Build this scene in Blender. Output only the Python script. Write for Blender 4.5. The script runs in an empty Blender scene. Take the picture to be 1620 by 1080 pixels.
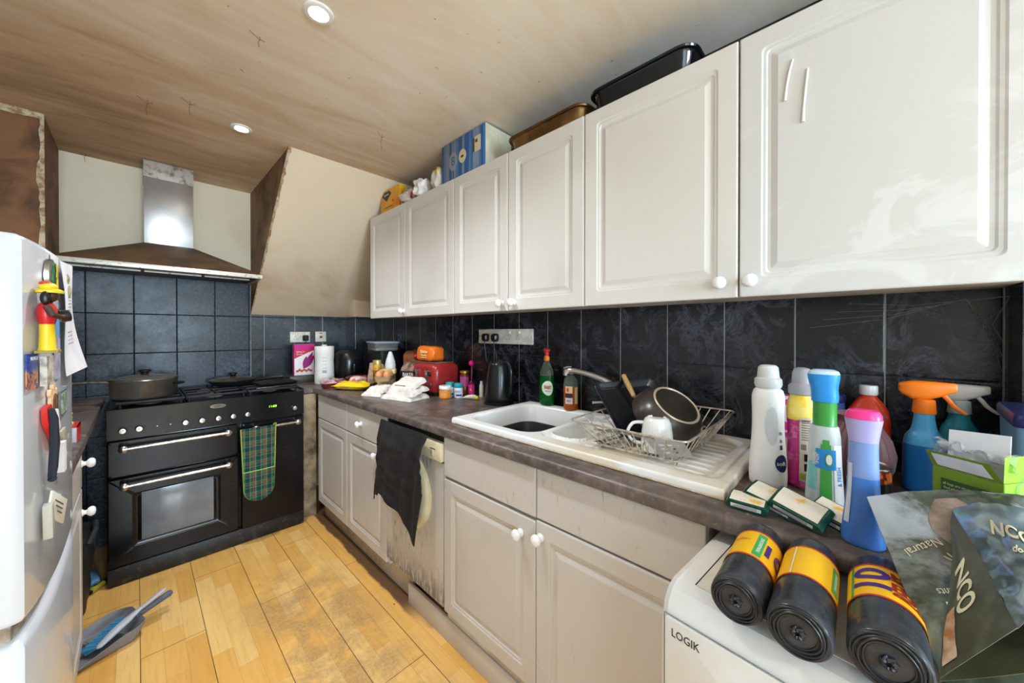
import bpy, bmesh, math, random
from mathutils import Vector, Matrix, noise
random.seed(7)
PI = math.pi
R = math.radians
S = bpy.context.scene
COL = S.collection

# ---------------------------------------------------------------- camera
cam_data = bpy.data.cameras.new('camera')
cam_data.sensor_width = 36.0
cam_data.lens = 570.1 / 1620 * 36.0
cam_data.shift_x = 2.6 / 1620
cam_data.shift_y = -11.5 / 1620
cam_data.clip_start = 0.02
cam = bpy.data.objects.new('camera', cam_data)
COL.objects.link(cam)
cam.location = (0, 0, 1.304)
cam.rotation_euler = (R(90) - 0.0056, 0, -0.8034)
S.camera = cam

# ---------------------------------------------------------------- world, lights, exposure
S.view_settings.view_transform = 'Standard'
S.view_settings.look = 'None'
S.view_settings.gamma = 1.0
S.view_settings.use_curve_mapping = False
S.view_settings.exposure = 0.17
world = bpy.data.worlds.new('world')
S.world = world
world.use_nodes = True
wn = world.node_tree
bg = wn.nodes['Background']
sky = wn.nodes.new('ShaderNodeTexSky')
sky.sky_type = 'NISHITA'
sky.sun_disc = False
sky.sun_elevation = R(35)
wn.links.new(sky.outputs['Color'], bg.inputs['Color'])
bg.inputs['Strength'].default_value = 0.35


def area(name, loc, rot, sx, sy, power, col, spread=180):
    l = bpy.data.lights.new(name, 'AREA')
    l.shape = 'RECTANGLE'
    l.size, l.size_y = sx, sy
    l.energy = power
    l.color = col
    l.spread = R(spread)
    o = bpy.data.objects.new(name, l)
    COL.objects.link(o)
    o.location = loc
    o.rotation_euler = rot
    return o


DAY = (0.64, 0.84, 1.0)
# daylight arriving through the panes of the glazed wall behind the camera
area('daylight', (-0.40, -4.70, 1.40), (R(90), 0, 0), 0.60, 0.95, 120, DAY)
area('daylight', (0.45, -4.70, 1.40), (R(90), 0, 0), 0.60, 0.95, 120, DAY)
# broad fill light through a side window added to the room behind
area('daylight', (-0.90, -1.75, 1.45), (R(90), 0, R(-90)), 1.5, 1.2, 36, DAY)


# recessed ceiling spots; the first two are in the picture, the others are unseen, added to light the room behind
SPOTS = [(0.377, 2.28), (0.418, 1.275), (0.43, -1.4), (0.43, -3.0)]
for i, (lx, ly) in enumerate(SPOTS):
    l = bpy.data.lights.new('spot_bulb', 'SPOT')
    l.energy = 58
    l.color = (0.90, 0.94, 1.0)
    l.spot_size = R(140)
    l.spot_blend = 1.0
    l.shadow_soft_size = 0.05
    o = bpy.data.objects.new('spot_bulb', l)
    COL.objects.link(o)
    o.location = (lx, ly, 2.325)


# ---------------------------------------------------------------- colour and materials
def lin(c):
    out = []
    for k in c[:3]:
        k = k / 255.0
        out.append(k / 12.92 if k <= 0.04045 else ((k + 0.055) / 1.055) ** 2.4)
    return (*out, 1.0)


class NT:
    def __init__(s, name):
        s.m = bpy.data.materials.new(name)
        s.m.use_nodes = True
        s.t = s.m.node_tree
        s.b = s.t.nodes['Principled BSDF']
        s.tc = s.n('ShaderNodeTexCoord')
        s.obj = s.tc.outputs['Object']

    def n(s, typ, **kw):
        x = s.t.nodes.new(typ)
        for k, v in kw.items():
            setattr(x, k, v)
        return x

    def l(s, a, b):
        s.t.links.new(a, b)

    def val(s, sock, v):
        if hasattr(v, 'is_linked'):
            s.l(v, sock)
        elif isinstance(v, (tuple, list)) and len(v) == 3 and sock.type == 'RGBA':
            sock.default_value = lin(v)
        else:
            sock.default_value = v

    def mapping(s, scale=(1, 1, 1), loc=(0, 0, 0), rot=(0, 0, 0), src=None):
        m = s.n('ShaderNodeMapping')
        s.l(src or s.obj, m.inputs['Vector'])
        m.inputs['Scale'].default_value = scale
        m.inputs['Location'].default_value = loc
        m.inputs['Rotation'].default_value = rot
        return m.outputs[0]

    def noise(s, scale, detail=4, rough=.55, dist=0, vec=None):
        x = s.n('ShaderNodeTexNoise')
        s.l(vec or s.obj, x.inputs['Vector'])
        x.inputs['Scale'].default_value = scale
        x.inputs['Detail'].default_value = detail
        x.inputs['Roughness'].default_value = rough
        x.inputs['Distortion'].default_value = dist
        return x.outputs['Fac']

    def ramp(s, fac, stops):
        r = s.n('ShaderNodeValToRGB')
        s.l(fac, r.inputs[0])
        e = r.color_ramp.elements
        while len(e) < len(stops):
            e.new(0.5)
        for el, (p, c) in zip(e, stops):
            el.position = p
            el.color = lin(c) if isinstance(c, tuple) else (c, c, c, 1)
        return r.outputs[0]

    def mix(s, fac, a, b, mode='MIX'):
        x = s.n('ShaderNodeMix', data_type='RGBA', blend_type=mode)
        s.val(x.inputs[0], fac)
        s.val(x.inputs[6], a)
        s.val(x.inputs[7], b)
        return x.outputs[2]

    def math(s, op, a, b=None, c=None, clamp=False):
        x = s.n('ShaderNodeMath', operation=op)
        x.use_clamp = clamp
        s.val(x.inputs[0], a)
        if b is not None:
            s.val(x.inputs[1], b)
        if c is not None:
            s.val(x.inputs[2], c)
        return x.outputs[0]

    def sep(s, src=None):
        x = s.n('ShaderNodeSeparateXYZ')
        s.l(src or s.obj, x.inputs[0])
        return x.outputs

    def comb(s, a, b, c=0.0):
        x = s.n('ShaderNodeCombineXYZ')
        for i, v in enumerate((a, b, c)):
            s.val(x.inputs[i], v)
        return x.outputs[0]

    def line(s, sock, off, period, width):
        """1 on thin lines repeating every period."""
        a = s.math('SUBTRACT', sock, off)
        p = s.math('PINGPONG', a, period / 2)
        return s.math('LESS_THAN', p, width / 2)

    def step(s, sock, a, b):
        x = s.n('ShaderNodeMapRange')
        x.interpolation_type = 'SMOOTHSTEP'
        s.val(x.inputs[0], sock)
        x.inputs[1].default_value = a
        x.inputs[2].default_value = b
        return x.outputs[0]

    def bump(s, h, strength=.3, dist=.01):
        x = s.n('ShaderNodeBump')
        x.inputs['Strength'].default_value = strength
        x.inputs['Distance'].default_value = dist
        s.l(h, x.inputs['Height'])
        s.l(x.outputs[0], s.b.inputs['Normal'])

    def out(s, col=None, rough=None, metal=None, **kw):
        if col is not None:
            s.val(s.b.inputs['Base Color'], col)
        if rough is not None:
            s.val(s.b.inputs['Roughness'], rough)
        if metal is not None:
            s.val(s.b.inputs['Metallic'], metal)
        for k, v in kw.items():
            s.val(s.b.inputs[k.replace('_', ' ')], v)
        return s.m


_mc = {}


def mat(name, c, r=.5, m=0.0, c2=None, ns=8, nd=4, nr=(.42, .62), st=(1, 1, 1), bump=0, bs=60, tr=0.0, ior=1.45,
        coat=0.0, alpha=1.0, emit=0.0, sheen=0.0, dist=0.0, sss=0.0):
    if name in _mc:
        return _mc[name]
    t = NT(name)
    col = c
    if c2 is not None:
        f = t.noise(ns, nd, .6, dist, t.mapping(st))
        col = t.ramp(f, [(nr[0], c), (nr[1], c2)])
    t.out(col, r, m)
    if bump:
        t.bump(t.noise(bs, 4, .6, 0, t.mapping(st)), bump, .004)
    i = t.b.inputs
    i['Transmission Weight'].default_value = tr
    i['IOR'].default_value = ior
    i['Coat Weight'].default_value = coat
    i['Alpha'].default_value = alpha
    i['Sheen Weight'].default_value = sheen
    if sss:
        i['Subsurface Weight'].default_value = sss
        i['Subsurface Radius'].default_value = (.02, .02, .02)
    if emit:
        i['Emission Color'].default_value = lin(c)
        i['Emission Strength'].default_value = emit
    _mc[name] = t.m
    return t.m


# ---------------------------------------------------------------- mesh builder
def boxmesh(x0, y0, z0, x1, y1, z1, bev, seg=2):
    bm = bmesh.new()
    bmesh.ops.create_cube(bm, size=1)
    for v in bm.verts:
        v.co = ((x0 + x1) / 2 + v.co.x * (x1 - x0), (y0 + y1) / 2 + v.co.y * (y1 - y0), (z0 + z1) / 2 + v.co.z * (z1 - z0))
    if bev > 0:
        bev = min(bev, .49 * min(abs(x1 - x0), abs(y1 - y0), abs(z1 - z0)))
        bmesh.ops.bevel(bm, geom=bm.edges[:], offset=bev, segments=seg, profile=.5, affect='EDGES')
    bm.verts.index_update()
    vs = [v.co.copy() for v in bm.verts]
    fs = [[v.index for v in f.verts] for f in bm.faces]
    bm.free()
    return vs, fs


def frame_of(axis):
    w = Vector(axis).normalized()
    a = Vector((0, 0, 1)) if abs(w.z) < .9 else Vector((1, 0, 0))
    u = a.cross(w).normalized()
    v = w.cross(u)
    return u, v, w


def rrect(w, h, r, n=4):
    """rounded rectangle outline centred on 0, counter-clockwise."""
    r = max(1e-5, min(r, w / 2 - 1e-5, h / 2 - 1e-5))
    pts = []
    for cx, cy, a0 in ((w / 2 - r, h / 2 - r, 0), (-w / 2 + r, h / 2 - r, 90), (-w / 2 + r, -h / 2 + r, 180), (w / 2 - r, -h / 2 + r, 270)):
        for k in range(n + 1):
            a = R(a0 + 90 * k / n)
            pts.append((cx + r * math.cos(a), cy + r * math.sin(a)))
    return pts


def ell(rx, ry, n=32, e=2.0):
    """superellipse outline."""
    pts = []
    for k in range(n):
        a = 2 * PI * k / n
        c, s = math.cos(a), math.sin(a)
        pts.append((rx * math.copysign(abs(c) ** (2 / e), c), ry * math.copysign(abs(s) ** (2 / e), s)))
    return pts


class B:
    def __init__(s):
        s.v, s.f, s.m = [], [], []

    def add(s, vs, fs, m=0):
        o = len(s.v)
        s.v += [Vector(p) for p in vs]
        s.f += [[i + o for i in f] for f in fs]
        s.m += [m] * len(fs)
        return s

    def box(s, x0, y0, z0, x1, y1, z1, m=0, bev=0, seg=2):
        return s.add(*boxmesh(x0, y0, z0, x1, y1, z1, bev, seg), m)

    def obox(s, c, size, rot, m=0, bev=0, seg=2):
        """box centred at c, turned by the euler rot."""
        vs, fs = boxmesh(-size[0] / 2, -size[1] / 2, -size[2] / 2, size[0] / 2, size[1] / 2, size[2] / 2, bev, seg)
        M = Matrix.Translation(c) @ __import__('mathutils').Euler(rot).to_matrix().to_4x4()
        return s.add([M @ v for v in vs], fs, m)

    def rings(s, rs, m=0, cap0=True, cap1=True, closed=True, loop=False):
        n = len(rs[0])
        vs = [p for r in rs for p in r]
        fs = []
        K = len(rs)
        for i in range(K if loop else K - 1):
            j = (i + 1) % K
            for k in range(n if closed else n - 1):
                l = (k + 1) % n
                fs.append([i * n + k, i * n + l, j * n + l, j * n + k])
        if cap0 and not loop:
            fs.append(list(range(n))[::-1])
        if cap1 and not loop:
            fs.append([(K - 1) * n + k for k in range(n)])
        return s.add(vs, fs, m)

    def lathe(s, prof, o=(0, 0, 0), axis=(0, 0, 1), seg=28, m=0, cap=True):
        """prof: list of (radius, height along the axis)."""
        u, v, w = frame_of(axis)
        o = Vector(o)
        rs = []
        for r, h in prof:
            r = max(r, 1e-5)
            rs.append([o + w * h + (u * math.cos(2 * PI * k / seg) + v * math.sin(2 * PI * k / seg)) * r for k in range(seg)])
        return s.rings(rs, m, cap, cap)

    def cyl(s, p0, p1, r0, r1=None, seg=20, m=0):
        p0, p1 = Vector(p0), Vector(p1)
        d = p1 - p0
        return s.lathe([(r0, 0), (r0 if r1 is None else r1, d.length)], p0, d, seg, m)

    def tube(s, pts, r, seg=8, m=0, loop=False):
        pts = [Vector(p) for p in pts]
        n = len(pts)
        rs = []
        prev = None
        for i, p in enumerate(pts):
            if loop:
                t = (pts[(i + 1) % n] - pts[i - 1]).normalized()
            else:
                t = (pts[min(i + 1, n - 1)] - pts[max(i - 1, 0)]).normalized()
            if prev is None:
                u, v, _ = frame_of(t)
            else:
                u = (prev - t * prev.dot(t)).normalized()
                v = t.cross(u)
            prev = u
            rr = r[i] if isinstance(r, (list, tuple)) else r
            rs.append([p + (u * math.cos(2 * PI * k / seg) + v * math.sin(2 * PI * k / seg)) * rr for k in range(seg)])
        return s.rings(rs, m, True, True, loop=loop)

    def ball(s, c, rx, ry=None, rz=None, seg=20, m=0, rot=None):
        ry = rx if ry is None else ry
        rz = rx if rz is None else rz
        rs = []
        K = max(6, seg // 2)
        for i in range(K + 1):
            a = PI * i / K
            z = -math.cos(a)
            q = max(math.sin(a), 1e-4)
            rs.append([Vector((rx * q * math.cos(2 * PI * k / seg), ry * q * math.sin(2 * PI * k / seg), rz * z)) for k in range(seg)])
        if rot:
            Mx = __import__('mathutils').Euler(rot).to_matrix()
            rs = [[Mx @ p for p in r] for r in rs]
        rs = [[p + Vector(c) for p in r] for r in rs]
        return s.rings(rs, m)

    def prism(s, poly, z0, z1, m=0, M=None):
        """2-D outline poly pushed from z0 to z1, then moved by matrix M."""
        a = [Vector((x, y, z0)) for x, y in poly]
        b = [Vector((x, y, z1)) for x, y in poly]
        if M is not None:
            a = [M @ p for p in a]
            b = [M @ p for p in b]
        return s.rings([a, b], m)

    def grid(s, fn, nu, nv, m=0, thick=0.0):
        """surface fn(u, v) with u, v in 0..1; thick > 0 gives it a second side."""
        P = [[Vector(fn(i / nu, j / nv)) for j in range(nv + 1)] for i in range(nu + 1)]
        vs = [p for row in P for p in row]
        W = nv + 1
        fs = [[i * W + j, (i + 1) * W + j, (i + 1) * W + j + 1, i * W + j + 1] for i in range(nu) for j in range(nv)]
        if thick:
            N = []
            for i in range(nu + 1):
                for j in range(nv + 1):
                    du = P[min(i + 1, nu)][j] - P[max(i - 1, 0)][j]
                    dv = P[i][min(j + 1, nv)] - P[i][max(j - 1, 0)]
                    nn = du.cross(dv)
                    N.append(nn.normalized() if nn.length > 1e-9 else Vector((0, 0, 1)))
            o = len(vs)
            vs = vs + [p - q * thick for p, q in zip(vs, N)]
            fs += [[o + i for i in f[::-1]] for f in fs]
            rim = [i * W for i in range(nu + 1)] + [nu * W + j for j in range(1, W)] + [i * W + nv for i in range(nu - 1, -1, -1)] + [j for j in range(nv - 1, 0, -1)]
            for a, b in zip(rim, rim[1:] + rim[:1]):
                fs.append([b, a, a + o, b + o])
        return s.add(vs, fs, m)

    def nested(s, x0, z0, x1, z1, rings, m=0, n=3, capm=None):
        """front of a door in the xz plane looking along -y: rings of (inset, y, corner radius)."""
        cx, cz, w, h = (x0 + x1) / 2, (z0 + z1) / 2, x1 - x0, z1 - z0
        rs = []
        for ins, y, rad in rings:
            rs.append([Vector((cx + a, y, cz + b)) for a, b in rrect(w - 2 * ins, h - 2 * ins, rad, n)])
        s.rings(rs, m, True, capm is None)
        if capm is not None:
            s.add(rs[-1], [list(range(len(rs[-1])))], capm)
        return s

    def text(s, txt, size, o, xd, yd, m=0, ext=.0004, fit=None, fn=None, space=1.0, align='CENTER', shear=0, bold=0.0):
        """lettering centred at o, running along xd with its top towards yd."""
        c = bpy.data.curves.new('t', 'FONT')
        c.body = txt
        c.size = size
        c.align_x = align
        c.align_y = 'CENTER'
        c.extrude = ext
        c.space_character = space
        c.shear = shear
        c.offset = bold * size
        c.resolution_u = 4 if size > .02 else 2
        ob = bpy.data.objects.new('t', c)
        COL.objects.link(ob)
        dg = bpy.context.evaluated_depsgraph_get()
        me = bpy.data.meshes.new_from_object(ob.evaluated_get(dg))
        vs = [v.co.copy() for v in me.vertices]
        fs = [list(p.vertices) for p in me.polygons]
        bpy.data.objects.remove(ob)
        bpy.data.curves.remove(c)
        bpy.data.meshes.remove(me)
        if not vs:
            return s
        if fn:                                   # fine enough to follow a curved surface
            bm = bmesh.new()
            bv = [bm.verts.new(v) for v in vs]
            for f in fs:
                try:
                    bm.faces.new([bv[i] for i in f])
                except ValueError:
                    pass
            st_ = max(size / 7, .0012)
            for ax_ in (0, 1):
                lo, hi = min(v.co[ax_] for v in bm.verts), max(v.co[ax_] for v in bm.verts)
                k = lo + st_
                while k < hi:
                    co, no = [0, 0, 0], [0, 0, 0]
                    co[ax_], no[ax_] = k, 1
                    bmesh.ops.bisect_plane(bm, geom=bm.verts[:] + bm.edges[:] + bm.faces[:], plane_co=co, plane_no=no)
                    k += st_
            bm.verts.index_update()
            vs = [v.co.copy() for v in bm.verts]
            fs = [[v.index for v in f.verts] for f in bm.faces]
            bm.free()
        if fit:
            w = max(v.x for v in vs) - min(v.x for v in vs)
            k = fit / max(w, 1e-6)
            for v in vs:
                v.x *= k
        if fn:
            return s.add([fn(v.x, v.y, v.z) for v in vs], fs, m)
        xd, yd = Vector(xd).normalized(), Vector(yd).normalized()
        nd = xd.cross(yd)
        o = Vector(o)
        return s.add([o + xd * v.x + yd * v.y + nd * v.z for v in vs], fs, m)

    def move(s, M, start=0):
        for i in range(start, len(s.v)):
            s.v[i] = M @ s.v[i]
        return s

    def build(s, name, mats, parent=None, loc=None, rot=None, ang=40):
        me = bpy.data.meshes.new(name)
        me.from_pydata([tuple(p) for p in s.v], [], s.f)
        if not isinstance(mats, (list, tuple)):
            mats = [mats]
        for x in mats:
            me.materials.append(x)
        me.polygons.foreach_set('material_index', s.m)
        me.validate()
        bm = bmesh.new()
        bm.from_mesh(me)
        bmesh.ops.recalc_face_normals(bm, faces=bm.faces[:])
        bm.to_mesh(me)
        bm.free()
        me.polygons.foreach_set('use_smooth', [True] * len(me.polygons))
        me.set_sharp_from_angle(angle=R(ang))
        o = bpy.data.objects.new(name, me)
        COL.objects.link(o)
        if parent is not None:
            o.parent = parent
        if loc is not None:
            o.location = loc
        if rot is not None:
            o.rotation_euler = rot if isinstance(rot, (tuple, list)) else (0, 0, rot)
        return o


def tag(o, label, cat, group=None, kind=None):
    o['label'] = label
    o['category'] = cat
    if group:
        o['group'] = group
    if kind:
        o['kind'] = kind
    return o


def thing(name, label, cat, loc=(0, 0, 0), rz=0.0, group=None):
    o = bpy.data.objects.new(name, None)
    o.empty_display_size = .05
    COL.objects.link(o)
    o.location = loc
    o.rotation_euler = rz if isinstance(rz, (tuple, list)) else (0, 0, rz)
    return tag(o, label, cat, group)


def struct(name, b, mats, parent=None, ang=40):
    o = b.build(name, mats, parent, ang=ang)
    o['kind'] = 'structure'
    return o


def curve(pts, n=6):
    """points smoothed by a Catmull-Rom curve."""
    P_ = [Vector(p) for p in pts]
    out = []
    for i in range(len(P_) - 1):
        a, b_, c, d = P_[max(i - 1, 0)], P_[i], P_[i + 1], P_[min(i + 2, len(P_) - 1)]
        for k in range(n):
            t = k / n
            out.append(.5 * (2 * b_ + (c - a) * t + (2 * a - 5 * b_ + 4 * c - d) * t * t + (3 * b_ - a - 3 * c + d) * t ** 3))
    return out + [P_[-1]]


def radii(rs, n=6):
    out = []
    for a, b_ in zip(rs, rs[1:]):
        out += [a + (b_ - a) * k / n for k in range(n)]
    return out + [rs[-1]]


def fnoise(p, sc=1.0, seed=0.0):
    return noise.noise(Vector((p[0] * sc + seed, p[1] * sc + seed * .7, p[2] * sc - seed)))


# a bottle or pot is a stack of sections; labels are patches of the same surface
class Loft:
    def __init__(s, secs, e=2.0, seg=36):
        """secs: (z, rx, ry[, dx[, e]])"""
        s.secs = [(q[0], q[1], q[2], q[3] if len(q) > 3 else 0.0, q[4] if len(q) > 4 else e) for q in secs]
        s.seg = seg

    def at(s, z):
        q = s.secs
        if z <= q[0][0]:
            return q[0]
        for a, b in zip(q, q[1:]):
            if z <= b[0] and b[0] > a[0]:
                t = (z - a[0]) / (b[0] - a[0])
                return tuple(x + (y - x) * t for x, y in zip(a, b))
        return q[-1]

    def pt(s, a, z, off=0.0):
        _, rx, ry, dx, e = s.at(z)
        c, n = math.cos(a), math.sin(a)
        rx, ry = rx + off, ry + off
        return Vector((dx + rx * math.copysign(abs(c) ** (2 / e), c), ry * math.copysign(abs(n) ** (2 / e), n), z))

    def body(s, b, m=0, cap0=True, cap1=True, z0=None, z1=None, off=0.0):
        rs = []
        zs = []
        for q in s.secs:
            if (z0 is None or q[0] > z0) and (z1 is None or q[0] < z1):
                zs.append(q)
        if z0 is not None:
            zs = [s.at(z0)] + zs
            zs[0] = (z0,) + tuple(zs[0][1:])
        if z1 is not None:
            q = s.at(z1)
            zs.append((z1,) + tuple(q[1:]))
        for z, rx, ry, dx, e in zs:
            rs.append([Vector((dx + x, y, z)) for x, y in ell(max(rx + off, 1e-5), max(ry + off, 1e-5), s.seg, e)])
        return b.rings(rs, m, cap0, cap1)

    def patch(s, b, a0, a1, z0, z1, m=0, off=.0006, nu=14, nv=8, shape=None):
        def fn(u, v):
            if shape == 'oval':
                # disc mapped onto the patch
                ang, rad = u * 2 * PI, v
                uu, vv = .5 + .5 * rad * math.cos(ang), .5 + .5 * rad * math.sin(ang)
                return s.pt(a0 + (a1 - a0) * uu, z0 + (z1 - z0) * vv, off)
            return s.pt(a0 + (a1 - a0) * u, z0 + (z1 - z0) * v, off)
        return b.grid(fn, 24 if shape else nu, 3 if shape else nv, m)

    def text(s, b, txt, size, ac, zc, m=0, off=.001, fit=None, up=False, flip=1, bold=0.0):
        def fn(x, y, z):
            if up:
                x, y = -y, x
            zz = zc + y
            r = max(.004, (s.at(zc)[1] + s.at(zc)[2]) / 2)
            return s.pt(ac + flip * x / r, zz, off + z)
        return b.text(txt, size, (0, 0, 0), (1, 0, 0), (0, 1, 0), m, .0002, fit, fn, bold=bold)


def smooth_secs(secs, n=5):
    """Catmull-Rom between sections for soft bottle outlines."""
    out = []
    S_ = [tuple(q) for q in secs]
    for i in range(len(S_) - 1):
        p0, p1, p2, p3 = S_[max(i - 1, 0)], S_[i], S_[i + 1], S_[min(i + 2, len(S_) - 1)]
        for k in range(n):
            t = k / n
            q = []
            for a, b_, c, d in zip(p0, p1, p2, p3):
                q.append(.5 * (2 * b_ + (c - a) * t + (2 * a - 5 * b_ + 4 * c - d) * t * t + (3 * b_ - a - 3 * c + d) * t ** 3))
            q[0] = p1[0] + (p2[0] - p1[0]) * t
            out.append(tuple(q))
    out.append(S_[-1])
    return out


# ---------------------------------------------------------------- surfaces
def tile_material(name, uax, vax, u0, v0, pw, ph, base, wisp, grout_u, grout_v, rough, wamt, dirt=0.0):
    t = NT(name)
    xyz = t.sep()
    u, v = xyz[uax], xyz[vax]
    gu, gv = t.line(u, u0, pw, .0034), t.line(v, v0, ph, .0034)
    du = t.math('PINGPONG', t.math('SUBTRACT', u, u0), pw / 2)
    dv = t.math('PINGPONG', t.math('SUBTRACT', v, v0), ph / 2)
    edge = t.math('MINIMUM', du, dv)
    n1 = t.noise(9, 8, .74, 1.3)
    w = t.ramp(n1, [(.47, 0.0), (.53, .35), (.56, 1.0), (.575, .3), (.62, 0.0)])
    n2 = t.noise(3.2, 3, .5, 0)
    w = t.math('MULTIPLY', w, t.step(n2, .35, .65))
    col = t.mix(t.math('MULTIPLY', w, wamt), base, wisp)
    if dirt:
        d = t.noise(60, 5, .7)
        col = t.mix(t.math('MULTIPLY', t.step(d, .42, .62), dirt), col, wisp)
    col = t.mix(gv, col, grout_v)
    col = t.mix(gu, col, grout_u)
    gr = t.math('MAXIMUM', gu, gv)
    ro = t.math('ADD', t.math('MULTIPLY', gr, .5), t.math('ADD', rough, t.math('MULTIPLY', t.noise(14, 5, .65), .22)))
    t.out(col, ro)
    h = t.math('ADD', t.step(edge, .0, .005), t.math('MULTIPLY', t.noise(11, 2), .12))
    t.bump(h, .45, .002)
    return t.m


M_tile_r = tile_material('black_marbled_tile', 1, 2, -.056, 1.178, .203, .25, (22, 23, 27), (112, 120, 136), (140, 138, 134), (30, 31, 36), .12, .55)
M_tile_b = tile_material('blue_black_tile', 0, 2, -.012, 1.17, .2, .25, (30, 37, 48), (116, 130, 148), (12, 12, 15), (12, 12, 15), .20, .45, .22)
M_tile_b.node_tree.nodes['Principled BSDF'].inputs['Specular IOR Level'].default_value = .28
M_tile_c = tile_material('black_corner_tile', 0, 2, .68, 1.17, .211, .25, (26, 30, 36), (84, 94, 104), (120, 118, 112), (20, 20, 24), .12, .35, .10)


def wall_paint(name, clean, stain, sc=1.6, lo=.45, hi=.75, speck=.5, rough=.75, grad=None):
    t = NT(name)
    f = t.step(t.noise(sc, 6, .62, .6), lo, hi)
    if grad:
        ax, a, b, amt = grad
        f = t.math('ADD', f, t.math('MULTIPLY', t.step(t.sep()[ax], a, b), amt), clamp=True)
    col = t.mix(f, clean, stain)
    sp = t.step(t.noise(55, 3, .6), .70, .78)
    col = t.mix(t.math('MULTIPLY', sp, speck), col, (70, 50, 35))
    t.out(col, rough)
    t.bump(t.noise(18, 6, .6), .25, .006)
    return t.m


M_cream = wall_paint('cream_wall_paint', (240, 226, 200), (212, 190, 156), 1.7, .48, .8, .5, grad=(2, 2.1, 1.5, .25))
M_slope = wall_paint('cream_slope_paint', (238, 220, 194), (204, 172, 134), 1.3, .5, .85, .4, grad=(2, 1.9, 1.5, .3))
M_brown = wall_paint('smoke_browned_wall', (134, 90, 56), (84, 54, 36), 5, .4, .7, .7)
M_brown2 = wall_paint('browned_plaster', (138, 106, 74), (88, 64, 44), 5, .4, .7, .6)
M_torn = wall_paint('torn_plaster_edge', (206, 190, 160), (150, 112, 74), 22, .4, .6, .6)
M_mould = wall_paint('blackened_wall_top', (70, 50, 38), (30, 22, 18), 12, .35, .6, .6)
M_rear = wall_paint('plain_wall_paint', (206, 206, 206), (196, 196, 196), 1.5, .4, .9, .0)


def ceiling_material():
    t = NT('smoke_stained_ceiling')
    x, y, z = t.sep()
    big = t.noise(.9, 4, .55, .4)
    streak = t.noise(2.2, 7, .62, .9, t.mapping((.5, 2.3, 1), rot=(0, 0, R(38))))
    g = t.math('ADD', t.math('MULTIPLY', t.step(y, .2, 3.4), .68), t.math('MULTIPLY', t.step(x, 1.0, -.6), .26))
    f = t.math('ADD', g, t.math('MULTIPLY', t.math('SUBTRACT', streak, .5), 1.3))
    f = t.math('ADD', f, t.math('MULTIPLY', t.math('SUBTRACT', big, .5), .7), clamp=True)
    col = t.ramp(f, [(0.0, (242, 234, 222)), (.35, (232, 216, 194)), (.7, (212, 182, 146)), (1.0, (166, 134, 104))])
    sp = t.step(t.noise(38, 3, .5), .73, .78)
    col = t.mix(t.math('MULTIPLY', sp, .6), col, (70, 48, 34))
    pl = t.step(t.noise(6, 6, .7, 2.5), .64, .68)
    pl = t.math('MULTIPLY', pl, t.step(x, .7, 1.2))
    col = t.mix(t.math('MULTIPLY', pl, .6), col, (226, 220, 208))
    t.out(col, .8)
    t.bump(t.math('ADD', t.noise(9, 6, .6, .5), pl), .35, .006)
    return t.m


M_ceil = ceiling_material()


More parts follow.
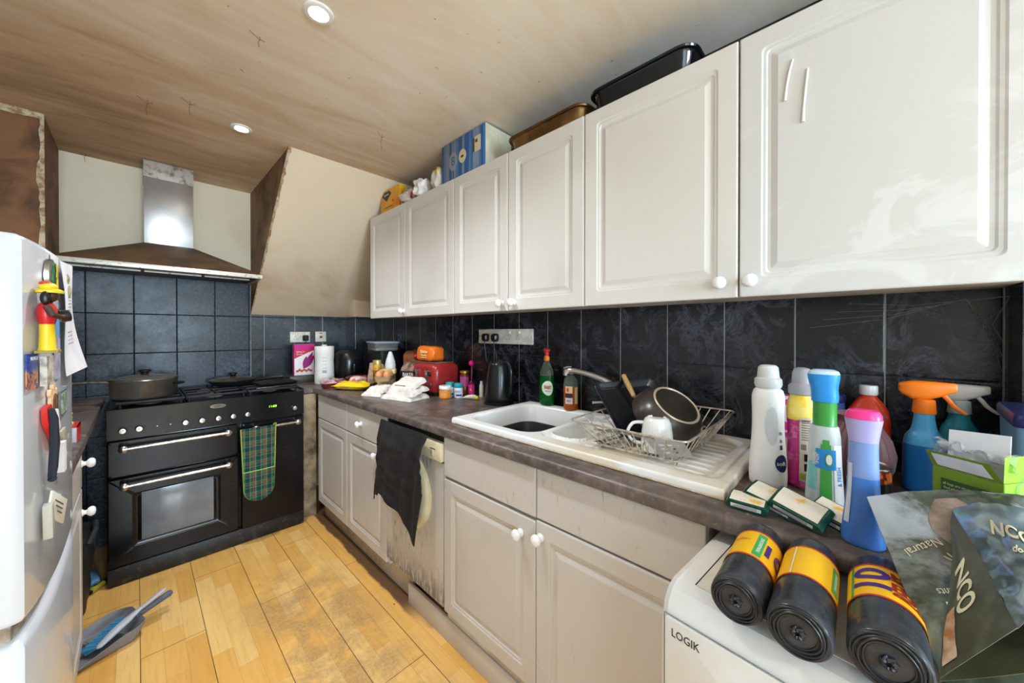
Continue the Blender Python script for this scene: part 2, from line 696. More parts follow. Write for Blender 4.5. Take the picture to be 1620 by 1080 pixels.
def floor_material():
    t = NT('worn_oak_planks')
    x, y, z = t.sep()
    v = t.comb(y, t.math('SUBTRACT', x, .005), 0)

    def brick(w, h, off, mort, vec):
        b = t.n('ShaderNodeTexBrick')
        b.offset = off
        b.offset_frequency = 2
        t.l(vec, b.inputs['Vector'])
        b.inputs['Scale'].default_value = 1
        b.inputs['Brick Width'].default_value = w
        b.inputs['Row Height'].default_value = h
        b.inputs['Mortar Size'].default_value = mort
        b.inputs['Mortar Smooth'].default_value = 0
        b.inputs['Bias'].default_value = 0
        b.inputs['Color1'].default_value = (0, 0, 0, 1)
        b.inputs['Color2'].default_value = (1, 1, 1, 1)
        return b
    st = brick(.31, .0667, .43, .0004, v)
    pk = brick(1.26, .2, .37, .0011, v)
    col = t.ramp(st.outputs['Color'], [(0.0, (232, 176, 90)), (.35, (238, 184, 98)), (.7, (243, 194, 110)), (1.0, (248, 206, 130))])
    gr = t.noise(5, 6, .7, 1.2, t.mapping((1.0, .14, 1)))
    fine = t.noise(70, 4, .7, .4, t.mapping((1.0, .06, 1)))
    col = t.mix(t.math('MULTIPLY', t.step(gr, .35, .75), .35), col, (190, 124, 52))
    col = t.mix(t.math('MULTIPLY', t.step(fine, .45, .75), .22), col, (150, 92, 40))
    # worn grey-brown traffic patches
    wx = t.math('SUBTRACT', 1.0, t.step(t.math('ABSOLUTE', t.math('SUBTRACT', x, .56)), .10, .34))
    wy = t.math('SUBTRACT', 1.0, t.step(t.math('ABSOLUTE', t.math('SUBTRACT', y, 1.55)), .35, 1.0))
    wear = t.math('MULTIPLY', wx, wy)
    wn_ = t.step(t.noise(4.5, 8, .72, .5), .36, .60)
    wf = t.math('MULTIPLY', t.math('MULTIPLY', wear, wn_), .66)
    mott = t.ramp(t.noise(90, 4, .7), [(.4, (150, 118, 80)), (.6, (190, 154, 104))])
    col = t.mix(wf, col, mott)
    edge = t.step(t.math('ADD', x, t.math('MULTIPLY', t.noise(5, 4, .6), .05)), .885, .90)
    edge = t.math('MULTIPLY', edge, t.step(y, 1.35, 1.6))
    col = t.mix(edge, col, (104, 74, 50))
    dirt = t.step(t.noise(3, 5, .6, .3), .62, .75)
    col = t.mix(t.math('MULTIPLY', dirt, .25), col, (120, 80, 44))
    spk = t.step(t.noise(24, 2, .5), .76, .79)
    col = t.mix(t.math('MULTIPLY', spk, .8), col, (70, 44, 26))
    col = t.mix(t.math('MULTIPLY', st.outputs['Fac'], .55), col, (150, 96, 44))
    col = t.mix(pk.outputs['Fac'], col, (52, 32, 18))
    t.out(col, t.math('ADD', .34, t.math('MULTIPLY', wf, .35)))
    t.bump(t.math('SUBTRACT', 1.0, pk.outputs['Fac']), .5, .002)
    return t.m


M_floor = floor_material()


def scuffed(name, base, dark, streak=.5, vert=True, rough=.32, lo=.56, zlow=None):
    t = NT(name)
    sc = (1, 1, .22) if vert else (1, 1, 1)
    n1 = t.noise(60, 8, .8, .5, t.mapping(sc))
    n2 = t.noise(3.2, 4, .6)
    f = t.math('MULTIPLY', t.step(n1, lo, lo + .10), t.step(n2, .42, .66))
    if zlow:
        f = t.math('MAXIMUM', f, t.math('MULTIPLY', t.step(n1, lo - .10, lo + .04), t.step(t.math('ADD', t.sep()[2], t.math('MULTIPLY', n2, .2)), zlow + .1, zlow - .08)))
    col = t.mix(t.math('MULTIPLY', f, streak), base, dark)
    soft = t.noise(2.3, 4, .6)
    col = t.mix(t.math('MULTIPLY', t.step(soft, .5, .8), .14), col, (150, 130, 106))
    t.out(col, rough)
    t.bump(t.noise(30, 3), .04, .002)
    return t.m


M_wallcab = scuffed('white_wall_cupboard_paint', (222, 218, 212), (180, 165, 145), .12, True, .34)
def smeared():
    t = NT('white_paint_with_cleaning_smears')
    n1 = t.noise(4.5, 5, .6, 1.6, t.mapping((1, 1, 1.5)))
    n2 = t.noise(1.6, 2, .5)
    f = t.math('MULTIPLY', t.step(n1, .52, .62), t.step(n2, .42, .55))
    t.out(t.mix(t.math('MULTIPLY', f, .40), (214, 212, 209), (236, 237, 236)), .34)
    return t.m


M_smear = smeared()
M_basecab = scuffed('scuffed_grey_white_paint', (208, 203, 198), (70, 62, 60), .65, True, .34, .58, .15)
M_panel = scuffed('badly_scuffed_white_panel', (210, 204, 197), (62, 54, 52), .9, True, .4, .50, .30)
M_carcass = mat('cabinet_board', (222, 212, 198), .5, c2=(196, 182, 160), ns=6)
M_porcelain = mat('white_porcelain_knob', (246, 246, 246), .08, coat=.6)
M_dark = mat('shadow_gap_black', (22, 20, 20), .7)


def worktop_material():
    t = NT('dark_stone_worktop')
    n1 = t.noise(16, 7, .7, .6)
    col = t.ramp(n1, [(.3, (56, 49, 48)), (.5, (90, 80, 75)), (.68, (128, 112, 104))])
    n2 = t.noise(2.4, 4, .6, .4)
    col = t.mix(t.math('MULTIPLY', t.step(n2, .45, .72), .35), col, (124, 104, 86))
    sp = t.step(t.noise(75, 2, .5), .68, .74)
    col = t.mix(t.math('MULTIPLY', sp, .5), col, (172, 156, 138))
    t.out(col, t.math('ADD', .26, t.math('MULTIPLY', n2, .22)))
    t.bump(n1, .08, .002)
    return t.m


M_wt = worktop_material()
M_steel = mat('brushed_steel', (196, 194, 190), .28, 1.0, c2=(150, 148, 144), ns=60, st=(1, 1, .05))
M_chrome = mat('chrome', (225, 225, 225), .07, 1.0)
M_enamel = mat('black_enamel', (11, 11, 13), .20, c2=(22, 22, 25), ns=7, nd=6)
M_enamel.node_tree.nodes['Principled BSDF'].inputs['Specular IOR Level'].default_value = .35
M_black = mat('black_plastic', (18, 18, 19), .35)
M_iron = mat('cast_iron', (24, 25, 28), .55, bump=.2)
# ================================================================ THE ROOM
XW, YB, ZC = 1.494, 3.308, 2.35
XL, YR = -0.78, -4.6
struct('floor', B().box(XL - .1, YR - .1, -.06, XW + .1, YB + .1, 0), M_floor)
struct('ceiling', B().box(XL - .1, YR - .1, ZC, XW + .1, YB + .1, ZC + .06), M_ceil)
wr = struct('wall_right', B().box(XW, -.27, 0, XW + .1, YB + .1, ZC), M_mould)
struct('tile_panel', B().box(XW - .008, -.262, .88, XW, YB, 1.45), M_tile_r, wr)
wb = struct('wall_back', B().box(XL, YB, 0, XW, YB + .1, ZC), M_cream)
struct('tile_panel', B().box(-.305, YB - .008, 0, .597, YB, 1.705), M_tile_b, wb)
struct('tile_panel', B().box(.6, YB - .008, .88, XW - .008, YB, 1.438), M_tile_c, wb)
b = B().box(XL - .1, YR, 0, XL, -2.55, ZC).box(XL - .1, -.95, 0, XL, YB, ZC)
b.box(XL - .1, -2.55, 0, XL, -.95, .82).box(XL - .1, -2.55, 2.08, XL, -.95, ZC)
struct('wall_left', b, M_rear)

# chimney pier left of the cooker alcove, browned by smoke, with a torn plaster edge
pier = struct('wall_pier', B().box(XL, 2.82, 0, -.308, YB, ZC), M_brown)
b = B()
rs = []
for i in range(40):
    z = 1.3 + i * (ZC - .001 - 1.3) / 39
    w1 = .010 + .010 * abs(fnoise((0, 0, z), 9, 3)) * 2
    w2 = .008 + .010 * abs(fnoise((0, 0, z), 13, 8)) * 2
    c = Vector((-.308, 2.82, z))
    rs.append([c + Vector((.003, -.004, 0)), c + Vector((.0025, w1, 0)), c + Vector((-.002, w1, 0)), c + Vector((-w2, .003, 0)), c + Vector((-w2, -.003, 0))])
b.rings(rs)
struct('torn_edge', b, M_torn, pier)
b = B()


def band(u, v):
    x = XL + u * (-.312 - XL)
    return (x, 2.8195 - .004 - .002 * fnoise((x, 0, v), 20), ZC - .001 - v * (.035 + .012 * fnoise((x, 0, 0), 14, 5)))


b.grid(band, 50, 4, 0, .004)
struct('torn_band', b, M_torn, pier)

# sloping underside of the stairs over the corner
b = B()
YS = 2.31
A = [(.600, YS, ZC), (.600, YB, ZC), (.600, YB, 1.437)]
C = [(XW, YS, ZC), (XW, YB, ZC), (XW, YB, 1.437)]
b.add(A + C, [[0, 3, 5, 2]], 0)
b.add(A + C, [[0, 1, 2], [3, 5, 4], [0, 3, 4, 1], [1, 4, 5, 2]], 1)
bulk = struct('wall_bulkhead', b, [M_slope, M_brown2])
b = B()
rs = []
for i in range(50):
    k = i / 49
    p = Vector((.600, YS + (YB - YS) * k, ZC + (1.437 - ZC) * k))
    a1 = (.006 + .016 * abs(fnoise((k, 0, 0), 26, 2))) * (1.25 - k)
    a2 = (.005 + .012 * abs(fnoise((k, 0, 0), 31, 9))) * (1.25 - k)
    t_ = Vector((0, YB - YS, 1.437 - ZC)).normalized()
    nrm = Vector((0, -t_.z, t_.y)) * -1
    rs.append([p + nrm * .003 + Vector((-.003, 0, 0)), p + Vector((a1, 0, 0)) + nrm * .002, p + Vector((a1, 0, 0)) - nrm * .003, p - nrm * a2 + Vector((.001, 0, 0)), p - nrm * a2 - Vector((.002, 0, 0))])
b.rings(rs)
struct('torn_edge', b, M_torn, bulk)
# boxed pipe in the corner under the slope
pb = struct('wall_boxing', B().box(1.30, 3.13, 1.437, XW, YB, 1.58, 0, .004), M_slope)
struct('tile_panel', B().box(1.30, 3.13, .9, XW - .008, YB - .008, 1.437), M_tile_c, pb)

# end of the right wall beside the last cupboard
wp = struct('wall_near', B().box(1.36, -.52, 0, XW + .1, -.27, ZC), M_mould)
struct('tile_panel', B().box(1.36, -.27, .88, XW - .008, -.262, 1.45), M_tile_c, wp)
struct('wall_right_rear', B().box(XW, YR, 0, XW + .1, -.52, ZC), M_rear)
# glazed rear wall behind the camera, with the daylight outside it
b = B()
b.box(XL, YR - .1, 0, -.75, YR, ZC).box(.80, YR - .1, 0, XW, YR, ZC).box(-.75, YR - .1, 1.92, .80, YR, ZC).box(-.75, YR - .1, 0, .80, YR, .88)
struct('wall_rear', b, M_rear)
M_pvc = mat('white_upvc', (240, 240, 240), .3)
b = B()
for x0, x1 in ((-.75, -.70), (-.10, .15), (.75, .80)):
    b.box(x0, YR - .08, .88, x1, YR - .02, 1.92, 0, .004)
for z0, z1 in ((.88, .93), (1.87, 1.92)):
    b.box(-.75, YR - .079, z0, .80, YR - .021, z1, 0, .004)
w1 = struct('window_1', b, M_pvc)
t = NT('window_pane')
tr = t.n('ShaderNodeBsdfTransparent')
gl = t.n('ShaderNodeBsdfGlossy')
gl.inputs['Roughness'].default_value = 0
mx = t.n('ShaderNodeMixShader')
mx.inputs[0].default_value = .06
t.l(tr.outputs[0], mx.inputs[1])
t.l(gl.outputs[0], mx.inputs[2])
t.l(mx.outputs[0], t.t.nodes['Material Output'].inputs[0])
struct('pane', B().box(-.71, YR - .055, .92, -.09, YR - .049, 1.88), t.m, w1)
struct('pane', B().box(.14, YR - .055, .92, .76, YR - .049, 1.88), t.m, w1)
b = B()
for y0, y1 in ((-2.55, -2.50), (-1.78, -1.72), (-1.0, -.95)):
    b.box(XL - .08, y0, .82, XL - .02, y1, 2.08, 0, .004)
for z0, z1 in ((.82, .87), (2.03, 2.08)):
    b.box(XL - .079, -2.55, z0, XL - .021, -.95, z1, 0, .004)
w2 = struct('added_fill_window', b, M_pvc)  # unseen side window, added to let in fill light
struct('pane', B().box(XL - .055, -2.51, .86, XL - .049, -.99, 2.04), t.m, w2)

# recessed spots in the ceiling
M_bulb = mat('lit_bulb', (255, 244, 225), .3, emit=60)
for i, (lx, ly) in enumerate(SPOTS[:2]):
    r = thing('ceiling_spotlight', ('round recessed ceiling spotlight above the cooker end, lit', 'round recessed ceiling spotlight nearer the camera, lit, at the top edge')[i], 'light', (lx, ly, ZC), 0, 'recessed ceiling spotlights')
    B().lathe([(.045, 0), (.045, -.004), (.040, -.007), (.030, -.006), (.029, -.001), (.029, 0)], seg=32).build('bezel', M_pvc, r)
    B().lathe([(.028, -.0015), (.027, -.004), (0, -.006)], seg=24).build('bulb', M_bulb, r)


# ================================================================ CUPBOARDS
PANEL = [(0, .019, .002), (0, .004, .002), (.001, .0015, .003), (.004, 0, .004), (.050, 0, .012), (.054, .0028, .013), (.060, .0034, .012),
         (.064, .0064, .010), (.071, .0068, .006), (.086, .0016, .003), (.093, .0016, .002)]


def knob(x, z, parent, y=0.0, name='knob', mt=None, r=.0185):
    k = r / .0185
    p = [(.008 * k, .0), (.0135 * k, -.001), (.0135 * k, -.004), (.0085 * k, -.007), (.008 * k, -.013), (.013 * k, -.016), (.0175 * k, -.021), (.0185 * k, -.026), (.0165 * k, -.032), (.011 * k, -.0365), (0, -.038)]
    return B().lathe([(a, -b_) for a, b_ in p], (x, y, z), (0, -1, 0), 24).build(name, mt or M_porcelain, parent)


def door(parent, x0, x1, z0, z1, m, kn=None, name='door', rings=PANEL, y=0.0, gap=.0018):
    b = B().nested(x0 + gap, z0, x1 - gap, z1, [(i, yy + y, r) for i, yy, r in rings], 0, 4)
    o = b.build(name, m, parent, ang=12)
    if kn:
        knob(kn[0], kn[1], o, y)
    return o


def drawer_front(parent, x0, x1, z0, z1, m, kn=None, name='drawer_front', y=0.0):
    b = B().nested(x0 + .0018, z0, x1 - .0018, z1, [(0, .019 + y, .002), (0, .004 + y, .003), (.001, .0015 + y, .003), (.004, y, .004), (.012, y, .004)], 0, 3)
    o = b.build(name, m, parent, ang=12)
    if kn:
        knob(kn[0], kn[1], o, y)
    return o


FACE_R = -PI / 2
WC = [(2.527, [.486, .5], 'white double wall cupboard at the far end over the toaster', [(.47, .035), (None, 0)]),
      (1.541, [.4, .4], 'white double wall cupboard with narrow doors over the kettle', [(.362, .035), (.438, .035)]),
      (.741, [.5, .5], 'large white double wall cupboard over the dish rack, nearest the camera', [(.458, .042), (.531, .042)])]
for Y0, ws, lab, kn in WC:
    r = thing('wall_cupboard', lab, 'cupboard', (1.167, Y0, 1.4016), FACE_R, 'white wall cupboards')
    W = sum(ws)
    b = B()
    b.box(.001, .021, .012, .018, XW - .010 - 1.167, .714).box(W - .018, .021, .012, W - .001, XW - .010 - 1.167, .714)
    b.box(.018, .021, .012, W - .018, XW - .010 - 1.167, .030).box(.018, .021, .696, W - .018, XW - .010 - 1.167, .714)
    b.box(.018, .30, .030, W - .018, .306, .696)
    b.build('carcass', M_carcass, r)
    x = 0
    for w, k in zip(ws, kn):
        door(r, x, x + w, 0, .715, M_smear if (Y0 < 1 and x > .3) else M_wallcab, k if k[0] else None)
        x += w
# cleaning-fluid runs on the nearest door
dr_ = [o for o in r.children if o.name.startswith('door')][-1]
for pts in (((.618, .600), (.611, .572), (.605, .535), (.602, .500)), ((.648, .562), (.644, .52), (.640, .47), (.6385, .432))):
    b = B().tube([(x, .0006, z) for x, z in pts], [.0028, .0034, .003, .0040], 8)
    b.build('dried_run', M_wallcab, dr_)


# ---- base units, right run
r = thing('base_unit', 'scuffed white base unit with two drawers and two doors beside the cooker', 'cupboard', (.888, 2.745, 0), FACE_R, 'white base units on the right')
BASE_D = .57
BASES = [r]


def base_carcass(r, W, gap=None):
    b = B()
    b.box(.001, .021, .10, .018, BASE_D, .868).box(W - .018, .021, .10, W - .001, BASE_D, .868)
    b.box(.018, .021, .10, W - .018, BASE_D, .118).box(.018, .55, .118, W - .018, BASE_D, .868).box(.018, .021, .83, W - .018, .04, .868)
    return b.build('carcass', M_carcass, r)


base_carcass(r, 1.0)
drawer_front(r, 0, .5, .704, .866, M_basecab)
drawer_front(r, .5, 1.0, .704, .866, M_basecab, (.705, .781))
door(r, 0, .5, .116, .698, M_basecab)
door(r, .5, 1.0, .116, .698, M_basecab, (.905, .649))
r = thing('base_unit', 'white sink base unit with two panelled doors below blank drawer fronts', 'cupboard', (.888, 1.2445, 0), FACE_R, 'white base units on the right')
b = B()
b.box(.001, .021, .10, .018, BASE_D, .868).box(.982, .021, .10, .999, BASE_D, .868).box(.018, .021, .10, .982, BASE_D, .118)
b.box(.018, .021, .66, .982, .036, .70)
b.build('carcass', M_carcass, r)
drawer_front(r, 0, .5, .706, .866, M_basecab)
drawer_front(r, .5, 1.0, .706, .866, M_basecab, y=.003)
door(r, 0, .5, .140, .694, M_basecab, (.437, .637))
door(r, .5, 1.0, .140, .700, M_basecab, (.522, .653))
# plinths
b = B().box(.93, 1.557, 0, .945, 2.744, .0985, 0, .002)
tag(b.build('plinth', scuffed('dirty_beige_plinth', (196, 178, 152), (90, 70, 54), .7, False, .5, .45)), 'dirty beige plinth board set back under the far base unit', 'plinth', 'plinth boards')
b = B().box(.903, .262, 0, .918, 1.555, .0985, 0, .002)
tag(b.build('plinth', scuffed('speckled_grey_plinth', (206, 200, 194), (100, 92, 88), .6, False, .4, .56)), 'pale grey scuffed plinth board under the sink unit', 'plinth', 'plinth boards')
# filler between cooker and base unit
b = B().box(.808, 2.79, 0, .888, 2.806, .868)
tag(b.build('filler_panel', mat('grimy_filler', (170, 148, 118), .6, c2=(84, 66, 50), ns=9, nd=6, nr=(.35, .6))), 'grimy beige filler panel between the range cooker and the base unit', 'panel')

# ---- worktop on the right with its cut-out for the sink
SK = dict(x0=.944, x1=1.462, y0=.222, y1=1.262)
b = B()
fx = .868


def wt_piece(b, x0, y0, x1, y1, front=True):
    if front:
        prof = [(x1, .874), (x0 + .006, .874), (x0, .880), (x0, .900), (x0 + .004, .908), (x0 + .012, .912), (x1, .912)]
        b.rings([[Vector((px, y0, pz)) for px, pz in prof], [Vector((px, y1, pz)) for px, pz in prof]])
    else:
        b.box(x0, y0, .874, x1, y1, .912)


cx0, cx1, cy0, cy1 = SK['x0'] + .03, SK['x1'] - .03, SK['y0'] + .03, SK['y1'] - .03
wt_piece(b, fx, -.53, cx0, cy0)
wt_piece(b, fx, cy0, cx0, cy1)
wt_piece(b, fx, cy1, cx0, YB - .52)
b.box(cx0, -.26, .874, XW - .010, cy0, .912)
b.box(cx0, -.53, .874, 1.358, -.26, .912)
b.box(cx1, cy0, .874, XW - .010, cy1, .912)
b.box(cx0, cy1, .874, XW - .010, YB - .52, .912)
b.box(.81, YB - .52, .874, XW - .010, 3.13, .912)
b.box(.81, 3.13, .874, 1.298, YB - .010, .912)
o = b.build('worktop', M_wt)
tag(o, 'long dark stone-effect worktop along the right wall holding the sink', 'worktop')
# raised black ledge in the corner behind the cooker
b = B().box(.80, 3.08, .9125, 1.05, YB - .010, .968, 0, .003)
tag(b.build('corner_ledge', mat('dark_ledge', (50, 44, 42), .4, c2=(74, 64, 58), ns=14)), 'raised dark ledge on the worktop in the far corner, under the magenta box', 'shelf')

# ---- left unit and worktop
r = thing('base_unit', 'white base unit left of the cooker, mostly hidden by the fridge', 'cupboard', (-.150, 1.57, 0), PI / 2)
W = .60
b = B()
b.box(.001, .021, .10, .018, .60, .868).box(W - .018, .021, .10, W - .001, .60, .868).box(.018, .021, .10, W - .018, .60, .118).box(.018, .021, .83, W - .018, .04, .868)
b.build('carcass', M_carcass, r)
drawer_front(r, 0, W, .704, .866, M_basecab, (.565, .800))
d = door(r, 0, W, .10, .698, M_basecab, (.565, .612))
b = B().box(XL + .002, 1.57, .874, -.135, 2.818, .912, 0, .004).box(-.300, 2.818, .874, -.135, YB - .010, .912, 0, .004)
tag(b.build('worktop', M_wt), 'short dark worktop between the fridge and the cooker', 'worktop')
b = B().box(XL + .002, 2.30, 0, -.20, 2.316, .872)  # black sheet stands in for the dark depth of the gap
tag(b.build('side_panel', M_dark), 'black sheet added as the shade in the gap under the left worktop', 'panel')
# ================================================================ SOFT SHAPES
def sack(b, c, w, d, h, seed=0, amp=.08, e=.55, m=0, nu=36, nv=20, rot=0, fr=3.0, tilt=(0, 0)):
    """crumpled soft package: rounded block with creases, resting on z = c.z."""
    Mz = Matrix.Rotation(rot, 3, 'Z') @ Matrix.Rotation(tilt[0], 3, 'X') @ Matrix.Rotation(tilt[1], 3, 'Y')
    rs = []
    for i in range(nv + 1):
        ph = -PI / 2 + PI * i / nv
        row = []
        for k in range(nu):
            th = 2 * PI * k / nu
            cp, sp, ct, st_ = math.cos(ph), math.sin(ph), math.cos(th), math.sin(th)
            f = lambda q, ee: math.copysign(abs(q) ** ee, q)
            p = Vector((w / 2 * f(cp, e) * f(ct, e), d / 2 * f(cp, e) * f(st_, e), h / 2 * f(sp, e)))
            n = Vector((p.x / w, p.y / d, p.z / h))
            a = fnoise(n, fr, seed) + .5 * abs(fnoise(n, fr * 2.3, seed + 9)) + .25 * fnoise(n, fr * 5, seed + 4)
            q = 1 + amp * a * 2
            p = Vector((p.x * q, p.y * q, p.z * (1 + amp * a * 2.5)))
            p.z = max(p.z, -h / 2)
            row.append(Mz @ p + Vector(c) + Vector((0, 0, h / 2)))
        rs.append(row)
    return b.rings(rs, m)


def flatpack(b, w, l, h, seed=0, m=0, M=None, crimp=.012, amp=.12, nu=22, nv=30):
    """pillow packet with pinched crimped ends, w along x, l along y."""
    def side(sgn):
        def fn(u, v):
            x, y = (u - .5) * w, (v - .5) * l
            ed = max(0, min(v, 1 - v) - crimp / l) / (.5 - crimp / l)
            k = (max(0.0, 1 - (2 * u - 1) ** 2) ** .5) * (min(1, ed * 2.6) ** .55 if ed > 0 else 0)
            z = sgn * h / 2 * k * (1 + amp * 2 * fnoise((u, v, sgn), 3.2, seed)) + .0004 * sgn
            z += h * amp * .55 * fnoise((u, v, 0), 6, seed + 3) * (.3 + k)
            if ed <= 0:
                z += .0008 * math.sin(u * 60)
            x *= 1 - .05 * k
            p = Vector((x, y, max(.0006, z + h / 2)))
            return M @ p if M is not None else p
        return fn
    b.grid(side(1), nu, nv, m)
    b.grid(side(-1), nu, nv, m)
    return b


# ================================================================ RANGE COOKER
ck = thing('range_cooker', 'black range cooker with steel handles, three doors and a row of knobs', 'cooker', (-.108, 2.72, 0))
W = .897
b = B()
b.box(0, .022, .095, W, .575, .880, 0, .002)
b.box(.004, .03, .0, W - .004, .56, .095)
b.build('body', M_enamel, ck)
M_grime = mat('grimy_black_plinth', (26, 26, 29), .45, c2=(70, 66, 64), ns=30, nd=6, nr=(.55, .72))
b = B().box(.0, .006, .002, W, .03, .093, 0, .003)
b.build('plinth', M_grime, ck)
b = B()
b.prism([(0, .752), (0, .906), (.010, .906), (.022, .752)], 0, W, 0, Matrix(((0, 0, 1, 0), (1, 0, 0, .0), (0, 1, 0, 0), (0, 0, 0, 1))))
b.box(0, .010, .752, W, .05, .890)
b.build('control_panel', M_enamel, ck)
# oval badge
pnl = [o for o in ck.children if o.name.startswith('control_panel')][0]
M_white_ink = mat('white_print', (235, 235, 235), .5)
b = B()
b.rings([[Vector((.440 + x, .0032, .868 + z)) for x, z in ell(.037, .012, 40)], [Vector((.440 + x, -.0005, .868 + z)) for x, z in ell(.036, .011, 40)]], 0)
b.rings([[Vector((.440 + x, -.0006, .868 + z)) for x, z in ell(.033, .0085, 40)], [Vector((.440 + x, -.0009, .868 + z)) for x, z in ell(.033, .0085, 40)]], 1)
b.text('RANGEMASTER', .0095, (.440, -.0012, .868), (1, 0, 0), (0, 0, 1), 0, fit=.056)
b.build('badge', [M_chrome, M_black], pnl)
M_led = mat('green_clock_digits', (150, 255, 40), .5, emit=3)
b = B().box(.668, .0005, .806, .770, .004, .842, 0, .001)
b.text('11:03', .019, (.716, .0002, .826), (1, 0, 0), (0, 0, 1), 1, fit=.040)
for k in range(5):
    b.text('oooo'[k % 4], .006, (.684 + .017 * k, .0002, .810), (1, 0, 0), (0, 0, 1), 2)
b.build('clock_display', [M_black, M_led, mat('dim_print', (120, 120, 118), .5)], pnl)
M_knob = mat('satin_knob', (205, 203, 198), .22, 1.0)
KX = [.055, .115, .296, .367, .440, .510, .581, .838]
for i, kx in enumerate(KX):
    yb = .010 - .0
    y0 = .0065
    rr = .030 if i in (0, 7) else .022
    b = B()
    b.lathe([(rr, 0), (rr, .002), (rr - .003, .003), (rr - .0035, .002), (rr - .0035, 0)], (kx, y0, .798), (0, -1, 0), 32)
    b.lathe([(.0165, 0), (.0165, .006), (.0145, .016), (.0135, .026), (.012, .028), (0, .029)], (kx, y0, .798), (0, -1, 0), 28)
    b.obox((kx, y0 - .027, .805), (.004, .010, .018), (0, R(12 * ((i * 7) % 5 - 2)), 0), 0, .0015)
    for a in range(0, 300, 30):
        an = R(a + 120)
        b.obox((kx + math.cos(an) * (rr + .003), y0 + .0008, .798 + math.sin(an) * (rr + .003)), (.002, .0012, .002), (0, 0, 0), 0)
    b.build('knob', M_knob, pnl)
for kx in (.183, .235):
    b = B().lathe([(.0075, 0), (.0075, .003), (.005, .006), (0, .007)], (kx, .0065, .798), (0, -1, 0), 20)
    b.build('button', M_porcelain, pnl)
for kx, zz in ((.095, .838), (.148, .846), (.062, .840)):
    b = B().lathe([(.0032, 0), (.0032, .0015), (0, .002)], (kx, .0045, zz), (0, -1, 0), 14)
    b.build('indicator_light', mat('red_indicator', (190, 40, 30), .3), pnl)


def bar_handle(parent, x0, x1, z, y=0.0):
    b = B()
    b.cyl((x0 + .012, y - .046, z), (x1 - .012, y - .046, z), .0085, seg=18)
    for x in (x0, x1):
        s_ = 1 if x == x0 else -1
        b.lathe([(.009, -.01), (.0095, .02), (.0125, .030), (.018, .036), (.019, .044), (.017, .052), (.010, .057), (0, .058)], (x, y, z), (0, -1, 0), 24)
        b.cyl((x, y - .046, z), (x + s_ * .014, y - .046, z), .0125, .0115, 18)
    return b.build('handle', M_steel, parent)


b = B().nested(.003, .560, .535, .744, [(0, .022, .004), (0, .004, .004), (.003, 0, .006), (.012, 0, .004)], 0, 4)
g = b.build('grill_door', M_enamel, ck)
bar_handle(g, .058, .482, .709)
b = B().nested(.003, .100, .535, .550, [(0, .022, .004), (0, .004, .004), (.003, 0, .006), (.085, 0, .012), (.088, .003, .012), (.104, .0036, .010), (.106, .002, .008)], 0, 4)
g = b.build('oven_door', M_enamel, ck)
bar_handle(g, .060, .485, .518)
M_glass_d = mat('grey_oven_glass', (122, 126, 132), .16, c2=(98, 102, 108), ns=3, coat=.5)
B().box(.122, -.0005, .208, .418, .0032, .459, 0, .0008).build('oven_window', M_glass_d, g)
b = B().nested(.553, .090, .895, .740, [(0, .022, .004), (0, .004, .004), (.003, 0, .006), (.012, 0, .004)], 0, 4)
g = b.build('tall_oven_door', M_enamel, ck)
bar_handle(g, .619, .851, .709)
# hob
b = B()
b.box(-.002, .008, .880, W + .002, .575, .906, 0, .005)
b.box(.0, .548, .906, W, .575, .925, 0, .004)
hob = b.build('hob', M_enamel, ck)
M_burn = mat('burner_grey', (120, 116, 110), .5, c2=(80, 74, 70), ns=20)
for bx, by, br in ((.155, .16, .042), (.150, .42, .034), (.440, .17, .034), (.445, .42, .050), (.735, .17, .034), (.735, .42, .042)):
    b = B()
    b.lathe([(br * 1.25, 0), (br * 1.25, .004), (br, .008), (br, .014), (br * .94, .018), (br * .3, .020), (0, .020)], (bx, by, .906), seg=28)
    b.build('burner', M_burn, ck)


def grate(x0, x1, y0, y1, cs):
    b = B()
    z0, z1 = .928, .938
    for y in (y0, y1):
        b.box(x0, y - .006, z0 - .004, x1, y + .006, z1, 0, .003)
    for x in (x0, x1):
        b.box(x - .006, y0, z0 - .004, x + .006, y1, z1, 0, .003)
    ym = (y0 + y1) / 2
    b.box(x0, ym - .005, z0, x1, ym + .005, z1, 0, .003)
    for cx, cy in cs:
        for a in range(4):
            d = Vector((math.cos(a * PI / 2), math.sin(a * PI / 2)))
            p0, p1 = Vector((cx, cy)) + d * .022, Vector((cx, cy)) + d * .125
            p1.x = min(max(p1.x, x0), x1)
            p1.y = min(max(p1.y, y0), y1)
            b.box(min(p0.x, p1.x) - .004, min(p0.y, p1.y) - .004, z0, max(p0.x, p1.x) + .004, max(p0.y, p1.y) + .004, z1 + .002, 0, .002)
    for x in (x0 + .01, x1 - .01):
        for y in (y0 + .01, y1 - .01):
            b.cyl((x, y, .9055), (x, y, z0), .007, seg=10)
    return b.build('pan_support', M_iron, ck)


grate(.035, .292, .045, .535, [(.155, .16), (.150, .42)])
grate(.308, .582, .045, .535, [(.440, .17), (.445, .42)])
grate(.598, .872, .045, .535, [(.735, .17), (.735, .42)])
HOBZ = .941

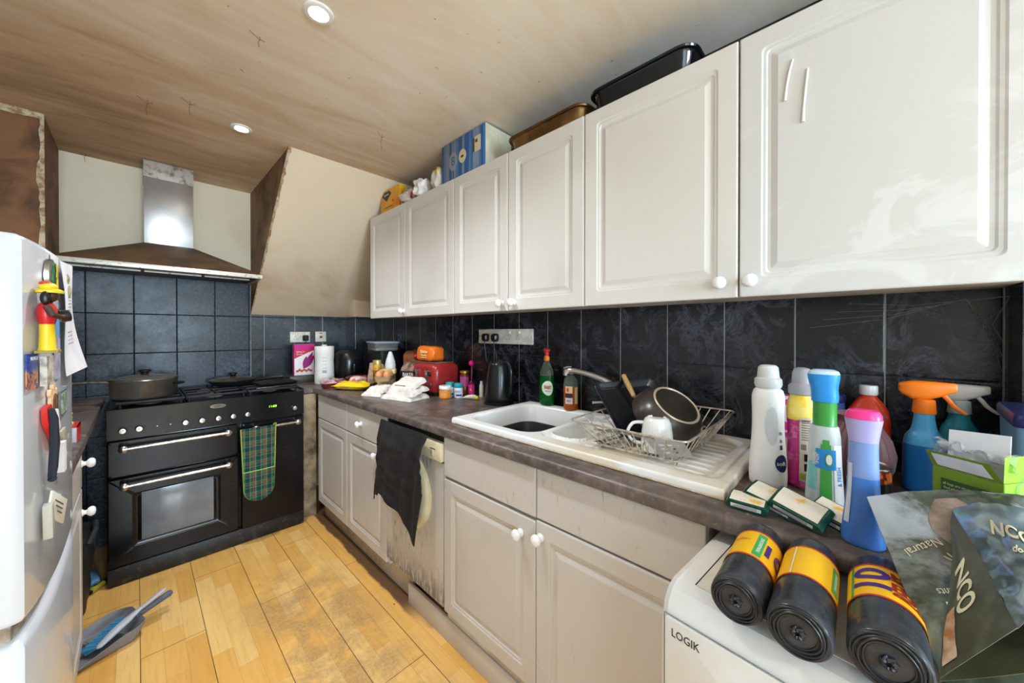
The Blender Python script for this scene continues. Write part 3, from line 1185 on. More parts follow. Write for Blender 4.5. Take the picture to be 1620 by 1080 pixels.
# ---- cooker hood
hd = thing('cooker_hood', 'pyramid cooker hood with a steel chimney, its canopy browned by grease', 'cooker hood', (.137, YB - .008, 1.655))
M_greasy = mat('greasy_brown_steel', (112, 84, 58), .38, .55, c2=(70, 50, 34), ns=5, nd=6)
M_lip = mat('speckled_steel_lip', (206, 200, 190), .35, .35, c2=(120, 96, 74), ns=45, nd=5, nr=(.56, .7))
hx0, hx1, hy0 = -.438, .441, -.470
b = B()
base = [(hx0, hy0, .026), (hx1, hy0, .026), (hx1, -.001, .026), (hx0, -.001, .026)]
top = [(-.105, -.205, .190), (.120, -.205, .190), (.120, -.001, .190), (-.105, -.001, .190)]
b.rings([[Vector(p) for p in base], [Vector(p) for p in top]], 0, False, True)
b.build('canopy', M_greasy, hd, ang=20)
b = B()
b.box(hx0, hy0, 0, hx1, hy0 + .012, .026, 0, .002).box(hx0, hy0 + .012, 0, hx0 + .012, -.001, .026).box(hx1 - .012, hy0 + .012, 0, hx1, -.001, .026)
b.build('lip', M_lip, hd)
b = B().box(hx0 + .012, hy0 + .012, .010, hx1 - .012, -.002, .022)
b.build('underside', mat('greasy_dark_filter', (60, 46, 36), .4, c2=(36, 28, 24), ns=10), hd)
b = B()
for x0, x1 in ((-.39, -.12), (-.105, .15), (.165, .40)):
    b.box(x0, -.300, .002, x1, -.292, .010)
b.build('filter_edge', M_lip, hd)
b = B().box(-.1045, -.2045, .190, .1195, -.002, ZC - 1.655 - .105, 0, .001)
b.build('chimney', mat('chimney_steel', (206, 206, 206), .30, .75, c2=(182, 182, 184), ns=4), hd)
b = B().box(-.1065, -.2065, ZC - 1.655 - .105, .1215, -.002, ZC - 1.655 - .004, 0, .001)
b.build('chimney_top', mat('rusted_chimney_top', (190, 182, 170), .5, .2, c2=(98, 72, 52), ns=24, nd=6, nr=(.48, .66)), hd)

# ---- pans on the hob
M_pan = mat('grey_nonstick_pan', (104, 102, 98), .30, .35, c2=(72, 68, 64), ns=6)
M_lidglass = mat('lid_glass', (150, 146, 136), .05, 0, tr=.75)
p = thing('saucepan', 'large grey saucepan with a glass lid and long steel handle on the left burner', 'saucepan', (.030, 2.885, HOBZ))
b = B().lathe([(0, 0), (.118, 0), (.128, .004), (.134, .014), (.137, .098), (.139, .101), (.134, .101), (.131, .016), (.12, .006), (0, .006)], seg=56)
b.build('pot', M_pan, p)
b = B().tube(curve([(-.133, .02, .088), (-.16, .026, .094), (-.24, .045, .096), (-.315, .060, .092)]), radii([.009, .008, .009, .008]), 12)
b.build('handle', M_steel, p)
b = B().tube([(.112, -.074, .076), (.140, -.094, .074), (.156, -.070, .074), (.150, -.050, .074), (.130, -.040, .076)], .0065, 10)
b.build('side_handle', M_black, p)
b = B().lathe([(.136, .101), (.137, .104), (.134, .107), (.10, .117), (.05, .125), (.012, .127), (0, .127), (0, .125), (.05, .123), (.10, .115), (.133, .104)], seg=56)
lid = b.build('lid', [M_lidglass], p)
B().lathe([(.0142, -.0005), (.018, .002), (.015, .009), (.026, .016), (.027, .022), (.020, .026), (0, .027)], (0, 0, .1275), seg=28).build('lid_knob', M_black, lid)
B().lathe([(.1375, .1015), (.1405, .102), (.1405, .106), (.137, .108), (.134, .1065)], seg=56, cap=False).build('rim', M_steel, lid)
p = thing('frying_pan', 'shallow dark frying pan with a glass lid on the back burner', 'frying pan', (.462, 3.12, HOBZ))
b = B().lathe([(0, 0), (.098, 0), (.112, .004), (.132, .030), (.134, .033), (.130, .033), (.110, .008), (0, .005)], seg=52)
b.build('pan', M_iron, p)
b = B().tube([(.118, -.045, .024), (.16, -.062, .032), (.23, -.090, .040), (.275, -.106, .042)], [.010, .010, .012, .011], 12)
b.build('handle', M_black, p)
b = B().lathe([(.130, .034), (.131, .037), (.10, .048), (.05, .055), (0, .057), (0, .055), (.05, .053), (.10, .046), (.129, .034)], seg=52)
lid = b.build('lid', mat('smoked_lid', (110, 98, 82), .08, 0, tr=.35, c2=(60, 54, 48), ns=5), p)
B().lathe([(.0145, 0), (.018, .002), (.014, .009), (.025, .016), (.025, .022), (.018, .026), (0, .027)], (0, 0, .0575), seg=28).build('lid_knob', M_black, lid)
p = thing('griddle_pan', 'flat black griddle pan lying over the right end of the hob', 'griddle pan', (.672, 2.925, HOBZ + .001), R(4))
b = B()
b.rings([[Vector((x, y, z)) for x, y in rrect(w, h, .02, 4)] for w, h, z in ((.20, .17, 0), (.23, .20, .016), (.236, .206, .018), (.232, .202, .019), (.205, .175, .006))])
b.build('pan', M_iron, p)
b = B().tube([(.02, .10, .014), (.03, .14, .022), (.04, .20, .026)], [.008, .010, .008], 10)
b.build('handle', M_black, p)
b = B().prism([(-.11, -.012), (.11, -.012), (.13, 0), (.11, .012), (-.11, .012)], 0, .005, 0, Matrix.Translation((.64, 2.785, HOBZ + .0005)) @ Matrix.Rotation(R(4), 4, 'Z'))
tag(b.build('spatula', M_steel), 'long steel blade lying across the right front of the hob', 'utensil')

# ---- tartan oven glove over the tall door handle
t = NT('green_tartan')
x, y, z = t.sep()


def band_(sock, off, per, w):
    return t.line(sock, off, per, w)


col = t.mix(t.math('MULTIPLY', band_(x, 0, .056, .022), .75), (26, 92, 66), (14, 34, 54))
col = t.mix(t.math('MULTIPLY', band_(z, 0, .062, .024), .55), col, (14, 30, 50))
col = t.mix(t.math('MULTIPLY', band_(x, .028, .056, .006), .7), col, (150, 30, 40))
col = t.mix(t.math('MULTIPLY', band_(z, .031, .062, .006), .6), col, (150, 30, 40))
col = t.mix(t.math('MULTIPLY', band_(x, .010, .028, .0022), .6), col, (120, 170, 90))
col = t.mix(t.math('MULTIPLY', band_(z, .012, .031, .0022), .45), col, (110, 160, 90))
t.out(col, .9)
M_tartan = t.m
t = NT('lime_piping')
M_lime = t.out((150, 190, 84), .8)
gl = thing('oven_glove', 'green tartan oven glove hanging from the tall oven door handle', 'oven glove', (.518, 2.657, .722))


def glove_out(s):
    """half width of the glove at depth s below the top."""
    if s < .37:
        return .090 - .012 * (s / .37)
    q = min(1, (s - .37) / .079)
    return .078 * math.sqrt(max(0, 1 - q * q))


def glove(yo, z0=.0, z1=.449):
    def fn(u, v):
        s = z0 + (z1 - z0) * v
        w = glove_out(s)
        x = (u * 2 - 1) * max(w, .002)
        return (x + .006 * s, -.004 + yo - .004 * math.sin(u * PI) + .005 * fnoise((x * 3, 0, s), 7), -s)
    return fn


b = B().grid(glove(0), 16, 50, 0, .007)
b.build('mitt', M_tartan, gl)
b = B().grid(glove(-.0085, .262, .449), 16, 24, 0, .004)
pk = b.build('pocket', M_tartan, gl)
b = B()
b.text('Rhod', .024, (.024, -.0178, -.305), (1, 0, 0), (0, 0, 1), 0, fit=.045, shear=.3)
b.build('embroidery', mat('grey_thread', (176, 176, 164), .8), pk)
b = B()
f = glove(0)
pts = [f(0, k / 40) for k in range(41)] + [f(1, 1 - k / 40) for k in range(41)]
b.tube([(p_[0], p_[1] - .006, p_[2]) for p_ in pts], .0028, 8)
f = glove(-.0085, .262, .449)
b.tube([(f(k / 12, 0)[0], f(k / 12, 0)[1] - .002, f(k / 12, 0)[2]) for k in range(13)], .0026, 8)
b.build('piping', M_lime, gl)
b = B().tube([(.088, -.006, -.004), (.092, -.012, .008), (.084, -.016, .012), (.078, -.008, .002)], .0035, 8)
b.build('hanging_loop', M_lime, gl)

# ================================================================ FRIDGE FREEZER
fr = thing('fridge_freezer', 'off-white bow-fronted fridge freezer covered in magnets, at the left edge', 'fridge', (-.45, 1.245, 0))
t = NT('dusty_fridge_enamel')
d = t.step(t.noise(26, 6, .75, .3, t.mapping((1, 1, .6))), .60, .72)
dz = t.step(t.sep()[2], .95, .3)
col = t.mix(t.math('MULTIPLY', t.math('MULTIPLY', d, dz), .6), (204, 207, 213), (110, 106, 104))
M_fr = t.out(col, .24)
t.b.inputs['Coat Weight'].default_value = .4


def bow(y):
    return .341 - .020 * abs(y / .28) ** 3


def fr_plan(inset=0.0):
    pts = []
    r_ = .012
    H = .28 - inset
    for k in range(25):
        y = -H + .012 * .4 + (2 * H - .0096) * k / 24
        pts.append((bow(y) - inset, y))
    out = [(.262, -H), (bow(-.28) - inset - .014, -H), (bow(-.28) - inset - .004, -H + .0015)] + pts + [(bow(.28) - inset - .004, H - .0015), (bow(.28) - inset - .014, H), (.262, H)]
    return out


def fr_door(z0, z1, name):
    b = B()
    rs = []
    for ins, z in ((.010, z0), (.004, z0 + .003), (0, z0 + .012), (0, z1 - .014), (.003, z1 - .005), (.009, z1)):
        rs.append([Vector((x, y, z)) for x, y in fr_plan(ins)])
    b.rings(rs)
    return b.build(name, M_fr, fr)


b = B().box(-.318, -.279, .03, .245, .279, 1.455, 0, .006)
b.build('body', M_fr, fr)
fr_door(.833, 1.463, 'fridge_door')
fr_door(.055, .806, 'freezer_door')
b = B()
b.rings([[Vector((x - .012, y * .975, z)) for x, y in fr_plan(.004)] for z in (.8055, .8335)])
b.build('gasket', mat('dirty_gasket', (176, 166, 148), .7, c2=(120, 104, 84), ns=30), fr)
b = B().box(.245, -.272, .06, .2625, .272, 1.45)
b.build('door_seal', mat('grey_seal', (150, 150, 148), .7), fr)
for y in (-.24, .24):
    for x in (-.28, .20):
        B().cyl((x, y, 0), (x, y, .032), .02, seg=14).build('foot', M_black, fr)


def FX(y, off=0.0):
    """world x of the fridge door skin at world y."""
    return -.45 + bow(y - 1.245) + off


def on_fridge(name, lab, cat, parts, grp='fridge magnets'):
    """parts: list of (name, y0, y1, z0, z1, thickness, material)"""
    r_ = thing(name, lab, cat, (FX((parts[0][1] + parts[0][2]) / 2), (parts[0][1] + parts[0][2]) / 2, parts[0][3]), 0, grp)
    for nm, y0, y1, z0, z1, th, mt in parts:
        b = B()
        o = r_.location
        def fn(u, v):
            y = y0 + (y1 - y0) * u
            return (FX(y, .0012 + th) - o.x, y - o.y, z0 + (z1 - z0) * v - o.z)
        b.grid(fn, 8, 4, 0, -th if False else th)
        b.build(nm, mt, r_)
    return r_


def flat_on(y0, y1, z0, z1, th, off=.0012):
    def fn(u, v):
        y = y0 + (y1 - y0) * u
        return (FX(y, off + th), y, z0 + (z1 - z0) * v)
    return fn


def shape_on(b, yc, zc, outline, th, off=.0012, m=0):
    """outline of (dy, dz) pushed out from the fridge door by th."""
    A_ = [Vector((FX(yc + dy, off), yc + dy, zc + dz)) for dy, dz in outline]
    C_ = [Vector((FX(yc + dy, off + th), yc + dy, zc + dz)) for dy, dz in outline]
    D_ = [Vector((FX(yc + dy * .9, off + th + .001), yc + dy * .9, zc + dz * .93)) for dy, dz in outline]
    return b.rings([A_, C_, D_], m)


# bottle-opener magnet
M_yel, M_grn, M_red = mat('magnet_yellow', (232, 200, 40), .4), mat('magnet_green', (30, 96, 52), .4), mat('magnet_red', (196, 34, 36), .35)
r = thing('magnet', 'black, green and yellow oval keyring magnet above the figure magnet', 'fridge magnet', (FX(1.066), 1.066, 1.382), 0, 'fridge magnets')
b = B()
shape_on(b, 0, 0, [(0, 0)] * 3, 0) if False else None
L0 = Vector(r.location)
bb = B()
shape_on(bb, 1.066, 1.408, ell(.021, .030, 28), .006)
bb.v = [p_ - L0 for p_ in bb.v]
bb.build('ring', M_steel, r)
bb = B()
shape_on(bb, 1.072, 1.406, ell(.014, .026, 24), .007, .0025)
bb.v = [p_ - L0 for p_ in bb.v]
bb.build('inlay', M_grn, r)
bb = B()
for dy, dz, an in ((0, .010, .5), (0, .010, -.5), (.002, -.004, .5), (.002, -.004, -.5)):
    bb.obox((FX(1.072) + .0115, 1.072 + dy, 1.406 + dz), (.001, .005, .026), (an, 0, 0))
bb.v = [p_ - L0 for p_ in bb.v]
bb.build('motif', M_yel, r)

# standing figure magnet, relief figurine
r = thing('figure_magnet', 'figurine magnet in a yellow cap, red top and yellow trousers holding a drum', 'fridge magnet', (FX(1.01) + .006, 1.010, 1.27), 0, 'fridge magnets')
ox = .005
B().ball((ox + .004, 0, .112), .011, .017, .008, 20).lathe([(.016, 0), (.0165, .004), (.012, .007)], (ox + .005, 0, .102), seg=24).build('cap', M_yel, r)
B().ball((ox + .001, -.004, .118), .0075, .010, .004, 14).build('cap_patch', M_red, r)
M_skin = mat('figure_brown', (66, 40, 30), .5)
B().ball((ox + .006, 0, .097), .009, .011, .011, 20).ball((ox + .014, .001, .094), .003, .003, .004, 10).build('head', M_skin, r)
b = B()
for k in range(7):
    yy = -.016 + .0053 * k
    b.ball((ox + .002, yy, .092 + .002 * math.sin(k * 2.1)), .006, .0045, .012, 10)
b.build('hair', M_black, r)
B().rings([[Vector((ox + .002 + x, y, z)) for x, y in ell(rx, ry, 24)] for z, rx, ry in ((.048, .009, .016), (.056, .011, .019), (.072, .012, .021), (.082, .009, .015), (.086, .005, .007))]).build('top', M_red, r)
b = B().tube([(ox + .004, -.021, .078), (ox + .010, -.024, .064), (ox + .018, -.010, .060), (ox + .020, .006, .062)], [.005, .005, .0042, .0035], 10)
b.tube([(ox + .004, .019, .078), (ox + .012, .024, .068), (ox + .020, .012, .066)], [.005, .0045, .004], 10)
b.build('arm', M_skin, r)
B().lathe([(.010, 0), (.011, .003), (.010, .012), (.008, .013), (0, .013)], (ox + .014, .016, .062), (1, .3, .2), 20).build('drum', M_black, r)
B().rings([[Vector((ox + .002 + x, y + .002, z)) for x, y in ell(rx, ry, 24)] for z, rx, ry in ((.002, .012, .017), (.006, .010, .016), (.03, .009, .014), (.048, .009, .015))]).build('trousers', M_yel, r)
B().box(ox - .010, -.018, -.002, ox + .016, .020, .003, 0, .001).build('stand', mat('olive_magnet', (150, 130, 50), .6), r)

# hanging sheets of paper
M_paper = mat('white_paper', (232, 230, 234), .8, c2=(216, 214, 220), ns=12)
M_ink = mat('blue_grey_ink', (150, 146, 160), .8)
r = thing('paper_note', 'long white sheet of paper curling off the fridge door edge', 'paper', (FX(1.24), 1.24, 1.45), 0, 'papers on the fridge')
L0 = Vector(r.location)


def paper(u, v):
    y = 1.155 + (.145 + .02 * v) * u + .03 * v
    out_ = .003 + .020 * v ** 1.6 * (.4 + .6 * u) + .004 * math.sin(v * 5 + u * 2)
    return Vector((FX(min(y, 1.5), out_), y, 1.447 - .235 * v + .008 * u)) - L0


B().grid(paper, 10, 26, 0, .0006).build('sheet', M_paper, r)
b = B()
for k in range(9):
    v0 = .30 + .03 * k if k < 5 else .62 + .035 * (k - 5)
    b.tube([paper(.25 + .05 * j, v0 + .006 * math.sin(j * 3 + k)) + Vector((.0008, -.0002, 0)) for j in range(9)], .0007, 4)
b.build('handwriting', M_ink, r)
B().ball((.006, -.036, -.035), .005, .010, .013, 14).ball((.007, -.034, -.060), .006, .012, .016, 14).build('magnet', mat('pearly_magnet', (170, 176, 140), .3, c2=(110, 96, 60), ns=60), r)
o = B().grid(flat_on(1.085, 1.145, 1.395, 1.452, .001), 6, 6, 0, .0008).build('paper_note', M_paper)
tag(o, 'small white paper slip under the long sheet, beside the keyring magnet', 'paper', 'papers on the fridge')
o = B().grid(flat_on(1.112, 1.142, 1.296, 1.340, .002), 6, 6, 0, .0015).build('sticky_note', mat('blue_card', (92, 158, 214), .6))
tag(o, 'small blue card stuck on the fridge beside the yellow trousers', 'note')
o = B().grid(flat_on(1.103, 1.150, 1.214, 1.292, .002), 6, 6, 0, .0015).build('card', mat('lilac_card', (176, 172, 196), .6, c2=(140, 136, 160), ns=40))
tag(o, 'lilac grey card stuck on the fridge below the small blue card', 'card')
# postcard: blue top, warm figures below, lettering
t = NT('postcard_print')
zc = t.sep()[2]
yc_ = t.sep()[1]
col = t.mix(t.step(t.math('ADD', zc, t.math('MULTIPLY', t.noise(60, 3), .03)), .010, .020), (206, 130, 70), (20, 70, 170))
col = t.mix(t.step(t.noise(90, 3, .6, 1), .5, .56), col, (30, 40, 110))
M_post = t.out(col, .3)
r = thing('postcard_magnet', 'blue and orange picture magnet lettered VALENCIA, nearest the fridge corner', 'fridge magnet', (FX(.992), .992, 1.238), 0, 'fridge magnets')
L0 = Vector(r.location)
f = flat_on(.973, 1.012, 1.208, 1.268, .0015)
B().grid(lambda u, v: Vector(f(u, v)) - L0, 8, 8, 0, .0015).build('picture', M_post, r)
b = B().text('VALENCIA', .0085, Vector((FX(.993, .0042), .993, 1.260)) - L0, (.10, 1, 0), (0, 0, 1), 0, .0001, fit=.034)
b.build('lettering', M_white_ink, r)
o = B().grid(flat_on(1.016, 1.052, 1.210, 1.262, .010), 6, 6, 0, .008).build('tile_magnet', mat('grey_white_tile_magnet', (206, 198, 188), .5, c2=(140, 130, 120), ns=60))
tag(o, 'thick pale grey tile magnet right of the postcard magnet', 'fridge magnet', 'fridge magnets')
# wooden turtle-shaped magnet
r = thing('turtle_magnet', 'light wooden turtle-shaped magnet with a brown oval middle', 'fridge magnet', (FX(1.08), 1.08, 1.172), 0, 'fridge magnets')
L0 = Vector(r.location)
bb = B()
shape_on(bb, 1.08, 1.172, ell(.019, .025, 28), .004)
for dy, dz, rr_ in ((0, .031, .007), (-.017, .020, .006), (.017, .020, .006), (-.017, -.020, .006), (.017, -.020, .006), (0, -.029, .005)):
    shape_on(bb, 1.08 + dy, 1.172 + dz, ell(rr_, rr_ * 1.2, 14), .004)
bb.v = [p_ - L0 for p_ in bb.v]
bb.build('shell', mat('light_wood', (222, 184, 138), .5), r)
bb = B()
shape_on(bb, 1.08, 1.172, ell(.012, .018, 28), .002, .005)
bb.v = [p_ - L0 for p_ in bb.v]
bb.build('oval_centre', mat('mid_brown_wood', (128, 84, 50), .5, c2=(90, 56, 34), ns=80), r)
r = on_fridge('photo_magnet', 'small green landscape photo magnet at the fridge edge by the turtle', 'fridge magnet', [('frame', 1.140, 1.222, 1.134, 1.186, .003, mat('grey_frame', (110, 116, 116), .4)), ('photo', 1.150, 1.212, 1.140, 1.180, .0045, mat('green_photo', (86, 120, 84), .3, c2=(196, 206, 190), ns=70))])
# red stocking-shaped magnet with black strap
r = thing('stocking_magnet', 'red and white boot-shaped magnet with a dark hanging strap', 'fridge magnet', (FX(1.06), 1.06, 1.12), 0, 'fridge magnets')
L0 = Vector(r.location)
bb = B()
out_ = [(-.034, .046), (-.012, .050), (.004, .010), (.030, -.010), (.044, -.020), (.046, -.036), (.032, -.044), (.018, -.036), (.008, -.018), (-.018, .006), (-.030, .020)]
shape_on(bb, 1.06, 1.124, out_, .007)
bb.v = [p_ - L0 for p_ in bb.v]
bb.build('boot', M_red, r)
bb = B()
shape_on(bb, 1.068, 1.138, [(-.014, .026), (.004, .024), (.014, .0), (.024, -.012), (.016, -.018), (0, -.008)], .003, .008)
bb.v = [p_ - L0 for p_ in bb.v]
bb.build('white_patch', M_white_ink, r)
bb = B()
zz = [(1.030, 1.168, .012), (1.034, 1.150, .014), (1.042, 1.10, .013), (1.047, 1.06, .010), (1.050, 1.042, .008)]
bb.tube([Vector((FX(y_, o_), y_, z_)) - L0 for y_, z_, o_ in zz], [.004, .0055, .006, .006, .005], 8)
bb.ball(Vector((FX(1.052, .008), 1.052, 1.038)) - L0, .006, .009, .005, 12)
bb.build('strap', mat('navy_strap', (30, 34, 48), .7), r)
r = on_fridge('clip_magnet', 'white and patterned clip magnet under the photo magnet', 'fridge magnet', [('clip', 1.120, 1.142, 1.030, 1.088, .010, M_paper), ('card', 1.145, 1.195, 1.052, 1.106, .004, mat('speckled_card', (196, 190, 170), .6, c2=(130, 124, 104), ns=80))])
r = thing('tag_magnet', 'cream printed label tag tilted on a magnet, low on the fridge door', 'fridge magnet', (FX(1.05), 1.05, .975), 0, 'fridge magnets')
b = B().obox((.012, .018, .004), (.003, .086, .044), (R(-30), 0, R(-8)), 0, .0006)
b.obox((.006, -.022, -.004), (.012, .016, .062), (R(6), 0, 0), 1, .002)
lab_ = b.build('tag', [mat('cream_tag', (222, 216, 200), .6), mat('grey_magnet_bar', (176, 170, 158), .5)], r)
b = B()
for k in range(3):
    b.obox((.0142 + .0004 * k, .022 - .004 * k, .012 - .008 * k), (.0006, .046 - .01 * k, .0022), (R(-30), 0, R(-8)))
b.build('print', mat('brown_ink', (96, 84, 70), .7), lab_)

# ================================================================ LEFT SIDE BITS
r = thing('small_box', 'small white box with red edges on the left worktop', 'box', (-.188, 2.045, .9125))
B().box(-.04, -.05, 0, .04, .05, .055, 0, .001).build('box', M_paper, r)
B().box(.0385, -.051, 0, .0415, .051, .0565).box(-.041, -.051, .0535, .0415, .051, .0565).build('red_edge', M_red, r)
b = B()
for k in range(16):
    a = k * 2.4
    b.ball((.012 * math.cos(a) * (1 - k / 30), .012 * math.sin(a) * (1 - k / 30), .062 + k * .0045), .010, .010, .008, 8)
tag(b.build('figurine', mat('mossy_cream_ornament', (206, 202, 168), .7, c2=(130, 136, 80), ns=60), loc=(-.182, 2.07, .908)), 'small mossy cream ornament standing on the white and red box', 'ornament')
r = thing('rubbish_bag', 'black bin bag stuffed in the gap left of the cooker', 'bag', (-.215, 2.56, 0))
b = B()
sack(b, (0, 0, .001), .13, .40, .44, 4, .10, .8, fr=4)
b.build('bag', mat('matt_black_bag', (26, 26, 28), .5, bump=.3), r)
b = B().tube([(.062, -.10, .36), (.082, -.06, .41), (.078, .0, .42), (.066, .05, .36), (.064, .06, .26)], .010, 8)
b.build('strap', mat('black_strap', (34, 36, 40), .7), r)
b = B().obox((0, 0, .022), (.055, .13, .030), (0, 0, R(8)), 0, .008)
for k in range(16):
    b.cyl((-.020 + .010 * (k % 4), -.052 + .032 * (k // 4), .012), (-.020 + .010 * (k % 4), -.056 + .032 * (k // 4), .0), .004, seg=6)
tag(b.build('scrubbing_brush', mat('light_blue_plastic', (110, 160, 206), .5), loc=(-.172, 2.875, .0)), 'light blue scrubbing brush on the floor at the cooker side', 'brush')
r = thing('torch', 'yellow and black torch lying on the floor by the cooker plinth', 'torch', (-.145, 2.765, 0), R(-35))
B().cyl((0, -.035, .014), (0, .035, .014), .013, .012, 16).build('barrel', mat('olive_yellow_plastic', (170, 164, 50), .4), r)
B().cyl((0, .036, .014), (0, .060, .014), .0125, .0135, 16).cyl((0, -.044, .014), (0, -.0355, .014), .010, .012, 16).build('end_cap', M_black, r)
# ================================================================ point on a known plane seen at pixel (x, y)
def at(x, y, X=None, Y=None, Z=None):
    u, w = (x - 807.4) / 570.1, -(y - 528.5) / 570.1
    pi_ = -.0056
    d = math.cos(pi_) - math.sin(pi_) * w
    z = math.sin(pi_) + math.cos(pi_) * w
    c, s = math.cos(.8034), math.sin(.8034)
    r_ = Vector((u * c + d * s, -u * s + d * c, z))
    k = X / r_.x if X is not None else Y / r_.y if Y is not None else (Z - 1.304) / r_.z
    return r_ * k + Vector((0, 0, 1.304))


WT = .9125
# ================================================================ SLIM WASHER BEHIND A SCUFFED PANEL
M_beige = mat('yellowed_plastic', (226, 216, 184), .35, c2=(206, 190, 150), ns=6)
r = thing('washing_machine', 'built-in washing machine with a beige round door in a badly scuffed white panel', 'washing machine', (.888, 1.7425, 0), FACE_R)
b = B().box(.002, .022, .145, .496, .56, .862, 0, .003)
b.build('body', M_carcass, r)
b = B()
# front panel with a round hole for the porthole
cx_, cz_, rr_ = .235, .575, .168
x0, x1, z0, z1 = .004, .494, .150, .752
pts_o, pts_i = [], []
N = 64
for k in range(N):
    a = 2 * PI * k / N
    dx, dz = math.cos(a), math.sin(a)
    t_ = min(((x1 - cx_) if dx > 0 else (cx_ - x0)) / max(abs(dx), 1e-6), ((z1 - cz_) if dz > 0 else (cz_ - z0)) / max(abs(dz), 1e-6))
    pts_o.append((cx_ + dx * t_, cz_ + dz * t_))
    q = rr_ * (1 + (.16 if -.3 > dz > -.98 and dx < .3 else .01) * (.3 + abs(fnoise((dx, dz, 0), 7, 2)) * 1.4))
    pts_i.append((cx_ + dx * q, cz_ + dz * q))
for cxx, czz in ((x0, z0), (x1, z0), (x0, z1), (x1, z1)):
    j = min(range(N), key=lambda i: (pts_o[i][0] - cxx) ** 2 + (pts_o[i][1] - czz) ** 2)
    pts_o[j] = (cxx, czz)
b.rings([[Vector((x, 0, z)) for x, z in pts_o], [Vector((x, 0, z)) for x, z in pts_i], [Vector((x, .018, z)) for x, z in pts_i], [Vector((x, .018, z)) for x, z in pts_o]], 0, loop=True)
b.build('front_panel', M_panel, r, ang=30)
b = B().lathe([(.150, -.021), (.168, -.018), (.176, .004), (.172, .020), (.160, .030), (.140, .034), (.120, .030), (.112, .018), (.108, .012), (.0, .010)], (cx_, 0, cz_), (0, -1, 0), 56)
pd = b.build('porthole_door', M_beige, r)
b = B().lathe([(.106, .0), (.106, .013), (.09, .020), (.05, .026), (0, .028)], (cx_, 0, cz_), (0, -1, 0), 48)
b.build('porthole_glass', mat('dark_porthole', (60, 58, 54), .1, coat=.5), pd)
b = B().box(.004, -.012, .758, .494, .022, .838, 0, .006)
cp = b.build('control_strip', M_beige, r)
b = B().box(.425, -.0155, .772, .448, -.011, .800, 0, .002)
b.build('power_button', M_beige, cp)
b = B().box(.418, -.0128, .806, .456, -.0122, .809).box(.446, -.0128, .772, .449, -.0122, .800)
b.build('print', M_black, cp)
B().box(.004, .010, .840, .494, .024, .866).build('top_gap', M_dark, r)

# black towel draped over it
r = thing('towel', 'black towel hanging over the front of the built-in washing machine', 'towel', (.862, 1.70, .866))
L0 = Vector(r.location)


def towel(u, v):
    # u across from far to near, v downwards
    ytop = 1.730 - .425 * u
    y = ytop + (.02 * (1 - u) - .01 * u) * math.sin(v * 1.6)
    # jagged lower outline: low left corner, cut-in, then long tip on the right
    low = .395 if u < .05 else .36 if u < .15 else .345 + (u - .15) * .02 if u < .30 else .35 + (u - .30) * .19
    if u > .90:
        low = .463 - (u - .90) * 2.3
    z = .866 - low * v
    fold = .010 * math.sin(u * 9 + 1 + v * 1.4) + .006 * math.sin(u * 23 + v * 3) + .008 * fnoise((u * 2, v * 3, 0), 3, 3)
    x = .856 - .030 * min(1, v * 4) - .006 * v + fold * min(1, v * 3 + .15)
    return Vector((x, y, z)) - L0


b = B().grid(towel, 60, 50, 0, .004)
b.build('drape', mat('black_towelling', (22, 21, 22), .95, c2=(34, 32, 32), ns=90, bump=.5, bs=300), r)

# ================================================================ FREESTANDING WASHING MACHINE
M_wm = mat('white_appliance', (232, 231, 229), .25, c2=(220, 217, 210), ns=3, coat=.3)
wm = thing('washing_machine', 'white freestanding washing machine with bin bag rolls on top, nearest the camera', 'washing machine', (.650, .256, 0), R(-95))
WW, WD = .596, .545
b = B()
prof = [(.045, .01), (.004, .02), (0, .05), (0, .775), (.002, .800), (.010, .826), (.024, .842), (.045, .8495), (WD, .8495), (WD, .01)]
rs = []
for x, ins in ((0, .014), (.004, .005), (.014, 0), (WW - .014, 0), (WW - .004, .005), (WW, .014)):
    cyy, czz = WD / 2, .42
    rs.append([Vector((x, y + (ins if y < cyy else -ins), z - (ins if z > czz else -ins))) for y, z in prof])
b.rings(rs)
b.build('cabinet', M_wm, wm, ang=25)
b = B().box(.045, .048, .8493, WW - .045, WD - .012, .8515, 0, .001)
b.build('top_plate', mat('cream_top_plate', (224, 218, 206), .35, c2=(206, 198, 182), ns=8), wm)
b = B()
b.box(.0425, .05, .8493, .0445, WD - .01, .8502)
b.build('top_seam', M_dark, wm)
M_seam = mat('seam_grey', (120, 120, 120), .6)
b = B().nested(.012, .655, .235, .806, [(0, .003, .004), (0, -.0012, .006), (.002, -.0022, .006)], 0, 4)
dr = b.build('detergent_drawer', M_wm, wm)
b = B()
for p0, p1 in (((.0105, .655), (.0105, .808)), ((.0105, .8085), (.2365, .8085)), ((.2365, .655), (.2365, .808))):
    b.tube([(p0[0], -.0004, p0[1]), (p1[0], -.0004, p1[1])], .0009, 6)
b.build('drawer_gap', M_seam, wm)
b = B().text('LOGIK', .0195, (.047, -.0024, .781), (1, 0, 0), (0, 0, 1), 0, fit=.046)
b.build('lettering', M_black, dr)
b = B().lathe([(.052, 0), (.052, .010), (.045, .014), (0, .015)], (.33, -.0005, .74), (0, -1, 0), 36)
b.build('programme_dial', M_wm, wm)
b = B().lathe([(.155, -.002), (.170, .004), (.172, .016), (.160, .028), (.140, .032), (.120, .026), (.110, .014), (0, .010)], (.298, 0, .42), (0, -1, 0), 56)
b.build('porthole_door', M_wm, wm)

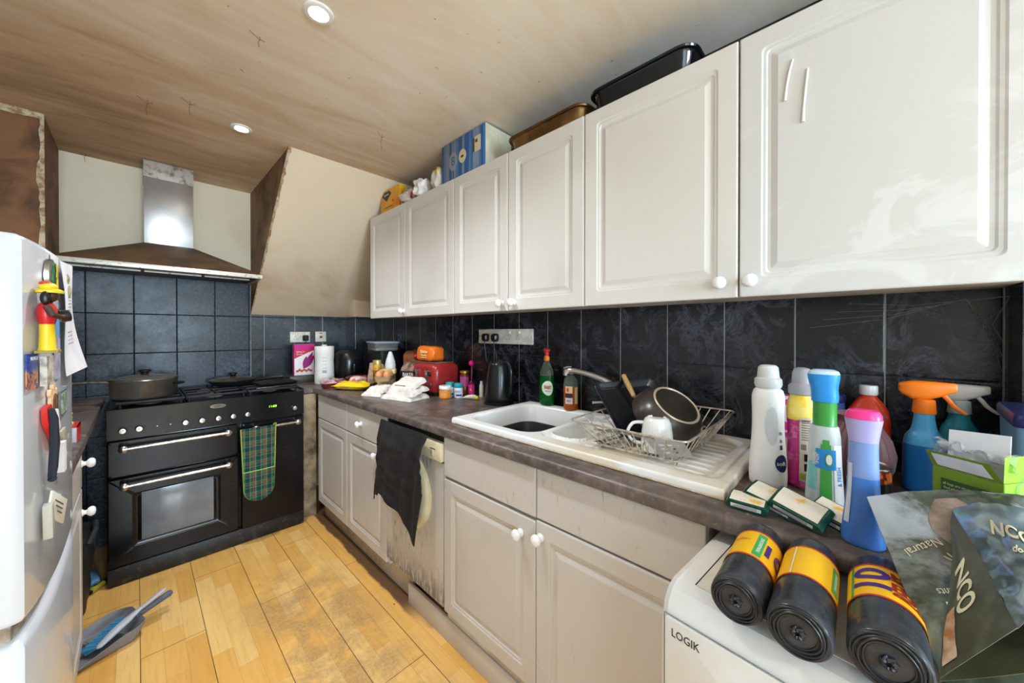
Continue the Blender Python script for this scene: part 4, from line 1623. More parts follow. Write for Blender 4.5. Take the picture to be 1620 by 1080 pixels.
# ---- rolls of bin bags on it
M_bag = mat('glossy_black_bin_bag', (50, 52, 57), .26, c2=(66, 68, 74), ns=30, st=(1, 1, 1), bump=.25, bs=40)
M_rim = mat('bin_bag_folds', (44, 45, 49), .35)
M_ylab = mat('yellow_label', (246, 190, 20), .4)
M_redp = mat('red_label_print', (200, 40, 50), .4)
M_purp = mat('purple_print', (74, 40, 130), .4)
M_glab = mat('green_label_block', (60, 160, 80), .4)


def bin_roll(lab, y, rad, x0, x1, extra, twist, grp='rolls of bin bags'):
    r_ = thing('bin_bag_roll', lab, 'bin bags', (x0, y, .8520 + rad), 0, grp)
    L_ = x1 - x0
    seg = 56
    b = B()
    rs = []
    for h, q in ((0, .93), (.003, .985), (.010, 1.0), (L_ * .5, 1.0), (L_ - .012, .99), (L_ - .003, .95), (L_, .86)):
        rs.append([Vector((h, q * rad * math.cos(2 * PI * k / seg) * (1 - .02 * math.sin(3 * 2 * PI * k / seg)), q * rad * math.sin(2 * PI * k / seg))) for k in range(seg)])
    b.rings(rs)
    body = b.build('roll', M_bag, r_)
    b = B()
    # wound layers on the near end
    pts = []
    T = 7.5
    for k in range(230):
        a = 2 * PI * T * k / 229
        q = rad * (.90 - .70 * k / 229) * (1 + .03 * math.sin(3 * a + k * .05))
        pts.append((-.0012 - .0035 * math.sin(k * .02) ** 2 + .006 * (k / 229), q * math.cos(a), q * math.sin(a)))
    b.tube(pts, .0014, 6)
    for k in range(9):
        a = k * .9 + twist
        b.tube([(.000, .006 * math.cos(a), .006 * math.sin(a)), (-.004, .005 * math.cos(a + 1), .005 * math.sin(a + 1)), (-.001, .009 * math.cos(a + 1.8), .009 * math.sin(a + 1.8))], [.002, .0026, .0012], 6)
    b.build('wound_end', M_rim, r_)
    # paper band: surface point at distance h along, angle a from the top towards the camera-right side
    def sp(h, a, off=.0006):
        return Vector((h, -(rad + off) * math.sin(a), (rad + off) * math.cos(a)))
    h0, h1 = L_ * .36, L_ * .80
    b = B()
    b.grid(lambda u, v: sp(h0 + (h1 - h0) * v, -PI + 2 * PI * u), 60, 4, 0, .0003)
    for ha, hb in ((h0 - .001, h0 + .003), (h1 - .003, h1 + .001)):
        b.grid(lambda u, v: sp(ha + (hb - ha) * v, -PI + 2 * PI * u, .0011), 60, 1, 1)
    def txt(s, size, h, a, m, fit, along=True, flip=1):
        def fn(x, y_, z):
            # letters run round the roll, tops towards the far end
            return sp(h + y_, a + x / rad, .0014 + z)
        def fn2(x, y_, z):
            return sp(h + x, a - y_ / rad, .0014 + z)
        b.text(s, size, (0, 0, 0), (1, 0, 0), (0, 1, 0), m, .0001, fit, fn if along else fn2, bold=.03 if size > .02 else 0)
    extra(b, sp, txt, h0, h1)
    b.build('label_band', [M_ylab, M_redp, M_purp, M_glab, M_white_ink, mat('dark_red_print', (150, 30, 24), .5)], r_)
    return r_


def ex1(b, sp, txt, h0, h1):
    b.grid(lambda u, v: sp(h0 + .008 + (h1 - h0 - .016) * v, .10 + .36 * u, .0010), 6, 4, 3)
    txt('STRONG BLACK SACKS', .007, (h0 + h1) / 2, .30, 4, .055, False)
    txt('10', .052, (h0 + h1) / 2 - .005, .98, 2, .040, True)
    txt('~oOo~', .012, (h0 + h1) / 2 + .010, -.55, 1, .030, True)


def ex2(b, sp, txt, h0, h1):
    b.grid(lambda u, v: sp(h0 + .004 + (h1 - h0 - .008) * v, -.52 + .05 * u, .0012), 3, 3, 4)
    b.grid(lambda u, v: sp(h0 + .012 + (h1 - h0 - .024) * v, .92 + .34 * u, .0010), 6, 4, 3)
    txt('STRONG BLACK SACKS', .007, (h0 + h1) / 2, 1.10, 4, .050, False)


def ex3(b, sp, txt, h0, h1):
    b.grid(lambda u, v: sp(h0 + .004 + (h1 - h0 - .008) * v, -1.05 + .12 * u, .0010), 6, 4, 3)
    txt('10', .058, (h0 + h1) / 2, -.30, 2, .056, False)
    txt('REFUSE', .034, (h0 + h1) / 2 + .002, .55, 5, .064, False)
    txt('SACKS', .034, (h0 + h1) / 2 + .002, 1.20, 5, .064, False)


bin_roll('leftmost of three rolls of black bin bags, lying on the white washing machine', .1345, .0365, .642, .862, ex1, .3)
bin_roll('middle one of three black bin bag rolls, its yellow band crossed by a white tab', .0580, .0375, .632, .862, ex2, 1.3)
bin_roll('bin bag roll beside the pet food pouches, large purple 10 printed on top', -.0295, .0395, .650, .864, ex3, 2.2)
# ================================================================ SINK
t = NT('stained_white_resin')
x, y, z = t.sep()
lime = t.math('MULTIPLY', t.step(t.noise(5, 5, .6, .5), .40, .70), t.step(z, .922, .905))
limes = t.math('MULTIPLY', t.step(t.noise(3.4, 5, .6, .4), .44, .66), t.step(y, .95, .55))
edge_ = t.math('MULTIPLY', t.math('MULTIPLY', t.step(t.noise(40, 4, .7), .34, .5), t.step(z, .9210, .9150)), t.step(z, .908, .912))
outer = t.math('MAXIMUM', t.math('MAXIMUM', t.step(x, .957, .953), t.step(x, 1.449, 1.453)), t.math('MAXIMUM', t.step(y, .234, .230), t.step(y, 1.250, 1.254)))
edge_ = t.math('MULTIPLY', edge_, outer)
col = t.mix(t.math('MULTIPLY', limes, .55), (240, 240, 238), (222, 196, 148))
col = t.mix(t.math('MULTIPLY', lime, .15), col, (214, 196, 160))
col = t.mix(t.math('MULTIPLY', edge_, .8), col, (216, 176, 110))
M_sink = t.out(col, .16)
sx0, sx1, sy0, sy1 = SK['x0'], SK['x1'], SK['y0'], SK['y1']


def sstep(a, b_, x_):
    t_ = min(1, max(0, (x_ - a) / (b_ - a)))
    return t_ * t_ * (3 - 2 * t_)


def rr_dist(x_, y_, x0, x1, y0, y1, rad):
    qx, qy = abs(x_ - (x0 + x1) / 2) - (x1 - x0) / 2 + rad, abs(y_ - (y0 + y1) / 2) - (y1 - y0) / 2 + rad
    return math.hypot(max(qx, 0), max(qy, 0)) + min(max(qx, qy), 0) - rad


def sink_z(x_, y_):
    z_ = .937
    d = rr_dist(x_, y_, 1.000, 1.410, .855, 1.215, .07)          # main bowl
    z_ -= .1645 * sstep(.004, -.030, d) + .004 * sstep(.020, .0, d)
    d = rr_dist(x_, y_, 1.050, 1.330, .690, .822, .05)           # half bowl
    z_ -= .105 * sstep(.004, -.026, d) + .003 * sstep(.018, .0, d)
    d = rr_dist(x_, y_, 1.002, 1.420, .272, .835, .05)           # sunken drainer round it
    k = sstep(.006, -.012, d)
    if rr_dist(x_, y_, 1.050, 1.330, .690, .822, .05) > .004:
        z_ -= .012 * k
        if y_ < .66:
            z_ += .0030 * sstep(.45, .9, math.sin((x_ - 1.0) * 2 * PI / .040)) * sstep(-.014, -.03, d)
    return z_


b = B()
NX, NY = 150, 300
rs = []
for i in range(NX + 1):
    row = []
    for j in range(NY + 1):
        row.append(Vector((sx0 + .006 + (sx1 - sx0 - .012) * i / NX, sy0 + .006 + (sy1 - sy0 - .012) * j / NY, 0)))
    rs.append(row)
vs = [Vector((p_.x, p_.y, sink_z(p_.x, p_.y))) for row in rs for p_ in row]
Wn = NY + 1
b.add(vs, [[i * Wn + j, (i + 1) * Wn + j, (i + 1) * Wn + j + 1, i * Wn + j + 1] for i in range(NX) for j in range(NY)])
rim = [(i, 0) for i in range(NX + 1)] + [(NX, j) for j in range(1, NY + 1)] + [(i, NY) for i in range(NX - 1, -1, -1)] + [(0, j) for j in range(NY - 1, 0, -1)]
loops = []
for off, z_ in ((0, .937), (.0035, .9355), (.0060, .930), (.0065, .9135)):
    lp = []
    for i, j in rim:
        p_ = rs[i][j]
        lp.append(Vector((p_.x + (off if i == NX else -off if i == 0 else 0), p_.y + (off if j == NY else -off if j == 0 else 0), z_ if off else vs[i * Wn + j].z)))
    loops.append(lp)
b.rings(loops, 0, False, False)
o = b.build('sink', M_sink, ang=60)
tag(o, 'white inset sink with one and a half bowls and a grooved drainer, limescale stained', 'sink')
# washing-up bowl
b = B()
rs = []
for w, h, z_, rad in ((.235, .245, .780, .05), (.250, .260, .784, .055), (.285, .295, .862, .07), (.292, .302, .864, .072), (.292, .302, .868, .072), (.278, .288, .868, .066), (.244, .254, .790, .05), (.236, .246, .787, .05)):
    rs.append([Vector((px + 1.205, py + 1.035, z_)) for px, py in rrect(w, h, rad, 8)])
b.rings(rs)
r = thing('washing_up_bowl', 'dark plastic washing-up bowl of grey water sitting in the main sink bowl', 'washing-up bowl', (1.205, 1.035, .778))
b.v = [p_ - Vector(r.location) for p_ in b.v]
b.build('bowl', mat('charcoal_plastic', (38, 38, 42), .35), r)
b = B().rings([[Vector((px, py, z_)) for px, py in rrect(.258, .268, .056, 8)] for z_ in (.030, .034)])
b.build('water', mat('murky_water', (140, 128, 112), .05, c2=(112, 104, 92), ns=9), r)
# tap
r = thing('mixer_tap', 'chrome mixer tap with a long curved spout at the back of the sink', 'tap', (1.435, .735, .9375))
b = B().lathe([(.026, -.0005), (.027, .004), (.022, .010), (.020, .020), (.020, .075), (.022, .085), (.018, .098), (0, .102)], seg=28)
b.build('tap_body', M_chrome, r)
b = B().tube(curve([(0, .004, .085), (0, .020, .128), (-.008, .06, .155), (-.020, .12, .174), (-.034, .18, .187), (-.043, .222, .190), (-.048, .238, .182), (-.049, .241, .166)], 5),
             radii([.017, .0165, .015, .0135, .013, .0145, .0165, .0165], 5), 18)
b.build('spout', M_chrome, r)
b = B().lathe([(.010, 0), (.010, .012), (.017, .016), (.019, .034), (.014, .040), (0, .042)], (-.018, .004, .062), (-.6, .8, .3), 18)
b.tube([(-.030, .022, .068), (-.06, .06, .068), (-.080, .085, .066)], [.005, .0045, .006], 10)
b.build('tap_lever', M_chrome, r)

# ---- wire dish rack
M_wire = mat('dulled_wire', (214, 206, 192), .35, .6, c2=(176, 162, 142), ns=60)
r = thing('dish_rack', 'silver wire dish rack full of washing up on the drainer', 'dish rack', (1.235, .48, .926))
RX0, RX1, RY0, RY1 = -.268, .245, -.168, .190   # top rim
BX0, BX1, BY0, BY1 = -.195, .180, -.120, .135   # floor
HT, HB = .096, .016


def rect_loop(x0, x1, y0, y1, z_, rad):
    return [(px + (x0 + x1) / 2, py + (y0 + y1) / 2, z_) for px, py in rrect(x1 - x0, y1 - y0, rad, 5)]


b = B().tube(rect_loop(RX0, RX1, RY0, RY1, HT, .025), .0032, 8, loop=True)
b.build('rim', M_wire, r)
b = B().tube(rect_loop(BX0, BX1, BY0, BY1, HB, .02), .0028, 8, loop=True)
b.build('base_frame', M_wire, r)
for i in range(11):                                     # hoops across, from rim to rim under the dishes
    fy = (i + .5) / 11
    yt, yb = RY0 + (RY1 - RY0) * fy, BY0 + (BY1 - BY0) * fy
    b = B().tube([(RX0 + .001, yt, HT), (BX0 - .006, yb, HB + .010), (BX0 + .004, yb, HB - .003), (BX1 - .004, yb, HB - .003), (BX1 + .006, yb, HB + .010), (RX1 - .001, yt, HT)], .0018, 7)
    b.build('wire', M_wire, r)
for i in range(9):
    fx_ = (i + .5) / 9
    xt, xb = RX0 + (RX1 - RX0) * fx_, BX0 + (BX1 - BX0) * fx_
    b = B().tube([(xt, RY0 + .001, HT), (xb, BY0 - .004, HB + .010), (xb, BY0 + .003, HB)], .0018, 7)
    b.build('wire', M_wire, r)
    b = B().tube([(xt, RY1 - .001, HT), (xb, BY1 + .004, HB + .010), (xb, BY1 - .003, HB)], .0018, 7)
    b.build('wire', M_wire, r)
for i in range(7):                                      # loops that hold plates
    yy = BY0 + .03 + i * .034
    pts = [(BX0 + .02 + .014 * math.cos(a), yy, HB + .012 + .020 * math.sin(a)) for a in [k * PI / 6 for k in range(12)]]
    B().tube([(p_[0], p_[1] + .014 * math.cos(j * PI / 6), p_[2]) for j, p_ in enumerate(pts)], .0016, 6, loop=True).build('wire', M_wire, r)
for fx_, fy in ((BX0 + .02, BY0 + .01), (BX1 - .02, BY0 + .01), (BX0 + .02, BY1 - .01), (BX1 - .02, BY1 - .01)):
    B().tube([(fx_ - .008, fy, HB - .002), (fx_ - .010, fy, .004), (fx_, fy, .0018), (fx_ + .010, fy, .004), (fx_ + .008, fy, HB - .002)], .0022, 7).build('foot', M_wire, r)

RZ = .926 + HB
# upturned mug
M_mug = mat('white_glazed_mug', (238, 236, 232), .12, coat=.5)
r = thing('mug', 'white mug with faint blue writing standing upside down in the dish rack', 'mug', (1.112, .445, RZ))
mg = Loft([(0, .0465, .0465), (.004, .047, .047), (.05, .0455, .0455), (.085, .0405, .0405), (.097, .034, .034), (.1005, .028, .028)], seg=44)
b = B()
rs = [[mg.pt(2 * PI * k / 44, z_) for k in range(44)] for z_ in (0, .004, .03, .05, .07, .085, .092, .097, .1005)]
rs.append([Vector((.026 * math.cos(2 * PI * k / 44), .026 * math.sin(2 * PI * k / 44), .0965)) for k in range(44)])
b.rings(rs, 0, False, True)
b.lathe([(.0445, 0), (.0435, .05), (.038, .086), (0, .092)], seg=44, cap=False)
b.build('cup', M_mug, r)
b = B().tube(curve([(-.018, .036, .082), (-.032, .062, .078), (-.042, .074, .052), (-.036, .064, .026), (-.020, .040, .016)]), radii([.0055, .005, .005, .005, .0055]), 10)
b.build('handle', M_mug, r)
b = B()
mg.text(b, 'My cup of', .011, R(200), .050, flip=1, fit=.036)
mg.text(b, 'tea honey', .011, R(207), .036, flip=1, fit=.036)
b.build('writing', mat('blue_writing', (90, 110, 160), .4), r)

# bowl-shaped pan leaning on its rim
M_pand = mat('dark_coated_pan', (66, 60, 54), .28, .2, c2=(52, 48, 44), ns=5)
ax = Vector((-.22, -.58, .78)).normalized()
u_, v_, w_ = frame_of(ax)
cP = Vector((1.237, .468, 1.010))
r = thing('wok', 'dark deep pan upside down in the dish rack, pale ring on its base', 'pan', tuple(cP))
b = B().lathe([(.116, 0), (.118, .003), (.114, .020), (.104, .045), (.088, .066), (.080, .073), (.0765, .0745), (.071, .0745), (.069, .0725), (0, .0725), (0, .068), (.085, .062), (.100, .042), (.110, .018), (.113, .003)], (0, 0, 0), ax, 56)
b.build('bowl', M_pand, r)
b = B().lathe([(.0705, .0745), (.0725, .0765), (.0765, .0765), (.0785, .0742)], (0, 0, 0), ax, 56, cap=False)
b.build('base_ring', mat('pale_bare_ring', (214, 196, 170), .3, .3), r)
b = B().obox(tuple(ax * .0735), (.012, .004, .001), Matrix((u_, v_, w_)).transposed().to_euler(), 0)
b.build('base_stamp', M_steel, r)

# roasting tray stood on edge
TL, TR, BL = Vector((1.190, .712, 1.109)), Vector((1.415, .584, 1.118)), Vector((1.110, .556, .958))
ex = (TR - TL).normalized()
ez = (TL - BL).normalized()
en = ex.cross(ez).normalized()
if en.x > 0:
    en = -en
ez = (ez - ex * ez.dot(ex)).normalized()
Wt, Ht = (TR - TL).length, (TL - BL).length
r = thing('baking_tray', 'black baking tray standing on edge at the left end of the dish rack', 'baking tray', tuple(BL))
b = B()
ctr = ex * Wt / 2 + ez * Ht / 2
rs = []
for ins, d_, rad in ((-.006, .000, .022), (-.004, .003, .022), (.0, .0015, .02), (.012, -.018, .016), (.018, -.021, .014), (.019, -.024, .014), (.010, -.022, .018), (-.004, -.002, .022)):
    rs.append([ctr + ex * px + ez * py + en * d_ for px, py in rrect(Wt - 2 * ins, Ht - 2 * ins, rad, 5)])
b.rings(rs[:5], 0, False, True)
b.rings([rs[0], rs[7], rs[6], rs[5]], 0, False, True)
b.build('tray', mat('black_tray_enamel', (26, 29, 34), .2, c2=(34, 38, 44), ns=8, coat=.3), r)
# knife with a wooden handle
r = thing('knife', 'knife with a pale wooden handle sticking up between the tray and the pan', 'knife', (1.27, .585, 1.04))
h0, h1 = at(987, 595, X=1.300), at(1003, 627, X=1.270)
b = B().tube([h0 - Vector(r.location), (h0 + h1) / 2 - Vector(r.location), h1 - Vector(r.location)], [.009, .0105, .008], 12)
b.ball(h0 - Vector(r.location), .0088)
b.build('handle', mat('pale_wood_handle', (216, 176, 116), .5, c2=(190, 148, 92), ns=20, st=(1, 1, .3)), r)
dd = (h1 - h0).normalized()
b = B().tube([h1 - Vector(r.location), h1 + dd * .02 - Vector(r.location)], .0055, 10)
e0 = h1 + dd * .018 - Vector(r.location)
b.tube([e0, e0 + dd * .05, e0 + dd * .075], [.004, .0065, .002], 4)
b.build('blade', M_steel, r)
# slotted turner
q = [at(1046, 725, X=1.048), at(1096, 721, X=1.044), at(1080, 697, X=1.026), at(1018, 692, X=1.028)]
r = thing('slotted_turner', 'steel slotted fish slice lying against the front wires of the dish rack', 'utensil', tuple((q[0] + q[2]) / 2))
L0 = Vector(r.location)


def sl(u, v):
    a = q[0].lerp(q[1], u)
    c_ = q[3].lerp(q[2], u)
    p_ = a.lerp(c_, v) - L0
    p_.z = max(p_.z, .944 - L0.z) if False else p_.z
    return p_


b = B()
cells = [(i / 12, (i + 1) / 12, j / 10, (j + 1) / 10) for i in range(12) for j in range(10)]
for u0, u1, v0, v1 in cells:
    iu, jv = round(u0 * 12), round(v0 * 10)
    if iu in (3, 4, 6, 7) and jv in (2, 4, 6):
        continue
    b.add([sl(u0, v0), sl(u1, v0), sl(u1, v1), sl(u0, v1)], [[0, 1, 2, 3]])
k0 = len(b.v)
b.add([p_ + Vector((.0012, 0, 0)) for p_ in b.v[:k0]], [f[::-1] for f in b.f], 0)
b.build('blade', mat('grey_steel', (190, 190, 190), .35, .7), r)
b = B().tube(curve([sl(.3, .98), sl(.1, 1) + Vector((.003, .03, .000)), sl(.0, 1) + Vector((.010, .10, -.004)), sl(0, 1) + Vector((.012, .17, -.010))]), .0035, 8)
b.build('shank', M_steel, r)
# whisk-like strainer and cutlery seen through the wires
r = thing('strainer', 'small wire strainer behind the right end of the dish rack', 'strainer', (1.245, .350, RZ + .034))
b = B()
for k in range(6):
    a = k * PI / 6
    b.tube([(.030 * math.cos(a) * math.sin(q_), .012 * math.cos(q_) * 1.0, .030 * math.sin(a) * math.sin(q_)) for q_ in [j * PI / 6 - PI / 2 for j in range(7)]], .001, 5)
b.tube([(.031 * math.cos(k * PI / 10), 0, .031 * math.sin(k * PI / 10)) for k in range(20)], .0018, 6, loop=True)
b.build('mesh_bowl', M_wire, r)
for i, (p0, p1, lab) in enumerate((((1.062, .60, .020), (1.18, .55, .030), 'steel spoon lying nearest the left end wires of the dish rack'),
                                   ((1.078, .575, .014), (1.20, .50, .020), 'steel fork lying in the dish rack beside the spoon'))):
    p0, p1 = Vector(p0) + Vector((0, 0, .926)), Vector(p1) + Vector((0, 0, .926))
    r = thing(('spoon', 'fork')[i], lab, 'cutlery', tuple(p0), 0, 'cutlery in the dish rack')
    B().tube([(0, 0, 0), (p1 - p0) * .7, p1 - p0], [.0035, .0025, .004], 8).build('handle', M_steel, r)
    if i == 0:
        B().ball((-.016, .006, .001), .018, .011, .004, 16, rot=(0, 0, -.4)).build('bowl', M_steel, r)
    else:
        b = B().obox((-.010, .004, 0), (.020, .018, .002), (0, 0, -.4), 0)
        for k in range(4):
            b.tube([(-.018, -.002 + .006 * k, 0), (-.040, .006 + .006 * k, .001)], .0013, 5)
        b.build('prongs', M_steel, r)
# ================================================================ SOCKETS, PLUGS
M_sock = mat('white_socket_plastic', (226, 222, 210), .3, c2=(206, 198, 180), ns=30)


def plug(b, x, z, y=0):
    b.rings([[Vector((x + px, y - d_, z + pz)) for px, pz in rrect(w, h, .010, 4)] for w, h, d_ in ((.040, .044, 0), (.044, .048, .006), (.042, .046, .022), (.030, .034, .030))])


def socket(name, lab, loc, rz, w, gangs, plugs, cable=None, grp='wall sockets', spur=False):
    r = thing(name, lab, 'socket', loc, rz, grp)
    b = B().box(-w / 2, -.009, -.043, w / 2, 0, .043, 0, .003)
    pl_ = b.build('face_plate', M_sock, r)
    k = 0
    for gx in gangs:
        b = B()
        for dx, dz, sx, sz in ((0, .010, .0035, .008), (-.011, -.011, .007, .003), (.011, -.011, .007, .003)):
            b.box(gx + dx - sx / 2, -.0093, dz - sz / 2 - .004, gx + dx + sx / 2, -.0088, dz + sz / 2 - .004)
        if not spur:
            b.build('socket_holes', M_black, pl_)
            B().obox((gx + .013, -.0105, .024), (.010, .005, .014), (R(8), 0, 0), 0, .001).build('switch', M_porcelain, pl_)
    for s_ in (-1, 1):
        B().lathe([(.0035, 0), (.003, .001), (0, .0012)], (s_ * (w / 2 - .012) if not spur else s_ * .030, -.009, 0), (0, -1, 0), 12).build('screw', M_steel, pl_)
    return r


X_T = XW - .008
socket('socket', 'white socket strip on the right wall above the kettle, two black plugs in it', (X_T, 1.478, 1.279), FACE_R, .440, [.035, .110], [])
for i, (x, yy) in enumerate(((-.145, 1.623), (-.062, 1.540))):
    pr = thing('plug', ('black plug at the left in the socket strip, its cable dropping to the kettle', 'black plug at the right in the socket strip, its cable dropping behind the kettle')[i], 'plug', (X_T - .0092, yy, 1.272), FACE_R, 'plugs in the socket strip')
    b = B()
    plug(b, 0, 0)
    b.build('plug_body', M_black, pr)
    B().tube([(0, -.020, -.018), (0, -.020, -.040), (.006 + .008 * i, -.016, -.10), (.016, -.012, -.17), (.01, -.014, -.24), (0, -.020, -.3555)], .0032, 8).build('cable', M_black, pr)
socket('socket', 'white double socket on the far wall left of the red-windowed spur', (.931, YB - .008, 1.264), 0, .147, [-.036, .036], [])
pr = thing('plug', 'black plug in the double socket on the far wall behind the magenta box', 'plug', (.967, YB - .0175, 1.256), 0, 'plugs on the far wall')
b = B()
plug(b, 0, 0)
b.build('plug_body', M_black, pr)
B().tube([(0, -.020, -.018), (0, -.022, -.06), (.01, -.02, -.16), (.06, -.02, -.26), (.09, -.06, -.2820)], .0032, 8).build('cable', M_black, pr)
r = socket('fused_spur', 'small square white fused spur with a brown window on the far wall', (1.088, YB - .008, 1.266), 0, .086, [], [], spur=True)
pl_ = r.children[0]
B().box(-.010, -.0100, -.012, .012, -.0088, .006, 0, .0005).box(-.010, -.0100, .026, .012, -.0088, .033).build('spur_window', mat('dark_red_plastic', (110, 40, 34), .4), pl_)

# ================================================================ KETTLE
M_kettle = mat('black_gloss_plastic', (22, 23, 25), .22)
r = thing('kettle', 'black upright electric kettle on the worktop under the socket strip', 'kettle', (1.385, 1.425, WT), R(-96))
b = B().lathe([(.080, 0), (.082, .003), (.082, .014), (.074, .017), (0, .018)], seg=44)
b.build('power_base', M_kettle, r)
kt = Loft(smooth_secs([(.019, .076, .076, 0), (.03, .078, .078, 0), (.10, .073, .073, 0), (.17, .064, .064, 0), (.215, .056, .056, 0), (.228, .050, .050, 0)], 4), seg=44)
b = B()
kt.body(b)
b.add([kt.pt(a, z_, o_) for a, z_, o_ in ((PI - .35, .20, .0), (PI + .35, .20, 0), (PI, .222, .022), (PI, .17, .002))], [[0, 1, 2], [0, 2, 3], [1, 3, 2]])
body = b.build('jug', M_kettle, r)
b = B()
kt.patch(b, R(195), R(205), .06, .175, 0, .0012, 4, 10)
b.build('water_window', mat('grey_window_strip', (150, 152, 154), .2), body)
b = B().lathe([(.050, .2275), (.048, .234), (.030, .240), (0, .242)], seg=40)
b.build('lid', M_kettle, r)
b = B().tube(curve([(.048, 0, .222), (.078, 0, .226), (.100, 0, .200), (.106, 0, .15), (.104, 0, .10), (.096, 0, .065), (.074, 0, .050)]), radii([.011, .0115, .011, .0105, .010, .0105, .010]), 14)
b.build('handle', M_kettle, r)
r = thing('power_cable', 'thin black cable trailing over the worktop behind the kettle', 'cable', (1.44, 1.33, WT))
B().tube([(0, .02, .004), (.018, -.03, .004), (.010, -.05, .0045), (-.015, -.038, .004), (-.02, -.01, .004)], .003, 8).build('cable', M_black, r)

# ================================================================ TOASTER AND WHAT STANDS ROUND IT
M_red_t = mat('toaster_red', (160, 40, 38), .32, c2=(136, 36, 36), ns=6, coat=.15)
r = thing('toaster', 'red four-slice toaster with two steel levers and black feet', 'toaster', (1.345, 1.970, WT))
b = B()
rs = []
for ins, z_, rad in ((.006, .024, .03), (0, .034, .035), (0, .15, .035), (.004, .178, .04), (.014, .192, .045), (.034, .199, .04)):
    rs.append([Vector((px, py, z_)) for px, py in rrect(.200 - 2 * ins, .270 - 2 * ins, rad, 6)])
b.rings(rs)
body = b.build('casing', M_red_t, r)
b = B().rings([[Vector((px, py, z_)) for px, py in rrect(w, h, .035, 6)] for w, h, z_ in ((.176, .246, .0), (.184, .254, .006), (.188, .258, .0235))])
b.build('base', M_black, r)
b = B().rings([[Vector((px, py, z_)) for px, py in rrect(.150, .215, .02, 5)] for z_ in (.1992, .2022)])
top_ = b.build('top_plate', mat('dusty_steel_top', (150, 136, 124), .4, .5), r)
for xx in (-.045, .045):
    for yy in (-.052, .052):
        B().box(xx - .012, yy - .046, .2021, xx + .012, yy + .046, .2028).build('slot', M_dark, top_)
for yy in (-.056, .056):
    b = B().box(-.1005, yy - .004, .050, -.0995, yy + .004, .165)
    b.build('lever_slot', M_dark, body)
    b = B().rings([[Vector((-.100 - d_, yy + w_ * s_, z_)) for s_, d_ in ((-1, 0), (-1, .6 * q_), (0, q_), (1, .6 * q_), (1, 0))] for z_, w_, q_ in ((.045, .004, .004), (.08, .007, .008), (.12, .010, .014), (.150, .016, .020), (.156, .016, .020))])
    b.build('lever', M_steel, r)
    B().lathe([(.012, 0), (.012, .008), (.010, .011), (0, .012)], (-.0985, yy + .030 * (1 if yy < 0 else -1) * -1, .135), (-1, 0, 0), 18).build('button', M_black, r)
    B().lathe([(.013, 0), (.013, .004), (.010, .006), (0, .0065)], (-.0998, yy - .032, .068), (-1, 0, 0), 22).build('dial', M_steel, r)

r = thing('bread_bag', 'orange wrapped loaf of bread lying on top of the red toaster', 'bread', (1.335, 2.015, WT + .2032))
b = B()
sack(b, (0, 0, 0), .115, .19, .098, 12, .035, .45, fr=2.2)
t = NT('orange_bread_wrapper')
f = t.step(t.noise(9, 3, .5), .5, .62)
M_orange_w = t.out(t.mix(t.math('MULTIPLY', f, .5), (238, 118, 28), (222, 90, 20)), .35)
bd = b.build('wrapper', M_orange_w, r)
b = B().text('Warburtons', .030, (-.062, -.015, .064), (0, -1, 0), (0, 0, 1), 0, .0015, fit=.075, bold=.02)
b.text('Toastie', .016, (-.0615, -.015, .042), (0, -1, 0), (0, 0, 1), 0, .0015, fit=.070)
b.text('thick sliced', .010, (-.0610, -.015, .028), (0, -1, 0), (0, 0, 1), 0, .0015, fit=.060)
b.build('lettering', mat('pale_yellow_print', (246, 220, 150), .5), bd)
B().ball((-.045, .105, .030), .016, .012, .012, 12).build('tied_end', M_red, r)
r = thing('bread_bag', 'brown loaf in a clear bag with a black and white band, left of the toaster', 'bread', (1.345, 2.235, WT))
b = B()
sack(b, (0, 0, 0), .17, .17, .185, 31, .07, .7, fr=2.6)
t = NT('loaf_in_clear_bag')
f = t.step(t.noise(14, 5, .6, .8), .45, .6)
M_loaf = t.out(t.mix(f, (120, 82, 62), (176, 148, 132)), .2)
bd = b.build('bag', M_loaf, r)
lf = Loft([(0, .088, .088), (.05, .089, .089), (.13, .088, .088)], e=2.6)
b = B()
lf.patch(b, R(165), R(268), .062, .128, 0, .004, 16, 6)
lf.text(b, 'BAKERY', .036, R(217), .105, 1, .0055, fit=.105, bold=.02)
lf.text(b, 'loaf', .026, R(212), .074, 1, .0055, fit=.05)
b.build('printed_band', [M_black, M_white_ink], bd)
r = thing('paper_bag', 'crumpled brown and orange paper bag standing behind the loaf by the wall', 'bag', (1.435, 2.405, WT))
b = B()
sack(b, (0, 0, 0), .085, .15, .255, 41, .05, .4, fr=3)
b.build('bag', mat('brown_orange_paper', (176, 116, 70), .6, c2=(150, 70, 34), ns=12), r)


def jar(name, lab, cat, loc, secs, seg, m_body, lid=None, m_lid=None, label=None, text_=None, grp=None, e=2.0, rz=0.0, tc=None, back=None):
    """lathe-like container: sections, optional lid sections, optional label (a0, a1, z0, z1, material)"""
    r_ = thing(name, lab, cat, loc, rz, grp)
    L_ = Loft(secs, e, seg)
    b = B()
    L_.body(b)
    bd_ = b.build('body', m_body, r_)
    if label:
        for i_, lb in enumerate(label if isinstance(label, list) else [label]):
            b = B()
            L_.patch(b, R(lb[0]), R(lb[1]), lb[2], lb[3], 0, .0006 + .0004 * i_, shape=lb[5] if len(lb) > 5 else None)
            mm = [lb[4]]
            if text_ and i_ == 0:
                mm.append(tc or M_black)
                for tx, sz_, a_, z_, ft in text_:
                    L_.text(b, tx, sz_, R(a_), z_, 1, .0016, fit=ft)
            b.build('label', mm, bd_)
    if lid:
        b = B()
        Loft(lid, e, seg).body(b)
        b.build('lid', m_lid, r_)
    return r_


